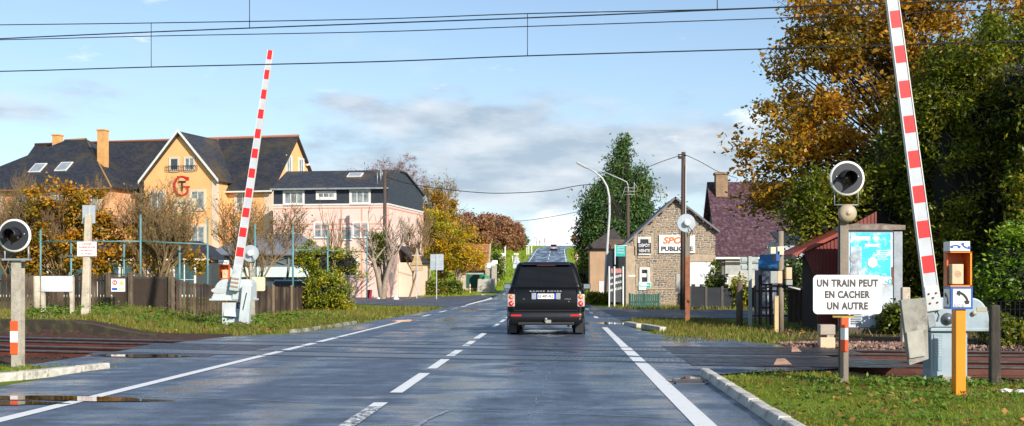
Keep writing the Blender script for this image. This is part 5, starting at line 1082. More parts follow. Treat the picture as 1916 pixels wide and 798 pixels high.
window(PH, .75, .7, .45, 1.0, -.0, 1, .08, gl=glass); window(PH, 5.2, .8, 1.1, 1.0, 0, 2, .08, gl=glass)
window(PH, 3.6, .9, .8, 1.3, .15, 2, .1, axis='y', yn=-1); window(PH, 4.0, 3.2, .7, .9, .15, 2, .1, axis='y', yn=-1)
# blue roofed kiosk between
KS = thing('blue_roofed_shed', 'little shed with a bright blue tiled roof behind the picket fence', 'shed', (PX(1418, 50), 50, 0), 0); w_ = PX(1462, 50)-PX(1418, 50)
mb = MB(); mb.bb(.1, w_, 0, 1.4, 0, PZ(500, 50)); mb.build('wall', mat('shed_grey', (0.10, 0.13, 0.17), 0.7), KS)
mb = MB(); mb.slab([(-.05, -.2, PZ(501, 50)), (w_+.1, -.2, PZ(501, 50)), (w_+.1, .9, PZ(476, 50)), (.25, .9, PZ(476, 50))], .06); mb.build('roof', brickmat('blue_tiles', (0.02, 0.12, 0.28), (0.03, 0.16, 0.34), (0.01, 0.05, 0.12), .2, .1, .008, .4, 0, .4), KS)
mb = MB(); mb.bb(.35, .65, -.02, .0, .5, 1.3); mb.build('notice', mat('notice_pale', (0.5, 0.52, 0.5), 0.5, (0.1, 0.15, 0.3), 20), KS)
# small pale house glimpsed left of the shed
SH = thing('white_house', 'pale blue grey house just glimpsed above the red shed roof', 'building', (PX(1462, 58), 58, 0), 0); mb = MB(); mb.bb(0, 2.2, 0, 4, 0, PZ(450, 58)); mb.build('wall', mat('pale_blue_wall', (0.42, 0.47, 0.52), 0.8), SH)
window(SH, .55, 1.9, .5, 1.0, 0, 1, .07, gl=glass)
mb = MB(); mb.slab([(-.2, -.3, PZ(450, 58)), (2.4, -.3, PZ(450, 58)), (2.4, 2, PZ(430, 58)), (-.2, 2, PZ(430, 58))], .1); mb.build('roof', slate, SH)

# --- red corrugated shed
RS = thing('red_shed', 'dark red corrugated shed with an overhanging red roof', 'shed', (PX(1497, 33), 33, 0), 0)
def sz(y): return PZ(y, 33)
def sx_(x): return PX(x, 33)-PX(1497, 33)
redc = mat('red_corrugated', (0.20, 0.028, 0.018), 0.55, (0.13, 0.02, 0.014), 2, dirt=(0.30, 0.12, 0.08), dscale=5, dlo=.6, dhi=.8)
x0, x1, x2 = sx_(1503), sx_(1530), sx_(1640)
mb = MB(); n = 40
# wall outline: slants inward on the left below the eave
def wall_z(x): return sz(471)+(sz(418)-sz(471))*(x-x0)/(sx_(1600)-x0)
pts = []
xs_ = [x0+(x2-x0)*k/n for k in range(n+1)]
for k in range(n):
    xa, xb = xs_[k], xs_[k+1]; d = .02 if k % 2 else 0
    ba = max(0, sz(471)-(xa-x0)/(x1-x0)*(sz(471)-sz(530))) if xa < x1 else 0; bb2 = max(0, sz(471)-(xb-x0)/(x1-x0)*(sz(471)-sz(530))) if xb < x1 else 0
    mb.hexa([(xa, -d, ba), (xb, -d, bb2), (xb, .05, bb2), (xa, .05, ba), (xa, -d, wall_z(xa)), (xb, -d, wall_z(xb)), (xb, .05, wall_z(xb)), (xa, .05, wall_z(xa))])
mb.build('front_wall', redc, RS)
mb = MB(); mb.bb(x1+.1, x2, .06, 2.6, 0, sz(475)); mb.build('side_wall', mat('dark_brown_boards', (0.03, 0.018, 0.015), 0.9), RS)
mb = MB(); mb.slab([(sx_(1480), -.25, sz(476)), (sx_(1600), -.25, sz(421)+.02), (sx_(1600), 2.8, sz(421)+.02), (sx_(1480), 2.8, sz(476))], .09); rf = mb.build('roof', mat('red_roof_sheet', (0.36, 0.055, 0.03), 0.5, (0.24, 0.04, 0.025), 4, dirt=(0.3, 0.2, 0.15), dscale=8, dlo=.6, dhi=.8), RS)
mb = MB(); mb.bb(sx_(1480)-.02, sx_(1480)+.06, -.27, 2.8, sz(476)-.14, sz(476)-.02); mb.build('fascia', black_paint, rf)

# --- poster cabinet
PC = thing('poster_cabinet', 'weathered white metal cabinet covered with a torn turquoise poster', 'cabinet', (PX(1588, 31), 31, 0), 0)
def cz(y): return PZ(y, 31)
def cx_(x): return PX(x, 31)-PX(1588, 31)
wp_ = mat('weathered_white_metal', (0.58, 0.62, 0.66), 0.5, (0.44, 0.49, 0.54), 2.5, 0.1, dirt=(0.16, 0.15, 0.15), dscale=2.2, dlo=.56, dhi=.74)
mb = MB(); mb.bb(0, cx_(1672), 0, 1.0, .0, cz(431)); mb.build('body', wp_, PC)
mb = MB(); mb.bb(cx_(1672)+.003, cx_(1688), -.03, 1.0, .0, cz(433)); mb.bb(-.05, -.003, -.03, 1.0, 0, cz(433)); mb.build('frame_post', metal_grey, PC)
mb = MB(); mb.bb(-.12, cx_(1690)+.03, -.10, 1.1, cz(431)+.003, cz(422)); mb.slab([(-.1, -.08, cz(422)), (cx_(1690), -.08, cz(422)), (cx_(1660), .5, cz(417)), (.3, .5, cz(417))], .05); mb.build('cap', mat('rusty_cap', (0.16, 0.11, 0.08), 0.8, (0.32, 0.27, 0.22), 4), PC)
mb = MB(); mb.bb(-.2, cx_(1692)+.1, -.15, 1.2, -.1, cz(622)+.13); mb.build('plinth', mat('dark_plinth', (0.06, 0.045, 0.035), 0.9, (0.1, 0.08, 0.06), 4), PC)
mb = MB(); mb.bb(.04, cx_(1666), -.012, -.002, cz(517), cz(436))
pn = mb.build('poster', mat('poster_paper', (0.02, 0.47, 0.70), 0.55, (0.05, 0.55, 0.76), 1.5, dirt=(0.62, 0.74, 0.78), dscale=3.5, dlo=.52, dhi=.62), PC)
pale_p = mat('poster_photo', (0.50, 0.60, 0.64), 0.6, (0.25, 0.36, 0.42), 6)
mb = MB(); mb.bb(.05, cx_(1612), -.018, -.013, cz(515), cz(462)); mb.build('poster_photo', pale_p, pn)
mb = MB(); mb.prism([(cx_(1598)+.11*math.cos(a)*1.0, cz(483)+.16*math.sin(a)) for a in np.linspace(0, 6.0, 14)], -.022, -.019); mb.prism([(cx_(1590), cz(514)), (cx_(1607), cz(514)), (cx_(1603), cz(496)), (cx_(1594), cz(496))], -.023, -.0195); mb.build('poster_figure', mat('poster_figure_grey', (0.20, 0.24, 0.28), 0.6, (0.45, 0.48, 0.5), 8), pn)
mb = MB(); mb.prism([(cx_(1632)+.13*math.cos(a), cz(492)+.13*math.sin(a)) for a in np.linspace(0, 6.02, 18)], -.022, -.0135); mb.build('poster_spot', mat('poster_pale_spot', (0.70, 0.66, 0.62), 0.6), pn)
mb = MB()
for k in range(5): mb.bb(cx_(1640), cx_(1662)-(k % 2)*.05, -.017, -.013, cz(470+k*4), cz(468.8+k*4))
mb.bb(cx_(1602), cx_(1628), -.017, -.0135, cz(450), cz(443)); mb.bb(cx_(1618), cx_(1645), -.017, -.0135, cz(462), cz(457)); mb.build('poster_print', sign_white, pn)
mb = MB(); mb.bb(cx_(1644), cx_(1668), -.016, -.004, cz(532), cz(519)); q = mb.build('torn_scrap', sign_white, PC)
text('9', .3, mat('cyan_print', (0.0, 0.5, 0.62), 0.5), q, (cx_(1661), -.02, cz(527)), rot=(R(90), R(90), 0))
mb = MB()
for k in range(5): mb.bb(cx_(1638), cx_(1664), -.03, -.002, cz(606)+k*.06, cz(606)+k*.06+.025); mb.bb(cx_(1593), cx_(1612), -.03, -.002, cz(606)+k*.06, cz(606)+k*.06+.025)
mb.build('vent_louvre', metal_grey, PC)
mb = MB(); mb.bb(cx_(1669), cx_(1671), -.03, -.002, cz(532), cz(500)); mb.build('handle', rust, PC)

# ------------------------------------------------------------------ vehicles
car_black = mat('black_car_paint', (0.0025, 0.0025, 0.003), 0.3, (0.0035, 0.0035, 0.0035), 2, spec=.25, coat=.25)
tyre_m = mat('tyre_rubber', (0.015, 0.015, 0.016), 0.8); rim_m = mat('alloy_rim', (0.35, 0.35, 0.36), 0.35, metal=.8)
chrome = mat('silver_trim', (0.55, 0.56, 0.58), 0.3, metal=.6); lens_red = mat('red_lens', (0.72, 0.012, 0.008), 0.2, coat=.6); lens_orange = mat('orange_lens', (0.85, 0.17, 0.02), 0.2, coat=.6)
plastic_blk = mat('black_plastic', (0.012, 0.012, 0.013), 0.55); car_glass = mat('tinted_car_glass', (0.005, 0.006, 0.007), 0.05, (0.006, 0.007, 0.008), spec=.35)
bezel = mat('silver_light_bezel', (0.62, 0.50, 0.47), 0.3, (0.50, 0.40, 0.38), 8, metal=.3)
def loft(mb, rings, n=6, mi=0):
    o = []
    for (z, hw, y0, y1, r) in rings:
        for (sx, sy, a0) in ((1, -1, -90), (1, 1, 0), (-1, 1, 90), (-1, -1, 180)):
            for k in range(n+1):
                a = R(a0+90*k/n); o.append((sx*(hw-r)+r*math.cos(a), (y0+r if sy < 0 else y1-r)+r*math.sin(a), z))
    m_ = 4*(n+1); fs = [(i*m_+k, i*m_+(k+1) % m_, (i+1)*m_+(k+1) % m_, (i+1)*m_+k) for i in range(len(rings)-1) for k in range(m_)]
    mb.add(o, fs+[tuple(range(m_-1, -1, -1)), tuple(range((len(rings)-1)*m_, len(rings)*m_))], mi, True)
def wheel(T, x, y, r, w, s):
    mb = MB(); mb.lathe([(r*.62, -w/2), (r*.93, -w/2), (r, -w/2+.04), (r, w/2-.04), (r*.93, w/2), (r*.62, w/2)], (x, y, r), 'x', 28); t_ = mb.build('wheel', tyre_m, T)
    mb = MB(); mb.lathe([(.0, s*(w/2-.05)), (r*.15, s*(w/2-.03)), (r*.60, s*(w/2-.03)), (r*.64, s*(w/2-.0)), (r*.64, s*(w/2-.12)), (0, s*(w/2-.14))], (x, y, r), 'x', 20); mb.build('rim', rim_m, t_)
def smooth_by_angle(o):
    for p in o.data.polygons: p.use_smooth = True
    m_ = o.modifiers.new('w', 'WEIGHTED_NORMAL') if False else None
SUV = thing('parked_car', 'black luxury off-roader driving away in the right lane over the crossing', 'car', (PX(1021.5, 29.3), 29.3, 0), 0)
SUV.name = 'black_car'
mb = MB()
loft(mb, [(.30, .90, .16, 4.80, .10), (.40, .94, .08, 4.88, .12), (.56, .96, .03, 4.93, .14), (.80, .975, .02, 4.95, .15), (1.00, .972, .03, 4.93, .15), (1.10, .955, .05, 4.88, .15), (1.16, .925, .075, 4.75, .14), (1.19, .88, .12, 4.6, .12)])
body = mb.build('body', car_black, SUV)
mb = MB()
def ry(z): return .075+(z-1.16)*.36
loft(mb, [(1.14, .905, ry(1.14), 3.55, .10), (1.25, .885, ry(1.25), 3.36, .11), (1.45, .835, ry(1.45), 3.06, .12), (1.65, .775, ry(1.65), 2.76, .13), (1.76, .735, ry(1.76)+.01, 2.58, .14), (1.815, .69, ry(1.80)+.05, 2.42, .16), (1.835, .60, ry(1.8)+.16, 2.25, .16)])
mb.build('cabin', car_black, SUV)
def tq_(z0, z1, h0, h1, off=.008, inset=0): return [(-h0, ry(z0)-off, z0), (h0, ry(z0)-off, z0), (h1, ry(z1)-off, z1), (-h1, ry(z1)-off, z1)]
mb = MB(); q = tq_(1.215, 1.715, .765, .645, .006); mb.add(q+[(a, b_+.03, c_) for a, b_, c_ in q], [(0, 1, 2, 3), (7, 6, 5, 4), (0, 4, 5, 1), (1, 5, 6, 2), (2, 6, 7, 3), (3, 7, 4, 0)]); mb.build('rear_window', car_glass, SUV, bevel=.012)
for s in (-1, 1):
    mb = MB(); mb.add([(s*.893, .42, 1.22), (s*.893, 3.25, 1.22), (s*.775, 2.72, 1.68), (s*.785, .62, 1.68), (s*.86, .42, 1.22), (s*.86, 3.25, 1.22), (s*.74, 2.72, 1.68), (s*.75, .62, 1.68)], [(0, 1, 2, 3), (7, 6, 5, 4), (0, 4, 5, 1), (1, 5, 6, 2), (2, 6, 7, 3), (3, 7, 4, 0)]); mb.build('side_window', car_glass, SUV)
mb = MB(); mb.box((0, ry(1.79)-.03, 1.775), (1.22, .16, .035), 0, rx=.1); mb.build('roof_spoiler', mat('dark_roof_reflective', (0.02, 0.02, 0.022), 0.1, coat=1), SUV, bevel=.012)
mb = MB(); mb.box((0, ry(1.745)-.02, 1.742), (.46, .03, .022)); mb.build('brake_light', lens_red, SUV)
# tailgate seam, handle bar and lower bumper
mb = MB(); mb.bb(-.79, .79, -.004, .04, .60, .63); mb.bb(-.80, -.786, .0, .04, .62, 1.17); mb.bb(.786, .80, .0, .04, .62, 1.17); mb.build('tailgate_seam', mat('seam_dark', (0.003, 0.003, 0.003), .8), SUV)
mb = MB(); loft(mb, [(.27, .86, .02, .5, .12), (.33, .93, -.05, .6, .14), (.44, .955, -.075, .6, .14), (.55, .955, -.07, .6, .14), (.585, .93, -.03, .5, .12)]); mb.build('rear_bumper', mat('satin_black_bumper', (0.010, 0.010, 0.011), .32, coat=.4), SUV)
mb = MB(); mb.bb(-.70, .70, -.10, .05, .25, .33); mb.build('bumper_valance', plastic_blk, SUV, bevel=.02)
for s in (-1, 1):
    mb = MB(); mb.bb(s*.74-.13, s*.74+.13, -.083, -.05, .475, .515); mb.build('reflector', lens_red, SUV)
    mb = MB(); mb.box((s*.865, .075, .865), (.19, .17, .32), 0, rz=s*R(6)); lc = mb.build('tail_light', bezel, SUV, bevel=.03, seg=3)
    for z_, m_, rr2 in ((.955, lens_orange, .063), (.79, lens_red, .068)):
        mb = MB(); mb.lathe([(0, -.035), (rr2*.6, -.03), (rr2, -.012), (rr2, .02)], (s*.862, 0, z_), 'y', 20); mb.build('lamp_lens', m_, lc)
        mb = MB(); mb.lathe([(rr2*.28, -.0455), (rr2*.28, -.03)], (s*.862, 0, z_), 'y', 12); mb.lathe([(0, -.0455), (rr2*.28, -.0455)], (s*.862, 0, z_), 'y', 12); mb.build('lens_glint', mat('lens_highlight', (0.85, 0.45, 0.38), 0.2), lc)  # small pale disc painted as a highlight on each lens
    mb = MB(); mb.tube([(s*.90, 3.0, 1.16), (s*1.0, 3.0, 1.17)], .035, 6); mb.box((s*1.09, 3.0, 1.21), (.20, .11, .155)); mr_ = mb.build('door_mirror', car_black, SUV, bevel=.03)
    mb = MB(); mb.bb(s*1.09-.085, s*1.09+.085, 2.938, 2.946, 1.15, 1.27); mb.build('mirror_glass', mat('mirror_face', (0.45, 0.5, 0.55), 0.06, metal=.9), mr_)
    mb = MB(); mb.tube([(s*.56, .05, .22), (s*.56, -.06, .23)], .035, 10); mb.build('exhaust_pipe', plastic_blk, SUV)
    for y in (.88, 3.76):
        wheel(SUV, s*.82, y, .375, .27, s)
        mb = MB(); mb.lathe([(.46, 0), (.46, s*.02), (.39, s*.02), (.39, 0)], (s*.965, y, .40), 'x', 28); mb.build('wheel_arch', plastic_blk, SUV)
    mb = MB(); mb.bb(s*.84-.10, s*.84+.10, .30, .46, .05, .40); mb.build('mud_flap', plastic_blk, SUV)
mb = MB(); mb.tube([(0, .1, .36), (0, -.16, .36)], .028, 8); mb.lathe([(0, .05), (.03, .04), (.038, .015), (.03, -.01), (0, -.02)], (0, -.15, .39), 'z', 10); mb.box((.06, -.11, .345), (.14, .02, .08)); mb.build('tow_hitch', mat('dull_steel', (0.38, 0.36, 0.32), .45, metal=.5), SUV)
mb = MB(); mb.bb(-.36, -.25, -.02, .02, .89, 1.05); mb.bb(.25, .36, -.02, .02, .89, 1.05); mb.build('plate_surround', chrome, SUV, bevel=.01)
mb = MB(); mb.bb(-.25, .25, -.018, .0, .905, 1.035); pl = mb.build('number_plate', sign_white, SUV)
mb = MB(); mb.bb(-.25, -.205, -.0215, -.0185, .905, 1.035); mb.build('plate_band', mat('plate_blue', (0.01, 0.06, 0.40), .4), pl); mb = MB(); mb.bb(.205, .25, -.0215, -.0185, .905, 1.035); mb.build('plate_band', _matc['plate_blue'], pl)
text('EE-489-NZ', .105, black_paint, pl, (0, -.0225, .970), bold=.0005, width=.37, space=1.1)
text('RANGE ROVER', .046, chrome, SUV, (0, -.012, 1.093), bold=.001, space=1.4, width=.80, name='lettering')
text('VOGUE', .035, chrome, SUV, (.54, -.006, .90), width=.16, name='lettering'); text('SE', .04, chrome, SUV, (.57, -.006, .84), name='lettering')
text('TD', .035, chrome, SUV, (-.55, -.006, .90), name='lettering')

def small_car(name, label, loc, rz, paint_m, roof_h=1.45, L=4.1, lights=True, plate=None):
    T = thing(name, label, 'car', loc, rz)
    mb = MB(); loft(mb, [(.25, .78, .12, L-.1, .12), (.45, .84, .02, L, .2), (.75, .85, .03, L-.02, .22), (.88, .82, .10, L-.2, .22), (.93, .76, .22, L-.5, .2)]); mb.build('body', paint_m, T)
    mb = MB(); loft(mb, [(.9, .77, .16, L-1.05, .15), (1.15, .70, .33, L-1.5, .18), (roof_h-.08, .62, .52, L-1.95, .2)]); mb.build('windows', car_glass, T)
    mb = MB(); loft(mb, [(roof_h-.10, .63, .50, L-1.95, .2), (roof_h, .55, .6, L-2.15, .2)]); mb.build('roof', paint_m, T)
    mb = MB(); 
    for s in (-1, 1): mb.tube([(s*.74, .26, .93), (s*.62, .56, roof_h-.08)], .035, 5); mb.tube([(s*.74, L-1.05, .93), (s*.62, L-1.95, roof_h-.08)], .03, 5)
    mb.build('roof_pillar', paint_m, T)
    for s in (-1, 1):
        for y in (.75, L-.8): wheel(T, s*.74, y, .30, .2, s)
        mb = MB(); mb.box((s*.68, .05, .70), (.22, .1, .2)); mb.build('tail_light', lens_red, T, bevel=.02)
    mb = MB(); mb.bb(-.25, .25, -.0, .03, .5, .61); mb.build('number_plate', sign_white, T); mb = MB(); mb.bb(-.8, .8, -.02, .1, .28, .45); mb.build('bumper', plastic_blk, T, bevel=.03)
    return T
small_car('silver_car', 'small silver car far up the hill road', (PX(1036, 272), 272, elev(272)), 0, mat('silver_car_paint', (0.42, 0.42, 0.45), .3, metal=.5))
small_car('blue_car', 'dark blue car parked behind the wooden fence', (PX(480, 68), 70.2, 0), R(-82), mat('blue_car_paint', (0.02, 0.07, 0.13), .25, coat=1), 1.5)
for o_ in list(C.objects):
    pass

# ------------------------------------------------------------------ level crossing gear
def arm(T, piv, ang, length, w0, w1, period, red, first, s=1, lip=True):
    """striped boom: material bands along its length, piv = foot, ang = lean from vertical (to +x)"""
    mb = MB(); d = Vector((math.sin(ang), 0, math.cos(ang))); n_ = Vector((math.cos(ang), 0, -math.sin(ang)))
    cuts = [0.0]; t_ = first; lab = [0]
    while t_ < length:
        cuts.append(t_); lab.append(1); cuts.append(min(length, t_+red)); lab.append(0); t_ += period
    cuts.append(length); segs = [(cuts[i], cuts[i+1], lab[i]) for i in range(len(cuts)-1) if cuts[i+1]-cuts[i] > 1e-4]
    for a, b_, k in segs:
        wa = (w0+(w1-w0)*a/length)/2; wb = (w0+(w1-w0)*b_/length)/2
        q = []
        for t2, w_ in ((a, wa), (b_, wb)):
            c_ = Vector(piv)+d*t2
            q.append([c_-n_*w_+Vector((0, -.035, 0)), c_+n_*w_+Vector((0, -.035, 0)), c_+n_*w_+Vector((0, .035, 0)), c_-n_*w_+Vector((0, .035, 0))])
        mb.hexa(q[0]+q[1], k)
    o = mb.build('barrier_arm', [arm_shaded_white, red_paint], T)
    if lip:
        mb = MB()
        for sg_ in (-1, 1):
            q = []
            for t2, w_ in ((0, w0/2), (length, w1/2)):
                c_ = Vector(piv)+d*t2+n_*sg_*(w_+.006); q.append([c_+Vector((0, -.045, 0))-n_*.006, c_+Vector((0, -.045, 0))+n_*.006, c_+Vector((0, .045, 0))+n_*.006, c_+Vector((0, .045, 0))-n_*.006])
            mb.hexa(q[0]+q[1])
        mb.build('arm_edge', white_trim, o)
    return o, d, n_
def housing_profile(w, h, s):
    """rounded hood: flat on one side, quarter-round on the other (s = side of the round)"""
    p = [(-s*w*.32, 0), (s*w*.68, 0), (s*w*.68, h*.12)]
    for k in range(9):
        a = R(90*k/8); p.append((s*(w*.34+w*.28*math.cos(a)), h*.34+h*.66*math.sin(a)))
    p += [(-s*w*.26, h), (-s*w*.32, h*.86)]
    return p if s > 0 else p[::-1]

# right barrier
BR = thing('crossing_barrier', 'raised red and white barrier with blue grey machine beside the near orange phone post', 'level crossing barrier', (PX(1776, 16.1), 16.1, 0), 0, 'raised level crossing barriers')
k = F/16.1
mb = MB(); mb.bb(-.25, .25, 0, .36, -.05, .63); cb_ = mb.build('cabinet', cab_paint, BR, bevel=.012)
mb = MB(); mb.bb(-.254, -.2515, .03, .33, .12, .58); mb.build('cabinet_side_panel', cab_side, cb_)
mb = MB(); mb.bb(-.215, -.10, -.012, -.001, .10, .60); mb.build('cabinet_door', mat('cabinet_door_blue', (0.26, 0.36, 0.42), .4), cb_)
mb = MB()
for j in range(12): mb.bb(-.20, -.115, -.02, -.012, .30+j*.022, .31+j*.022)
mb.build('vent_grille', mat('vent_pale', (0.5, 0.55, 0.58), .5), cb_)
mb = MB(); mb.bb(-.28, .29, -.03, .42, -.16, .02); mb.build('concrete_base', concrete, BR)
mb = MB(); mb.prism(housing_profile(.86, .46, 1), -.02, .40); hs = mb.build('machine_housing', cab_paint, BR, bevel=.02); hs.location = (.01, 0, .64)
mb = MB(); mb.bb(-.28, .62, -.05, .43, .0, .04); o_ = mb.build('housing_flange', cab_paint, hs, bevel=.008)
mb = MB(); mb.prism([(-.25, .06), (.16, .06), (.16, .25), (.06, .42), (-.25, .42)], -.045, -.021); mb.build('front_cover', cab_paint, hs, bevel=.008)
mb = MB(); mb.lathe([(0, -.10), (.035, -.10), (.04, -.075), (.08, -.07), (.085, -.045)], (-.05, 0, .17), 'y', 20); mb.build('shaft_hub', mat('hub_steel', (0.16, 0.18, 0.20), .4, metal=.5), hs)
mb = MB(); mb.lathe([(0, -.055), (.035, -.055), (.035, -.045)], (.32, 0, .25), 'y', 12); mb.bb(.36, .50, -.025, -.018, .27, .33); mb.build('maker_plate', mat('brass_plate', (0.38, 0.33, 0.24), .5), hs)
mb = MB(); mb.tube([(-.22, -.05, .40), (-.16, -.05, .22), (-.19, -.05, .14)], .012, 5); mb.tube([(-.3, -.03, .12), (-.29, -.03, .42), (-.2, -.03, .44)], .015, 5); mb.build('latch_rod', metal_grey, hs)
px0 = (1740-1776)/k; pz = PZ(560, 16.1); ang = -math.atan((1738-1662)/(540+30))
o_, d_, n_ = arm(BR, (px0, -.09, pz), ang, 6.6, .175, .12, .48, .235, .36)
mb = MB(); c0 = Vector((px0, -.09, pz)); 
q = [c0-n_*.11-d_*.16, c0+n_*.11-d_*.16, c0+n_*.10+d_*.18, c0-n_*.10+d_*.18]; mb.hexa([v+Vector((0, y, 0)) for y in (-.055,) for v in q]+[v+Vector((0, .055, 0)) for v in q]); br_ = mb.build('arm_bracket', mat('bracket_white', (0.55, 0.57, 0.58), .5, dirt=(0.2, 0.14, 0.1), dscale=8, dlo=.58, dhi=.75), BR, bevel=.01)
mb = MB()
for a, b_ in ((-.05, .08), (.05, .08), (-.05, -.05), (.05, -.05), (0, .02)): c1 = c0+n_*a+d_*b_; mb.lathe([(0, -.07), (.013, -.07), (.013, -.055)], (c1.x, c1.y, c1.z), 'y', 8)
mb.build('bolt', rust, br_)
# counterweight: two stacked plank-like plates hanging back from the pivot
def cw_plate(T, pts, y0, y1, m, name='counterweight'):
    mb = MB(); mb.prism(pts, y0, y1); return mb.build(name, m, T, bevel=.008)
def LX(T_, px, Y): return PX(px, Y)-T_.location.x
cwm = mat('weathered_white_plate', (0.38, 0.37, 0.33), .8, (0.27, 0.26, 0.22), 3, .2, dirt=(0.14, 0.12, 0.09), dscale=4, dlo=.52, dhi=.72)
Yb = 16.0
cw_plate(BR, [(LX(BR, 1684, Yb), PZ(562, Yb)), (LX(BR, 1700, Yb), PZ(684, Yb)), (LX(BR, 1736, Yb), PZ(672, Yb)), (LX(BR, 1733, Yb), PZ(557, Yb))], -.14, -.04, cwm)
cw_plate(BR, [(LX(BR, 1693, Yb), PZ(622, Yb)), (LX(BR, 1699, Yb), PZ(671, Yb)), (LX(BR, 1729, Yb), PZ(666, Yb)), (LX(BR, 1724, Yb), PZ(617, Yb))], -.17, -.141, mat('pale_plate', (0.44, 0.42, 0.36), .8, (0.33, 0.31, 0.27), 5))
cw_plate(BR, [(LX(BR, 1730, Yb), PZ(556, Yb)), (LX(BR, 1738, Yb), PZ(615, Yb)), (LX(BR, 1752, Yb), PZ(610, Yb)), (LX(BR, 1746, Yb), PZ(560, Yb))], -.10, .02, metal_grey, 'counterweight_lever')

# left barrier
YL = 35.9; kl = F/YL
BL = thing('crossing_barrier', 'raised red and white barrier with white machine in front of the dark wooden fence', 'level crossing barrier', (PX(436, YL), YL, 0), 0, 'raised level crossing barriers')
def lx(px): return (px-436)/kl
def lz(y): return PZ(y, YL)
mb = MB(); mb.bb(lx(415), lx(456), 0, .6, -.05, lz(566)); cb_ = mb.build('cabinet', cab_white, BL, bevel=.02)
mb = MB(); mb.slab([(lx(420), -.10, lz(591)), (lx(456), -.10, lz(594)), (lx(456), 0, lz(583)), (lx(420), 0, lz(580))], .03); mb.build('cabinet_hood', cab_white, cb_)
bl_ = mat('navy_sticker', (0.02, 0.06, 0.22), .5)
for (a, b_, c_, d2, ch) in ((442, 454, 567, 578, '2'), (426, 437, 587, 597, '1')):
    mb = MB(); mb.bb(lx(a), lx(b_), -.012 if ch == '2' else -.03, -.001, lz(d2), lz(c_)); q = mb.build('number_sticker', bl_, cb_); text(ch, .13, sign_white, q, ((lx(a)+lx(b_))/2, -.035 if ch == '1' else -.016, (lz(c_)+lz(d2))/2))
mb = MB(); mb.prism([(x*1.0, z) for x, z in housing_profile(1.22, .62, -1)], -.05, .62); hs = mb.build('machine_housing', cab_white, BL, bevel=.03); hs.location = (lx(447), 0, lz(561))
mb = MB(); mb.bb(-.88, .44, -.10, .66, -.03, .03); mb.build('housing_flange', cab_white, hs, bevel=.01)
mb = MB(); mb.prism([(-.58+.25*math.cos(a), .28+.09*math.sin(a)) for a in np.linspace(0, 5.9, 14)], -.065, -.05); mb.build('embossed_oval', mat('oval_grey', (0.50, 0.53, 0.53), .5), hs)
cw_plate(BL, [(lx(436), lz(561)), (lx(472), lz(561)), (lx(474), lz(532)), (lx(440), lz(528))], -.12, -.05, cab_white, 'side_cover')
pv = Vector((lx(446), -.2, lz(519))); angl = math.atan((509.5-446)/(519-97))
o_, d_, n_ = arm(BL, pv, angl, (519-97)/kl/math.cos(angl), .235, .14, .605, .285, ((519-97)/kl/math.cos(angl)-.287) % .605)
mb = MB(); q = [pv-n_*.15-d_*.42, pv+n_*.13-d_*.42, pv+n_*.13+d_*.36, pv-n_*.13+d_*.36]; mb.hexa([v+Vector((0, -.09, 0)) for v in q]+[v+Vector((0, .09, 0)) for v in q]); br_ = mb.build('arm_bracket', cab_white, BL, bevel=.02)
mb = MB()
for j in range(3): c1 = pv-d_*(.05+.12*j); q = [c1-n_*.13-d_*.02, c1+n_*.11-d_*.02, c1+n_*.11+d_*.03, c1-n_*.13+d_*.03]; mb.hexa([v+Vector((0, -.11, 0)) for v in q]+[v+Vector((0, -.091, 0)) for v in q])
mb.build('bracket_rib', mat('tan_grime', (0.36, 0.26, 0.16), .8), br_)
cw_plate(BL, [(lx(452), lz(601)), (lx(470), lz(606)), (lx(476), lz(536)), (lx(459), lz(533))], -.34, -.12, cab_white, 'counterweight')
cw_plate(BL, [(lx(459), lz(580)), (lx(461), lz(580)), (lx(468), lz(548)), (lx(466), lz(548))], -.35, -.341, plastic_blk, 'counterweight_slot')
cw_plate(BL, [(lx(452), lz(606)), (lx(468), lz(609)), (lx(470), lz(598)), (lx(453), lz(594))], -.30, -.10, rust, 'counterweight_foot')

# SOS phones
phone_ic = mat('phone_icon', (0.015, 0.015, 0.02), .5)
def handset(T, cx, cz, s, y, m, rot=0.0, name='phone_pictogram'):
    """telephone receiver: a bowed grip with two padded ends, drawn lying flat then turned by rot"""
    def tr(x, z): c_, s_ = math.cos(rot), math.sin(rot); return (cx+(x*c_-z*s_)*s, cz+(x*s_+z*c_)*s)
    mb = MB(); n = 10; top = []; bot = []
    for k_ in range(n+1):
        u = -1+2*k_/n; top.append((u*.46, .20-.13*u*u)); bot.append((u*.40, .035-.10*u*u))
    for k_ in range(n): mb.prism([tr(*bot[k_]), tr(*bot[k_+1]), tr(*top[k_+1]), tr(*top[k_])], y-.004, y)
    for sg_ in (-1, 1):
        q = [(sg_*.24, -.17), (sg_*.50, -.24), (sg_*.62, -.06), (sg_*.54, .10), (sg_*.40, .08), (sg_*.30, -.04)]
        mb.prism([tr(*p) for p in (q if sg_ > 0 else q[::-1])], y-.0046, y)
    return mb.build(name, m, T)
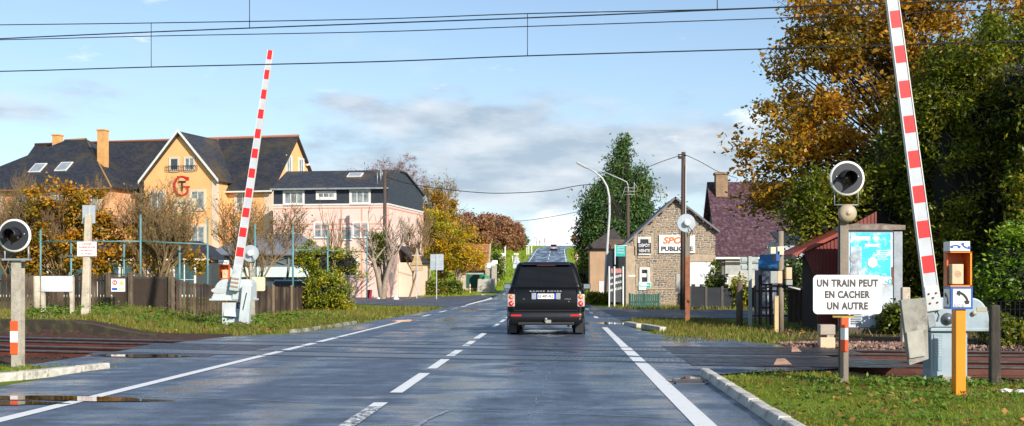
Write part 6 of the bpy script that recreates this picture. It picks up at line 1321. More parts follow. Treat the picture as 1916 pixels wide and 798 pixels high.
def sos(label, X, Y, sc, mirror=1, dark=False):
    T = thing('emergency_phone', label, 'emergency phone', (X, Y, 0), 0, 'orange emergency phones by the barriers'); m = mirror
    mb = MB(); mb.bb(-.06*sc, .06*sc, 0, .16*sc, -.05, 1.0*sc); mb.build('post', orange_paint, T, bevel=.008*sc)
    mb = MB(); mb.bb(-.13*sc, .13*sc, -.03*sc, .24*sc, .99*sc, 1.255*sc); sb_ = mb.build('sign_box', blue_paint, T)
    mb = MB(); mb.bb(-.105*sc, .105*sc, -.034*sc, -.0305*sc, 1.015*sc, 1.23*sc); mb.build('sign_face', sign_white, sb_)
    mb = MB(); mb.bb(-.134*sc, -.1305*sc, 0, .21*sc, 1.015*sc, 1.23*sc); mb.bb(.1305*sc, .134*sc, 0, .21*sc, 1.015*sc, 1.23*sc); mb.build('sign_face', sign_white, sb_)
    handset(sb_, .02*sc, 1.135*sc, .165*sc, -.0345*sc, phone_ic, R(-48))
    text('S.O.S.', .055*sc, mat('grey_letters', (0.2, 0.2, 0.22), .5), sb_, (-.03*sc, -.036*sc, 1.035*sc))
    side = handset(sb_, 0, 0, .14*sc, 0, phone_ic, R(-48)); side.rotation_euler = (0, 0, R(-90)*m); side.location = (-.1345*sc*m, .10*sc, 1.12*sc)
    z0 = 1.275*sc; z1 = 1.66*sc; t_ = .018*sc; a = .125*sc
    mb = MB(); mb.bb(-a, a, 0, .24*sc, z0-t_, z0); mb.bb(-a, a, 0, .24*sc, z1, z1+t_); mb.bb(a*m-t_*m, a*m, 0, .24*sc, z0, z1); mb.bb(-a, a, .24*sc, .25*sc, z0-t_, z1+t_); mb.bb(-a*m, -a*m+t_*m, .13*sc, .24*sc, z0, z1)
    sh_ = mb.build('shelter', orange_dark, T); mb = MB(); mb.bb(a*m-t_*m*.9, a*m+.003*m, -.006, -.001, z0-t_, z1+t_); mb.bb(-a, a, -.006, -.001, z1, z1+t_); mb.bb(-a, a, -.006, -.001, z0-t_, z0); mb.build('shelter_edge', orange_paint, sh_)
    mb = MB(); mb.bb(-.10*sc if m > 0 else -.04*sc, .04*sc if m > 0 else .10*sc, .02*sc, .17*sc, z0+.01, z0+.25*sc); bx_ = mb.build('phone_unit', beige, T, bevel=.01); mb = MB()
    for (r1, r2) in ((.006, .010), (.02, .024), (.034, .038)): mb.lathe([(r1*sc, 0), (r2*sc, 0)], ((-.03*m)*sc, .0185*sc, z0+.13*sc), 'y', 14)
    mb.build('speaker_ring', rust, bx_)
    mb = MB(); mb.bb(-.135*sc, .10*sc, -.02*sc, .22*sc, z1+t_+.002, z1+.135*sc); tp = mb.build('top_sign', sign_white, T)
    handset(tp, .05*sc, z1+.075*sc, .10*sc, -.021*sc, blue_paint, R(150)); handset(tp, -.07*sc, z1+.075*sc, .10*sc, -.021*sc, blue_paint, 0)
    return T
sos('orange emergency phone post with blue and white telephone sign at the right front', PX(1798, 13.95), 13.95, 1.0)
sos('distant orange emergency phone with telephone signs behind the left barrier machine', PX(418, 37.5), 37.5, 1.13, -1)

# warning signals
def disc_front(T, c_, r, y=0, hood_rot=0.0):
    mb = MB(); mb.lathe([(0, .03), (r*.97, .03), (r, .015), (r, 0), (r*.885, -.008)], (c_[0], y, c_[1]), 'y', 40); d_o = mb.build('signal_disc', sign_white, T)
    mb = MB(); mb.lathe([(r*.885, -.009), (0, -.011)], (c_[0], y, c_[1]), 'y', 40); mb.build('disc_face', disc_black, d_o)
    mb = MB(); rl = r*.40; n = 16; o = []
    for j, (dep, kr) in enumerate(((0, 1.25), (-.10, 1.12), (-.20, 1.0))):
        for i in range(n+1):
            a = R(-25+hood_rot+230*i/n); dd = dep*(1-.0*abs(i-n/2)/n); o.append((c_[0]+rl*kr*math.cos(a), y-.012+dd, c_[1]+rl*kr*math.sin(a)))
    mb.add(o, [(j*(n+1)+i, j*(n+1)+i+1, (j+1)*(n+1)+i+1, (j+1)*(n+1)+i) for j in range(2) for i in range(n)], 0, True)
    h_ = mb.build('lamp_hood', mat('hood_black', (0.012, 0.012, 0.015), .35), T); sm = h_.modifiers.new('s', 'SOLIDIFY'); sm.thickness = .008
    mb = MB(); mb.lathe([(0, -.05), (rl*.6, -.045), (rl*.95, -.02), (rl, -.011)], (c_[0], y, c_[1]), 'y', 24); mb.build('signal_lamp', mat('unlit_red_lens', (0.035, 0.012, 0.014), .12, spec=.8), T)
    mb = MB()
    for sx in (-1, 1): mb.lathe([(0, -.02), (.012, -.018), (.012, -.011)], (c_[0]+sx*r*.62, y, c_[1]+r*.1), 'y', 8)
    mb.build('fixing_screw', chrome, d_o)
def ibeam(mb, w, y0, y1, z0, z1, mi=0, cx=0):
    mb.bb(cx-w/2, cx+w/2, y0, y0+.012, z0, z1, mi); mb.bb(cx-w/2, cx+w/2, y1-.012, y1, z0, z1, mi); mb.bb(cx-.008, cx+.008, y0+.012, y1-.012, z0, z1, mi)
steel_post = mat('dull_steel_post', (0.24, 0.19, 0.14), .6, (0.17, 0.14, 0.11), 4, .2, dirt=(0.30, 0.15, 0.07), dscale=4, dlo=.58, dhi=.8)
YS = 15.7; ks = F/YS
SR = thing('warning_signal', 'crossing warning signal with round black lamp disc, bell and white notice on the right', 'warning signal', (PX(1580, YS), YS, 0), 0, 'crossing warning signals facing the driver')
mb = MB(); ibeam(mb, .11, 0, .11, -.05, PZ(392, YS)); mb.build('post', steel_post, SR)
mb = MB(); mb.bb(-.052, .045, -.02, -.003, PZ(596, YS)-.0, PZ(588, YS)); mb.bb(-.052, .045, -.02, -.003, PZ(636, YS), PZ(614, YS)) if False else None
for (a, b_, m_) in ((593, 614, orange_red), (614, 636, white_paint), (636, 658, orange_red)): mb = MB(); mb.bb(-.054, .046, -.018, -.003, PZ(b_, YS), PZ(a, YS)); mb.build('reflective_band', m_, SR)
c0 = ((1583-1580)/ks, PZ(335, YS)); disc_front(SR, c0, 32.5/ks, -.06, -20)
mb = MB()
for sx in (-22, 22): mb.tube([((1583+sx-1580)/ks, -.01, PZ(352, YS)), ((1583+sx-1580)/ks, -.01, PZ(384, YS))], .008, 5)
mb.tube([((1561-1580)/ks, -.01, PZ(384, YS)), ((1605-1580)/ks, -.01, PZ(384, YS))], .010, 5); mb.build('disc_bracket', metal_grey, SR)
mb = MB(); mb.lathe([(0, -.10), (.02, -.10), (.025, -.085), (.05, -.083), (.09, -.075), (.118, -.05), (.125, -.01), (.11, 0)], (.03, -.02, PZ(400, YS)), 'y', 32); mb.build('bell', beige_bell, SR)
mb = MB(); w_ = 128/ks; h_ = 73/ks; mb.prism(rrect(w_, h_, .06), -.035, -.022); nb = mb.build('notice_board', sign_white, SR, bevel=.002); nb.location = ((1583.5-1580)/ks, -.03, PZ(551.5, YS))
gl_ = mat('notice_letters', (0.07, 0.065, 0.075), .55)
for i, (s_, ww) in enumerate((('UN TRAIN PEUT', .815), ('EN CACHER', .60), ('UN AUTRE', .545))):
    text(s_, .128, gl_, nb, (0, -.037, .148-i*.152), bold=.0055, width=ww, space=1.1)
mb = MB(); mb.bb(-.16, .12, -.02, .0, PZ(595, YS), PZ(590, YS)); mb.build('board_clamp', mat('yellow_clamp', (0.55, 0.33, 0.04), .6), SR)
YS2 = 18.45; k2 = F/YS2
SL = thing('warning_signal', 'crossing warning signal with round black lamp disc at the far left edge', 'warning signal', (PX(30, YS2), YS2, 0), 0, 'crossing warning signals facing the driver')
mb = MB(); ibeam(mb, .155, 0, .14, -.1, PZ(487, YS2)); mb.build('post', concrete, SL)
for (a, b_, m_) in ((601, 620, orange_red), (620, 641, white_paint), (641, 663, orange_red)): mb = MB(); mb.bb(-.085, .03, -.018, -.003, PZ(b_, YS2), PZ(a, YS2)); mb.build('reflective_band', m_, SL)
disc_front(SL, (0, PZ(441.5, YS2)), 31/k2, -.06, 15)
mb = MB()
for sx in (-.17, .20): mb.tube([(sx, -.01, PZ(462, YS2)), (sx, -.01, PZ(485, YS2))], .015, 5)
mb.box((.015, 0, PZ(486, YS2)), (.42, .12, .03)); mb.build('disc_bracket', metal_grey, SL)

# backs of the far signals
def signal_back(label, px, Y, ydisc, r, yb, post_m, low_m, extra=None, ylow=480):
    T = thing('signal_back', label, 'warning signal', (PX(px, Y), Y, ground(PX(px, Y), Y)), 0, 'far warning signals seen from behind'); k_ = F/Y
    mb = MB(); mb.lathe([(0, .0), (r*.97, 0), (r, .02), (r, .04), (0, .05)], (0, 0, PZ(ydisc, Y)), 'y', 32, sm=False); d_o = mb.build('signal_disc', sign_back, T)
    mb = MB(); mb.lathe([(0, -.15), (r*.26, -.15), (r*.36, -.11), (r*.36, -.01)], (.02, 0, PZ(ydisc, Y)), 'y', 20); mb.build('lamp_housing', sign_white, T)
    mb = MB(); mb.bb(-.02, .13, .06, .16, PZ(ylow, Y), PZ(ydisc+18, Y)); mb.build('upper_post', post_m, T)
    mb = MB(); ibeam(mb, .15, .06, .16, 0, PZ(ylow, Y), cx=.05); mb.build('lower_post', low_m, T)
    mb = MB(); mb.tube([(.05, -.02, PZ(ydisc+4, Y)), (.16, -.1, PZ(ydisc+14, Y)), (.10, 0, PZ(ydisc+24, Y))], .014, 5); mb.tube([(-.2, .05, PZ(ydisc, Y)), (-.2, .08, PZ(ydisc+24, Y)), (.2, .08, PZ(ydisc+24, Y)), (.2, .05, PZ(ydisc, Y))], .014, 5); mb.build('cable', plastic_blk, T)
    return T
signal_back('rusty posted signal seen from behind in front of the stone house', 1284, 38, 416, .30, 605, steel_post, rust)
T = signal_back('grey signal disc seen from behind next to the left barrier arm', 468, 38.5, 473, .28, 600, concrete_pale, concrete, ylow=500)
mb = MB(); w0 = (472-468)*38.5/F; mb.prism(rrect(.44, .46, .05), .03, .055); o_ = mb.build('back_board', cream, T); o_.location = ((483-468)*38.5/F, 0, PZ(530, 38.5))

# ------------------------------------------------------------------ poles, lamps, signs
def pole(name, label, px, Y, ytop, r0, r1, m, z0=None, cat='utility pole', lean=0.0):
    x = PX(px, Y); z0 = ground(x, Y) if z0 is None else z0; T = thing(name, label, cat, (x, Y, z0), 0); mb = MB(); mb.tube([(0, 0, -.1), (lean, 0, PZ(ytop, Y)-z0)], [r0, r1], 12); mb.build('shaft', m, T); return T
UP = pole('utility_pole', 'tall brown wooden utility pole with meter box in front of the stone house', 1277, 58, 285, .13, .10, pole_wood, lean=.05)
hh = PZ(285, 58)
mb = MB(); mb.box((-.12, -.12, hh-.25), (.22, .18, .12)); mb.tube([(-.05, -.12, hh-.1), (-.25, -.14, hh-.12)], .03, 5); mb.tube([(.05, -.1, hh-.1), (.16, -.12, hh-.16)], .03, 5); mb.build('insulator', plastic_blk, UP)
mb = MB(); mb.bb(-.34, -.14, -.25, .05, PZ(545, 58), PZ(512, 58)); mb.build('meter_box', mat('pale_box', (0.42, 0.40, 0.36), .6), UP, bevel=.02)
mb = MB(); mb.tube([(.12, -.13, .1), (.15, -.13, hh-.6)], .03, 5); mb.build('cable_conduit', lamp_grey, UP)
UL = pole('utility_pole', 'dark utility pole in front of the pink building', 720, 95, 318, .17, .13, pole_wood)
mb = MB(); hl = PZ(318, 95)-ground(PX(720, 95), 95); mb.tube([(-.7, 0, hl-.2), (.15, 0, hl-.2)], .03, 5); mb.tube([(-.6, 0, hl-.25), (-.6, 0, hl-1.2)], .04, 5); mb.tube([(-.2, 0, hl-.2), (-.2, 0, hl-.5)], .05, 5); mb.build('bracket', metal_grey, UL)
UM = pole('utility_pole', 'dark utility pole with rack aerial and lamp arm beside the conifer', 1175, 88, 350, .15, .12, pole_wood)
hm = PZ(350, 88)-ground(PX(1175, 88), 88); s88 = 88/F
mb = MB(); mb.tube([(0, -.1, hm-.9), (0, -.1, hm+.1), (-.1, -.1, hm+.35), (-.5, -.1, hm+.55), (-1.9, -.1, hm+1.15)], .04, 6); mb.build('lamp_arm', lamp_grey, UM); mb = MB(); mb.box((-2.05, -.1, hm+1.2), (.4, .2, .08), 0, ry=.35); mb.build('lamp_head', lamp_grey, UM)
mb = MB()
for z_ in (-.1, -.35, -.6): mb.tube([(-.25, -.15, hm+z_), (.5, -.15, hm+z_)], .018, 4)
mb.tube([(.45, -.15, hm-.7), (.45, -.15, hm+.35)], .02, 4); mb.tube([(.45, -.15, hm+.3), (.75, -.15, hm-.2)], .015, 4); mb.tube([(-.5, -.15, hm-.9), (-.2, -.15, hm)], .015, 4); mb.build('aerial_rack', lamp_grey, UM)
def street_lamp(label, Y, pts, r0, r1, ylast):
    x = PX(pts[0][0], Y); z0 = ground(x, Y); T = thing('street_lamp', label, 'street lamp', (x, Y, z0), 0, None); P3 = [(PX(a, Y)-x, 0, PZ(b_, Y)-z0) for a, b_ in pts]; P3[0] = (0, 0, -.1); n = len(P3)
    mb = MB(); mb.tube(P3, [r0+(r1-r0)*i/(n-1) for i in range(n)], 12); mb.build('curved_post', lamp_grey, T); e = P3[-1]; d = Vector(P3[-1])-Vector(P3[-2]); a = math.atan2(d.z, -d.x)
    mb = MB(); L_ = .75*Y/72; mb.box((e[0]-math.cos(a)*L_*.45, 0, e[2]+math.sin(a)*L_*.45), (L_, .3, .13), 0, ry=a); mb.build('lamp_head', mat('lamp_head_grey', (0.42, 0.43, 0.44), .5), T, bevel=.04)
    mb = MB(); mb.box((e[0]-math.cos(a)*L_*.5, 0, e[2]+math.sin(a)*L_*.5-.08), (L_*.6, .22, .05), 0, ry=a); mb.build('lamp_glass', mat('lamp_cover', (0.6, 0.6, 0.58), .3), T); return T
street_lamp('tall curved white street lamp rising from the low clipped hedge', 74, [(1132, 550), (1134, 500), (1137, 450), (1140.5, 400), (1140, 370), (1136, 350), (1127, 334), (1113, 322), (1098, 314)], .095, .045, 0)
street_lamp('small curved street lamp lower down beside the conifer, farther up the road', 150, [(1122, 500), (1121.5, 470), (1120, 452), (1113, 441), (1105, 433), (1097, 427), (1091, 423)], .10, .05, 0)
pole('utility_pole', 'far wooden pole standing by the small curved lamp', 1092.5, 150, 424, .17, .14, pole_wood)

def road_sign_back(label, px, Y, ytop, ybase, plates, post_w=.06, m=sign_back, pm=lamp_grey, name='road_sign', group=None):
    x = PX(px, Y); z0 = ground(x, Y); T = thing(name, label, 'road sign', (x, Y, z0), 0, group); mb = MB(); mb.bb(-post_w/2, post_w/2, -.03, .03, -.1, PZ(ytop, Y)-z0); mb.build('post', pm, T)
    for kind, cx, cy, w_, h_, mm in plates:
        X_ = PX(cx, Y)-x; Z_ = PZ(cy, Y)-z0; W_ = w_*Y/F; H_ = h_*Y/F; mb = MB()
        if kind == 'rect': mb.prism(rrect(W_, H_, min(W_, H_)*.08), .032, .05)
        elif kind == 'tri': mb.prism([(-W_/2, -H_/2), (W_/2, -H_/2), (0, H_/2)], .032, .05)
        elif kind == 'diam': mb.prism([(-W_/2, 0), (0, -H_/2), (W_/2, 0), (0, H_/2)], .032, .05)
        elif kind == 'disc': mb.lathe([(0, .032), (W_/2, .032), (W_/2, .05), (0, .05)], (0, 0, 0), 'y', 24)
        o_ = mb.build('sign_plate', mm or m, T); o_.location = (X_, 0, Z_)
        mb = MB(); mb.bb(-W_*.42, W_*.42, .012, .031, -.03+H_*.12, .03+H_*.12); mb.bb(-W_*.42, W_*.42, .012, .031, -H_*.3, -H_*.3+.05); mb.build('back_rail', pm, o_)
    return T
tan_back = mat('tan_sign_back', (0.52, 0.33, 0.12), .6, (0.42, 0.27, 0.10), 2)
road_sign_back('tan triangular sign seen from behind on a thin post by the pruned tree', 780, 94, 465, 560, [('tri', 780, 482, 22, 32, tan_back), ('rect', 780, 502, 22, 10, tan_back)])
road_sign_back('square grey sign seen from behind on a post beside the hedge', 817, 88, 476, 562, [('rect', 817.5, 491, 25, 30, None)])
road_sign_back('two plate grey road sign seen from behind in front of the picket fence', 1403.5, 35, 480, 612, [('rect', 1402, 486.5, 34, 11, None), ('rect', 1402, 500, 34, 12, None)], .10, m=mat('back_of_plate', (0.36, 0.40, 0.41), .5), pm=mat('grey_green_post', (0.42, 0.46, 0.43), .6))
road_sign_back('white house shaped sign seen from behind beyond the stone posts', 968, 158, 478, 520, [('tri', 967, 486, 15, 17, mat('pale_back', (0.55, 0.58, 0.62), .5)), ('rect', 967, 498, 14, 9, _matc['pale_back'])], .09)
road_sign_back('round sign seen from behind with a small plate above it on the left bank', 966, 205, 474, 500, [('disc', 966, 483, 8, 8, None), ('rect', 966, 476, 9, 3, sign_white)], .08)
pole('marker_post', 'slender white post with crossbar beside the round sign', 959, 200, 479, .06, .06, white_paint, cat='post')
pole('marker_post', 'white hooked post on the bank above the stone posts', 945, 170, 462, .08, .08, white_paint, cat='post')
T = road_sign_back('red edged warning triangle over a round speed sign on the right bank', 1079, 190, 474, 505, [], .08)
def plate(T, kind, cx, cy, w, Y, m, dy=0, name='sign_plate', par=None):
    X_ = PX(cx, Y)-T.location.x; Z_ = PZ(cy, Y)-T.location.z; W_ = w*Y/F; mb = MB()
    if kind == 'tri': mb.prism([(-W_/2, -W_*.43), (W_/2, -W_*.43), (0, W_*.43)], -.06-dy, -.04-dy)
    else: mb.lathe([(0, -.06-dy), (W_/2, -.06-dy), (W_/2, -.04-dy), (0, -.04-dy)], (0, 0, 0), 'y', 24)
    o_ = mb.build(name, m, T); o_.location = (X_, 0, Z_); return o_
plate(T, 'tri', 1079, 477, 8, 190, red_paint); plate(T, 'tri', 1079, 476.6, 4.8, 190, sign_white, .03, 'sign_symbol'); plate(T, 'disc', 1079, 484, 8, 190, red_paint); plate(T, 'disc', 1079, 484, 6, 190, sign_white, .03, 'sign_symbol')
text('70', .30, black_paint, T, (0, -.12, PZ(484, 190)-T.location.z), bold=.02)
# white delineator posts on the hill
DP = None
for px, yt, yb, Y in ((986, 459, 469, 238), (989.5, 456, 467, 246), (995, 455, 464, 254), (1002, 441, 462, 262), (1012, 453, 461, 282), (1022, 445, 460, 300), (1036, 448, 458, 318), (1052, 449, 460, 322), (1059, 449, 458, 328), (1071, 453, 460, 330), (1090, 449, 461, 322)):
    x = PX(px, Y); z = ground(x, Y)
    if x > -5.5+road_dx(Y) and x < 3+road_dx(Y) and Y < 330: Y = 334; x = PX(px, Y); z = ground(x, Y)
    hgt = max(.9, PZ(yt, Y)-z)
    if DP is None:
        DP = T = thing('delineator_post', '', 'post', (x, Y, z), 0, 'white posts along the top of the hill road'); mb = MB(); mb.bb(-.085, .085, -.05, .05, -.1, 1); mb.build('shaft', white_paint, T); mb = MB(); mb.bb(-.09, .09, -.056, .056, .80, .86); mb.build('reflector_band', black_paint, T)
    else:
        T = DP.copy(); C.objects.link(T); T.location = (x, Y, z)
        for ch in list(DP.children): c_ = ch.copy(); C.objects.link(c_); c_.parent = T
    T['label'] = 'white roadside post, one of a row along the top of the hill road'; T.scale = (1, 1, hgt)

# left side boards and posts
Yp = 35.5; zc = ground(PX(163, Yp), Yp)
T = thing('notice_post', 'pale concrete post with white warning notice and a square plate above', 'sign', (PX(160, Yp), Yp, zc), 0)
mb = MB(); mb.hexa([(-.12, -.09, -.1), (.12, -.09, -.1), (.12, .09, -.1), (-.12, .09, -.1), (.0, -.08, PZ(402, Yp)-zc), (.18, -.08, PZ(402, Yp)-zc), (.18, .08, PZ(402, Yp)-zc), (.0, .08, PZ(402, Yp)-zc)]); mb.build('post', concrete_pale, T, bevel=.02)
mb = MB(); mb.bb(PX(152, Yp)-PX(160, Yp), PX(176, Yp)-PX(160, Yp), .085, .10, PZ(418, Yp)-zc, PZ(384, Yp)-zc); o_ = mb.build('back_plate', sign_back, T); mb = MB(); mb.bb(.06, .10, .06, .084, PZ(416, Yp)-zc, PZ(386, Yp)-zc); mb.build('plate_rail', lamp_grey, o_)
nw = (184-148)*Yp/F; nz0 = PZ(480, Yp)-zc; nz1 = PZ(453, Yp)-zc; nx0 = PX(147.5, Yp)-PX(160, Yp)
mb = MB(); mb.bb(nx0, nx0+nw, -.125, -.11, nz0, nz1); nb = mb.build('notice', sign_white, T); rl = mat('faded_red_letters', (0.55, 0.14, 0.13), .6)
for i, s_ in enumerate(('DANGER', 'TRAVERSEE DES VOIES', 'INTERDITE', 'AU PUBLIC')): text(s_, .068, rl, nb, (nx0+nw/2, -.127, nz1-.07-i*.098), width=(.30, .50, .36, .34)[i], bold=.002)
T = thing('blank_board', 'blank white metal board on two concrete legs by the platform', 'board', (PX(107, 35.5), 35.5, ground(PX(107, 35.5), 35.5)), 0); zc = T.location.z
mb = MB(); mb.bb(PX(79, 35.5)-T.location.x, PX(137, 35.5)-T.location.x, -.08, -.05, PZ(546, 35.5)-zc, PZ(517, 35.5)-zc); mb.build('panel', mat('blank_panel', (0.62, 0.65, 0.66), .5, (0.55, 0.58, 0.60), 2), T)
for px in (81, 135): mb = MB(); xx = PX(px, 35.5)-T.location.x; mb.bb(xx-.05, xx+.05, -.045, .06, -.1, PZ(518, 35.5)-zc); mb.build('leg', concrete_pale, T)

# wooden fence on the left: three runs of palings, each a fence
def P2(px, Y): return Vector((PX(px, Y), Y))
def paling(label, a, b_, h0, h1, n=None, post_every=3.4, m=wood_dark, posts=wood_post, gap=.028, w=.10, pm=None):
    d = b_-a; ln = d.length; T = thing('wooden_fence', label, 'fence', (a.x, a.y, 0), math.atan2(d.y, d.x), 'dark wooden fence left of the crossing'); npal = int(ln/(w+gap)); mb = MB()
    for i in range(npal):
        s = (i+.5)/npal; p = a.lerp(b_, s); g = ground(p.x, p.y); hh_ = h0+(h1-h0)*s+rnd.uniform(-.05, .04); x = ln*s; tl = rnd.uniform(-.02, .02)
        ww = w*rnd.uniform(.85, 1.05); mb.hexa([(x-ww/2, -.012, g+.02), (x+ww/2, -.012, g+.02), (x+ww/2, .012, g+.02), (x-ww/2, .012, g+.02), (x-ww/2+tl, -.012, g+hh_), (x+ww/2+tl, -.012, g+hh_), (x+ww/2+tl, .012, g+hh_), (x-ww/2+tl, .012, g+hh_)])
    mb.build('paling_panel', m, T)
    mb = MB(); g0, g1 = ground(a.x, a.y), ground(b_.x, b_.y)
    for zr in (.35, h0-.25): mb.hexa([(0, .015, g0+zr), (ln, .015, g1+zr), (ln, .06, g1+zr), (0, .06, g0+zr), (0, .015, g0+zr+.08), (ln, .015, g1+zr+.08), (ln, .06, g1+zr+.08), (0, .06, g0+zr+.08)])
    mb.build('rail', m, T)
    k_ = max(1, int(ln/post_every))
    for i in range(k_+1):
        s = i/k_; p = a.lerp(b_, s); g = ground(p.x, p.y); mb = MB(); hh_ = h0+(h1-h0)*s+.08; mb.bb(ln*s-.07, ln*s+.07, -.10, -.014, g-.05, g+hh_); mb.build('post', posts, T, bevel=.015)
    return T
paling('dark weathered paling fence behind the blank board at the far left', P2(-60, 46), P2(200, 45), 1.32, 1.32, m=paling_m)
paling('dark weathered paling fence between the wire mesh and the left barrier', P2(322, 44), P2(470, 46), 1.28, 1.25, m=paling_m)
paling('dark paling fence with pale posts receding right of the left barrier', P2(470, 46.2), P2(601, 59), 1.2, 1.1, post_every=2.6, m=paling_m, posts=mat('pale_brown_post', (0.22, 0.16, 0.10), .9, (0.16, 0.11, 0.07), 4))
a, b_ = P2(203, 44.8), P2(320, 44); d = b_-a; ln = d.length
T = thing('wire_mesh_fence', 'section of rusty wire mesh fence with concrete posts in the left fence', 'fence', (a.x, a.y, 0), math.atan2(d.y, d.x))
mb = MB(); g = ground(a.x, a.y); n = 34
for i in range(-14, n):
    x0_ = ln*i/n; 
    for s in (1, -1):
        p0 = [x0_, g+.05] if s > 0 else [x0_, g+1.35]; L2 = 1.3
        x1_ = x0_+L2; za = p0[1]; zb_ = p0[1]+s*1.3
        t0 = max(0, -x0_/L2) if x0_ < 0 else 0; t1 = min(1, (ln-x0_)/L2)
        if t1 <= t0: continue
        mb.tube([(x0_+L2*t0, 0, za+(zb_-za)*t0), (x0_+L2*t1, 0, za+(zb_-za)*t1)], .007, 3, cap=False)
for z_ in (.1, 1.35): mb.tube([(0, 0, g+z_), (ln, 0, g+z_)], .012, 4)
mb.build('mesh', mat('rusty_wire', (0.16, 0.12, 0.09), .7), T)
for s in (0, .36, 1.0): mb = MB(); mb.bb(ln*s-.08, ln*s+.08, -.08, .06, ground(a.x, a.y)-.1, g+1.42); mb.build('post', wood_post, T, bevel=.02)
mb = MB()
for i in range(46): x = ln*(i+.5)/46; mb.bb(x-.05, x+.05, .25, .27, g, g+1.25+rnd.uniform(-.05, .05))
mb.build('backing_paling', wood_dark, T)
Yq = 43.6; T = thing('safety_sign', 'small white sign with red ring and yellow triangle on the wire mesh', 'sign', (PX(221, Yq), Yq, 0), 0); zc = 0
w_ = 26*Yq/F; z0, z1 = PZ(546, Yq), PZ(522, Yq); mb = MB(); mb.bb(-w_/2, w_/2, 0, .02, z0, z1); nb = mb.build('plate', sign_white, T)
mb = MB(); mb.lathe([(.09, -.004), (.055, -.004), (.055, 0), (.09, 0)], (-w_*.24, 0, z1-.14), 'y', 18); mb.bb(-w_*.24-.012, -w_*.24+.012, -.004, 0, z1-.19, z1-.09); mb.build('red_ring', red_paint, nb)
mb = MB(); mb.prism([(w_*.08, z1-.22), (w_*.40, z1-.22), (w_*.24, z1-.05)], -.004, -.0005); mb.build('yellow_triangle', mat('sign_yellow', (0.80, 0.55, 0.02), .5), nb)
mb = MB(); mb.bb(-w_*.44, -w_*.05, -.004, 0, z0+.05, z0+.14); mb.build('blue_panel', blue_paint, nb); mb = MB(); mb.bb(w_*.05, w_*.42, -.004, 0, z0+.05, z0+.14); mb.build('yellow_panel', mat('sign_pale_yellow', (0.75, 0.66, 0.40), .5), nb)
pole('fence_post', 'pale concrete post standing beside the blank board', 69, 43, 517, .13, .12, concrete_pale, cat='post')

# tall teal post-and-bar ball fence
def ballfence(label, posts, bars):
    (p0, Y0, _) = posts[0]; T = thing('ball_fence', label, 'fence', (PX(p0, Y0), Y0, 0), 0)
    for px, Y, yt in posts: x = PX(px, Y)-T.location.x; mb = MB(); mb.tube([(x, Y-Y0, ground(PX(px, Y), Y)-.1), (x, Y-Y0, PZ(yt, Y))], .048, 8); mb.build('post', teal, T)
    for (pa, Ya, ya), (pb, Yb_, yb) in bars: mb = MB(); mb.tube([(PX(pa, Ya)-T.location.x, Ya-Y0, PZ(ya, Ya)), (PX(pb, Yb_)-T.location.x, Yb_-Y0, PZ(yb, Yb_))], .036, 6); mb.build('crossbar', teal, T)
    return T
ballfence('tall teal tubular fence frame rising behind the left wooden fence', [(76, 55, 430), (133, 55.6, 455), (232, 55.3, 457), (263, 54, 402), (336, 54.6, 462), (388.5, 54, 410)], [((76, 55, 452.5), (263, 54, 452)), ((263, 54, 452), (388, 54, 457.5)), ((110, 55.5, 480), (180, 55.5, 480))])
ballfence('teal tubular fence frame to the right of the left barrier', [(477, 56, 420), (548, 58, 424), (613, 64, 430), (686.5, 88, 441)], [((613, 64, 469), (686, 88, 472)), ((548, 58, 468), (613, 64, 469))])

# right side clutter beyond the tracks
Yr = 32; T = thing('equipment_pole', 'pale wooden pole carrying beige electrical boxes beside the picket fence', 'utility pole', (PX(1461, Yr), Yr, 0), 0)
def rx(px): return PX(px, Yr)-PX(1461, Yr)
def rz_(y): return PZ(y, Yr)
mb = MB(); mb.tube([(0, 0, -.1), (0, 0, rz_(433))], [.085, .075], 12); mb.build('shaft', mat('grey_weathered_pole', (0.30, 0.25, 0.19), .9, (0.20, 0.16, 0.12), 6, .4, stretch=(4, 4, .4)), T)
for x0_, x1_, y0_, y1_, m_ in ((1439, 1449, 463, 476, cream), (1452, 1464, 462, 478, cream), (1449, 1457, 470, 490, mat('blue_tarp', (0.02, 0.10, 0.30), .5)), (1439, 1452, 508, 531, mat('grey_box', (0.35, 0.36, 0.34), .6)), (1452, 1461, 508, 531, beige), (1468, 1479, 501, 523, beige), (1468, 1480, 524, 534, mat('grey_box', (0.35, 0.36, 0.34), .6))):
    mb = MB(); mb.bb(rx(x0_), rx(x1_), -.22, .0, rz_(y1_), rz_(y0_)); mb.build('equipment_box', m_, T, bevel=.015)
mb = MB(); mb.tube([(rx(1440), -.05, rz_(535)), (rx(1500), -.1, rz_(539))], .03, 5); mb.tube([(rx(1425), -.1, rz_(540)), (rx(1470), -.1, rz_(532)), (rx(1492), -.1, rz_(543))], .025, 5); mb.build('cable', plastic_blk, T)
mb = MB(); mb.tube([(rx(1472), -.2, rz_(537)), (rx(1494), -.25, rz_(542))], .025, 6); mb.build('bracket_arm', lamp_grey, T)
T = thing('marker_post', 'short pale yellow square post at the foot of the equipment pole', 'post', (PX(1452.5, 31.8), 31.8, 0), 0); mb = MB(); mb.bb(-.055, .055, -.05, .05, -.05, PZ(556, 31.8)); mb.build('shaft', mat('pale_yellow_post', (0.66, 0.46, 0.22), .6), T, bevel=.01); mb = MB(); mb.bb(-.06, .06, -.055, .055, PZ(556, 31.8), PZ(554, 31.8)); mb.build('cap', concrete, T)
T = thing('wooden_post', 'thick weathered wooden post left of the two plate sign', 'post', (PX(1383.5, 34.6), 34.6, 0), 0); mb = MB(); mb.tube([(0, 0, -.1), (.01, 0, PZ(526, 34.6))], [.105, .09], 9); mb.build('shaft', wood_post, T)
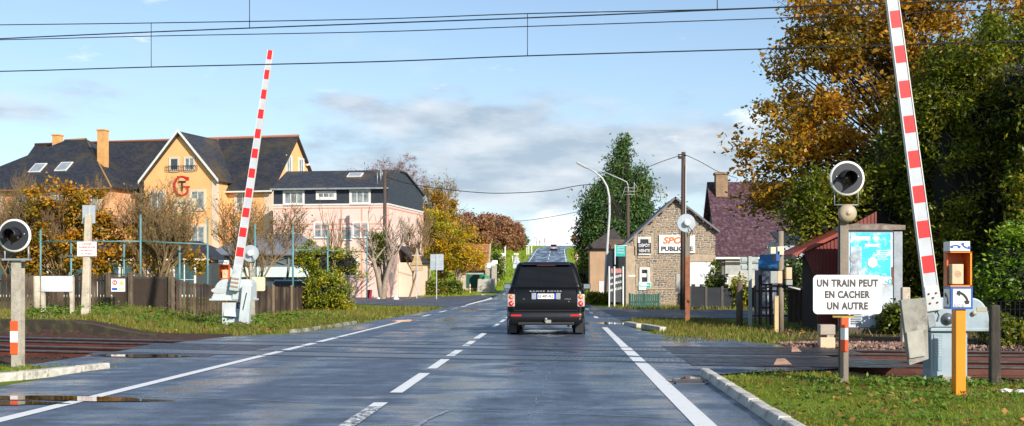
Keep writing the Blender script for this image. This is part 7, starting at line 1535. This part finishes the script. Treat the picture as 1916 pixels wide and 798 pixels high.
# picket fence of the little garden
Yf = 36.5; x0_, x1_ = PX(1408, Yf), PX(1532, Yf); T = thing('picket_fence', 'old dark brown picket fence beyond the tracks by the red shed', 'fence', (x0_, Yf, 0), 0); mb = MB(); ln = x1_-x0_; n = int(ln/.16)
for i in range(n): x = ln*(i+.5)/n; mb.box((x, 0, .62+rnd.uniform(-.03, .03)), (.055, .02, 1.2), 0, ry=rnd.uniform(-.02, .02))
mb.build('picket_row', mat('brown_picket', (0.10, 0.06, 0.045), .9, (0.16, 0.10, 0.075), 3, stretch=(4, 4, .5)), T); mb = MB()
mb.bb(0, ln, .012, .05, .25, .31); mb.bb(0, ln, .012, .05, 1.02, 1.08); mb.build('rail', wood_dark, T)
for s in (.12, .28, 1.0): mb = MB(); mb.bb(ln*s-.05, ln*s+.05, .0, .12, 0, 1.55); mb.build('post', mat('dark_iron_post', (0.06, 0.025, 0.02), .8), T)
mb = MB(); mb.bb(ln*.12, ln*.28, .02, .06, .5, .56); mb.bb(ln*.12, ln*.28, .02, .06, 1.22, 1.28); mb.build('gate_rail', _matc['dark_iron_post'], T)
# shaded dark plank screen behind pickets toward the shed
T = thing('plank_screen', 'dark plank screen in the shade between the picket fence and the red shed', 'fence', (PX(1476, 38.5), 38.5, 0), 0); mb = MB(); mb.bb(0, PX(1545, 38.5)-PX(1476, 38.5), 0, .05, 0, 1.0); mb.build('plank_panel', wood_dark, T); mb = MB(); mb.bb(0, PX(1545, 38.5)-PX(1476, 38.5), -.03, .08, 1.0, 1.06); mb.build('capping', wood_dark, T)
# dark screened fence in front of the houses
Yk = 60; x0_, x1_ = PX(1291, Yk), PX(1412, Yk); T = thing('screened_fence', 'black mesh screened fence along the side road in front of the garage', 'fence', (x0_, Yk, 0), 0); ln = x1_-x0_
n = 4
for i in range(n): mb = MB(); mb.bb(ln*i/n+.06, ln*(i+1)/n-.06, 0, .03, .05, 1.05+.02*(i % 2)); mb.build('screen_panel', dark_mesh, T)
for i in range(n+1): mb = MB(); mb.bb(ln*i/n-.06, ln*i/n+.06, -.03, .06, 0, 1.14); mb.build('post', mat('dark_concrete_post', (0.09, 0.08, 0.07), .9), T)
T = thing('low_parapet', 'pale low wall with blocks showing above the black screened fence', 'wall', (PX(1291, 63), 63, 0), 0); mb = MB(); wl = PX(1400, 63)-PX(1291, 63); mb.bb(0, wl, 0, .25, 0, 1.12); mb.build('masonry', concrete_pale, T); mb = MB()
for i in range(7): mb.bb(wl*i/7+.1, wl*i/7+.28, -.02, .27, 1.12, 1.24)
mb.build('coping_block_row', concrete_pale, T)

# lineside boxes, deflector plates, grating, posts, litter
T = thing('lineside_box', 'two stacked beige lineside boxes by the far rail', 'box', (PX(1549, 24.3), 24.3, 0), 0); s_ = 24.3/F
mb = MB(); mb.bb(-14*s_, 14*s_, 0, .3, PZ(627, 24.3), PZ(608, 24.3)); mb.build('upper_box', mat('beige_upper', (0.40, 0.33, 0.26), .6), T, bevel=.012); mb = MB(); mb.bb(-14*s_, 14*s_, 0, .3, PZ(650, 24.3)-.02, PZ(632, 24.3)); mb.build('lower_box', beige, T, bevel=.012)
mb = MB(); mb.bb(-1*s_, 12*s_, .02, .25, PZ(632, 24.3), PZ(627, 24.3)); mb.bb(-13*s_, 13*s_, .03, .28, -.1, PZ(650, 24.3)-.02); mb.build('spacer', concrete, T)
for px, y, lab in ((1489, 659, 'small bent metal ramp plate lying by the far rail'), (1463, 683, 'larger rusty metal ramp plate lying by the near rail')):
    Y = GY(y); x = PX(px, Y); sc = .20 if px < 1480 else .13; T = thing('ramp_plate', lab, 'ramp plate', (x, Y, .0), R(8)); mb = MB(); mb.hexa([(-sc*.8, -.05, .0), (sc*.8, -.05, .0), (sc, .2, .0), (-sc*.2, .2, .0), (-sc*.75, -.04, .01), (sc*.75, -.04, .01), (sc*.55, .18, .09), (-sc*.1, .18, .09)]); mb.build('plate', mat('rusty_tan_plate', (0.42, 0.26, 0.18), .6, (0.30, 0.17, 0.11), 8), T)
T = thing('drain_grate', 'slotted iron drain grate at the end of the right kerb', 'drain grate', (PX(1291, 15.4), 15.4, 0), 0); mb = MB(); mb.bb(-.19, .19, -.28, .28, .0, .004); mb.build('pit', groove, T)
mb = MB()
for i in range(7): mb.box((-.16+i*.053, 0, .012), (.024, .5, .012), 0, rz=-.35)
mb.bb(-.21, -.185, -.3, .3, 0, .018); mb.bb(.185, .21, -.3, .3, 0, .018); mb.bb(-.185, .185, -.3, -.28, 0, .018); mb.bb(-.185, .185, .28, .3, 0, .018); mb.build('grating', mat('iron_grate', (0.12, 0.12, 0.13), .45, metal=.5), T)
T = thing('wooden_post', 'black tarred post on the right verge beside the laurel bush', 'post', (PX(1862, 15.3), 15.3, 0), 0); mb = MB(); mb.hexa([(-.075, -.06, -.05), (.06, -.06, -.05), (.06, .06, -.05), (-.075, .06, -.05), (-.07, -.05, PZ(571, 15.3)), (.055, -.05, PZ(571, 15.3)), (.055, .05, PZ(571, 15.3)), (-.07, .05, PZ(571, 15.3))]); mb.build('shaft', mat('tarred_wood', (0.022, 0.018, 0.015), .8, (0.05, 0.04, 0.028), 6, .6, 20, dirt=(0.18, 0.14, 0.08), dscale=3, dlo=.58, dhi=.75, stretch=(2, 2, .6)), T, bevel=.02)
T = thing('garden_wire_fence', 'thin dark wire fence in front of the laurel bush', 'fence', (PX(1820, 22.5), 22.5, 0), 0); mb = MB()
for k_ in range(30): mb.tube([(k_*.09, 0, 0), (k_*.09, 0, .95)], .005, 3, cap=False)
for z_ in (.2, .4, .6, .8, .95): mb.tube([(0, 0, z_), (2.7, 0, z_)], .006, 3)
mb.build('wire_mesh', plastic_blk, T)
T = thing('stone_stub', 'short pale concrete stub between the cabinet and the barrier', 'post', (PX(1696, 26), 26, -.1), 0); mb = MB(); mb.bb(-.09, .09, 0, .16, 0, PZ(538, 26)+.1); mb.build('shaft', concrete_pale, T, bevel=.02)
for px, y, lab in ((1882, 738, 'crumpled white plastic litter on the verge, left piece'), (1912, 740, 'crumpled white plastic litter on the verge at the very edge')):
    Y = GY(y); bmm = bmesh.new(); bmesh.ops.create_icosphere(bmm, subdivisions=2, radius=.05)
    for v in bmm.verts: v.co *= rnd.uniform(.5, 1.3); v.co.z *= .5; v.co.x *= 1.5
    me = bpy.data.meshes.new('litter'); bmm.to_mesh(me); bmm.free(); me.materials.append(sign_white); o_ = bpy.data.objects.new('plastic_litter', me); C.objects.link(o_); o_.location = (PX(px, Y), Y, .04); tag(o_, lab, 'litter')
for px, y, lab in ((710, 551, 'left white marker stone by the pruned tree'), (741, 554, 'right white marker stone by the pruned tree')):
    Y = 93 if px < 720 else 90; mb = MB(); mb.lathe([(.26, 0), (.24, .12), (.12, .26), (.05, .36), (0, .38)], (0, 0, 0), 'z', 10); tag(mb.build('marker_stone', white_paint, loc=(PX(px, Y), Y, ground(PX(px, Y), Y))), lab, 'stone', 'white marker stones under the pruned tree')
T = thing('red_bin', 'small dark red bin left of the pruned tree', 'bin', (PX(690.5, 96), 96, ground(PX(690.5, 96), 96)), 0); mb = MB(); mb.hexa([(-.16, 0, 0), (.16, 0, 0), (.16, .3, 0), (-.16, .3, 0), (-.2, 0, .7), (.2, 0, .7), (.2, .36, .7), (-.2, .36, .7)]); mb.build('body', mat('crimson', (0.40, 0.02, 0.06), .5), T); mb = MB(); mb.bb(-.22, .22, -.03, .38, .7, .76); mb.build('lid', _matc['crimson'], T)
T = thing('striped_post', 'tiny orange and white striped post in front of the green gate', 'post', (PX(879.5, 115), 115, elev(115)), 0)
for i in range(5): mb = MB(); mb.tube([(0, 0, i*.17), (0, 0, i*.17+.17)], .06, 8); mb.build('band', orange_paint if i % 2 else white_paint, T)

# ------------------------------------------------------------------ wires
def wire(name, label, pts, r=.011, cat='cable', group=None, sub=14):
    """smooth wire through world points"""
    P3 = [Vector(p) for p in pts]; o = []
    for i in range(len(P3)-1):
        a = P3[max(0, i-1)]; b_ = P3[i]; c_ = P3[i+1]; d = P3[min(len(P3)-1, i+2)]
        for j in range(sub):
            t_ = j/sub; o.append(.5*((2*b_)+(c_-a)*t_+(2*a-5*b_+4*c_-d)*t_*t_+(3*b_-a-3*c_+d)*t_**3))
    o.append(P3[-1]); mb = MB(); mb.tube(o, r, 5); ob = mb.build(name, wire_m); return tag(ob, label, cat, group)
def cat_pt(px, y, off):
    # point over a track: depth from the track curve with offset
    X = 0.0
    for _ in range(30): Y = trk(X)+off; X = PX(px, Y)
    return (X, Y, PZ(y, Y))
O1, O2 = .7, 3.8
def cw_y(pts): return lambda x: float(np.interp(x, [p[0] for p in pts], [p[1] for p in pts]))
contact1 = [(-400, 95), (0, 73), (467, 53), (987, 34), (1342, 19), (1600, 9), (1916, -3), (2300, -20)]
feed1 = [(-400, 82), (0, 75), (283, 68), (700, 60), (987, 50), (1440, 35), (1916, 16), (2300, 0)]
mess2 = [(-400, 52), (0, 47), (283, 43.5), (700, 36), (987, 26), (1340, 18), (1600, 8), (1916, -2), (2300, -16)]
contact2 = [(-400, 141), (0, 134), (283, 126), (700, 116), (987, 105), (1430, 92), (1916, 77), (2300, 66)]
CG = 'overhead railway wires'
wire('contact_wire', 'overhead railway wire of the near track, with a dropper from above the picture', [cat_pt(a, b_, O1) for a, b_ in contact1], .012, 'overhead wire', CG)
wire('feeder_wire', 'plain overhead railway wire crossing just below the near contact wire', [cat_pt(a, b_, O1+.4) for a, b_ in feed1], .009, 'overhead wire', CG)
wire('catenary_wire', 'topmost overhead railway wire carrying the two long droppers', [cat_pt(a, b_, O2) for a, b_ in mess2], .011, 'overhead wire', CG)
wire('contact_wire', 'lowest overhead railway wire, crossing the top of the left barrier arm', [cat_pt(a, b_, O2) for a, b_ in contact2], .013, 'overhead wire', CG)
m2 = cw_y(mess2); c2 = cw_y(contact2); c1 = cw_y(contact1)
for px, fa, fb, off, lab in ((283, m2, c2, O2, 'long dropper wire left of the left barrier arm'), (987, m2, c2, O2, 'long dropper wire above the middle of the road'), (467, lambda x: -60, c1, O1, 'dropper wire running out of the picture above the left barrier tip'), (1342, lambda x: -60, c1, O1, 'short dropper wire at the top right of the sky')):
    wire('dropper_wire', lab, [cat_pt(px, fa(px), off), cat_pt(px, (fa(px)+fb(px))/2, off), cat_pt(px, fb(px)+1, off)], .008, 'overhead wire', 'dropper wires', 2)
def tw(label, pts, r=.03): return wire('telephone_wire', label, [P(*p) for p in pts], r, 'cable', 'telephone wires between poles')
tw('telephone wire sagging from the left utility pole to the one beside the conifer', [(721, 331, 95), (760, 343, 94.5), (820, 353, 94), (900, 361, 93), (960, 361.5, 92), (1030, 357, 90.5), (1100, 346, 89.5), (1174, 332+20, 88)])
tw('telephone wire from the middle pole up to the tall pole by the stone house', [(1174, 350, 88), (1190, 325, 79), (1230, 306, 68), (1271, 292, 58)], .02)
tw('telephone wire from the tall pole toward the purple roofed house', [(1282, 290, 58), (1310, 303, 62), (1345, 322, 68), (1380, 334, 72)], .018)
tw('telephone wire over the hill road toward the far pole', [(960, 414, 175), (985, 413, 170), (1020, 408, 165), (1060, 401, 158), (1092, 394, 150)], .035)
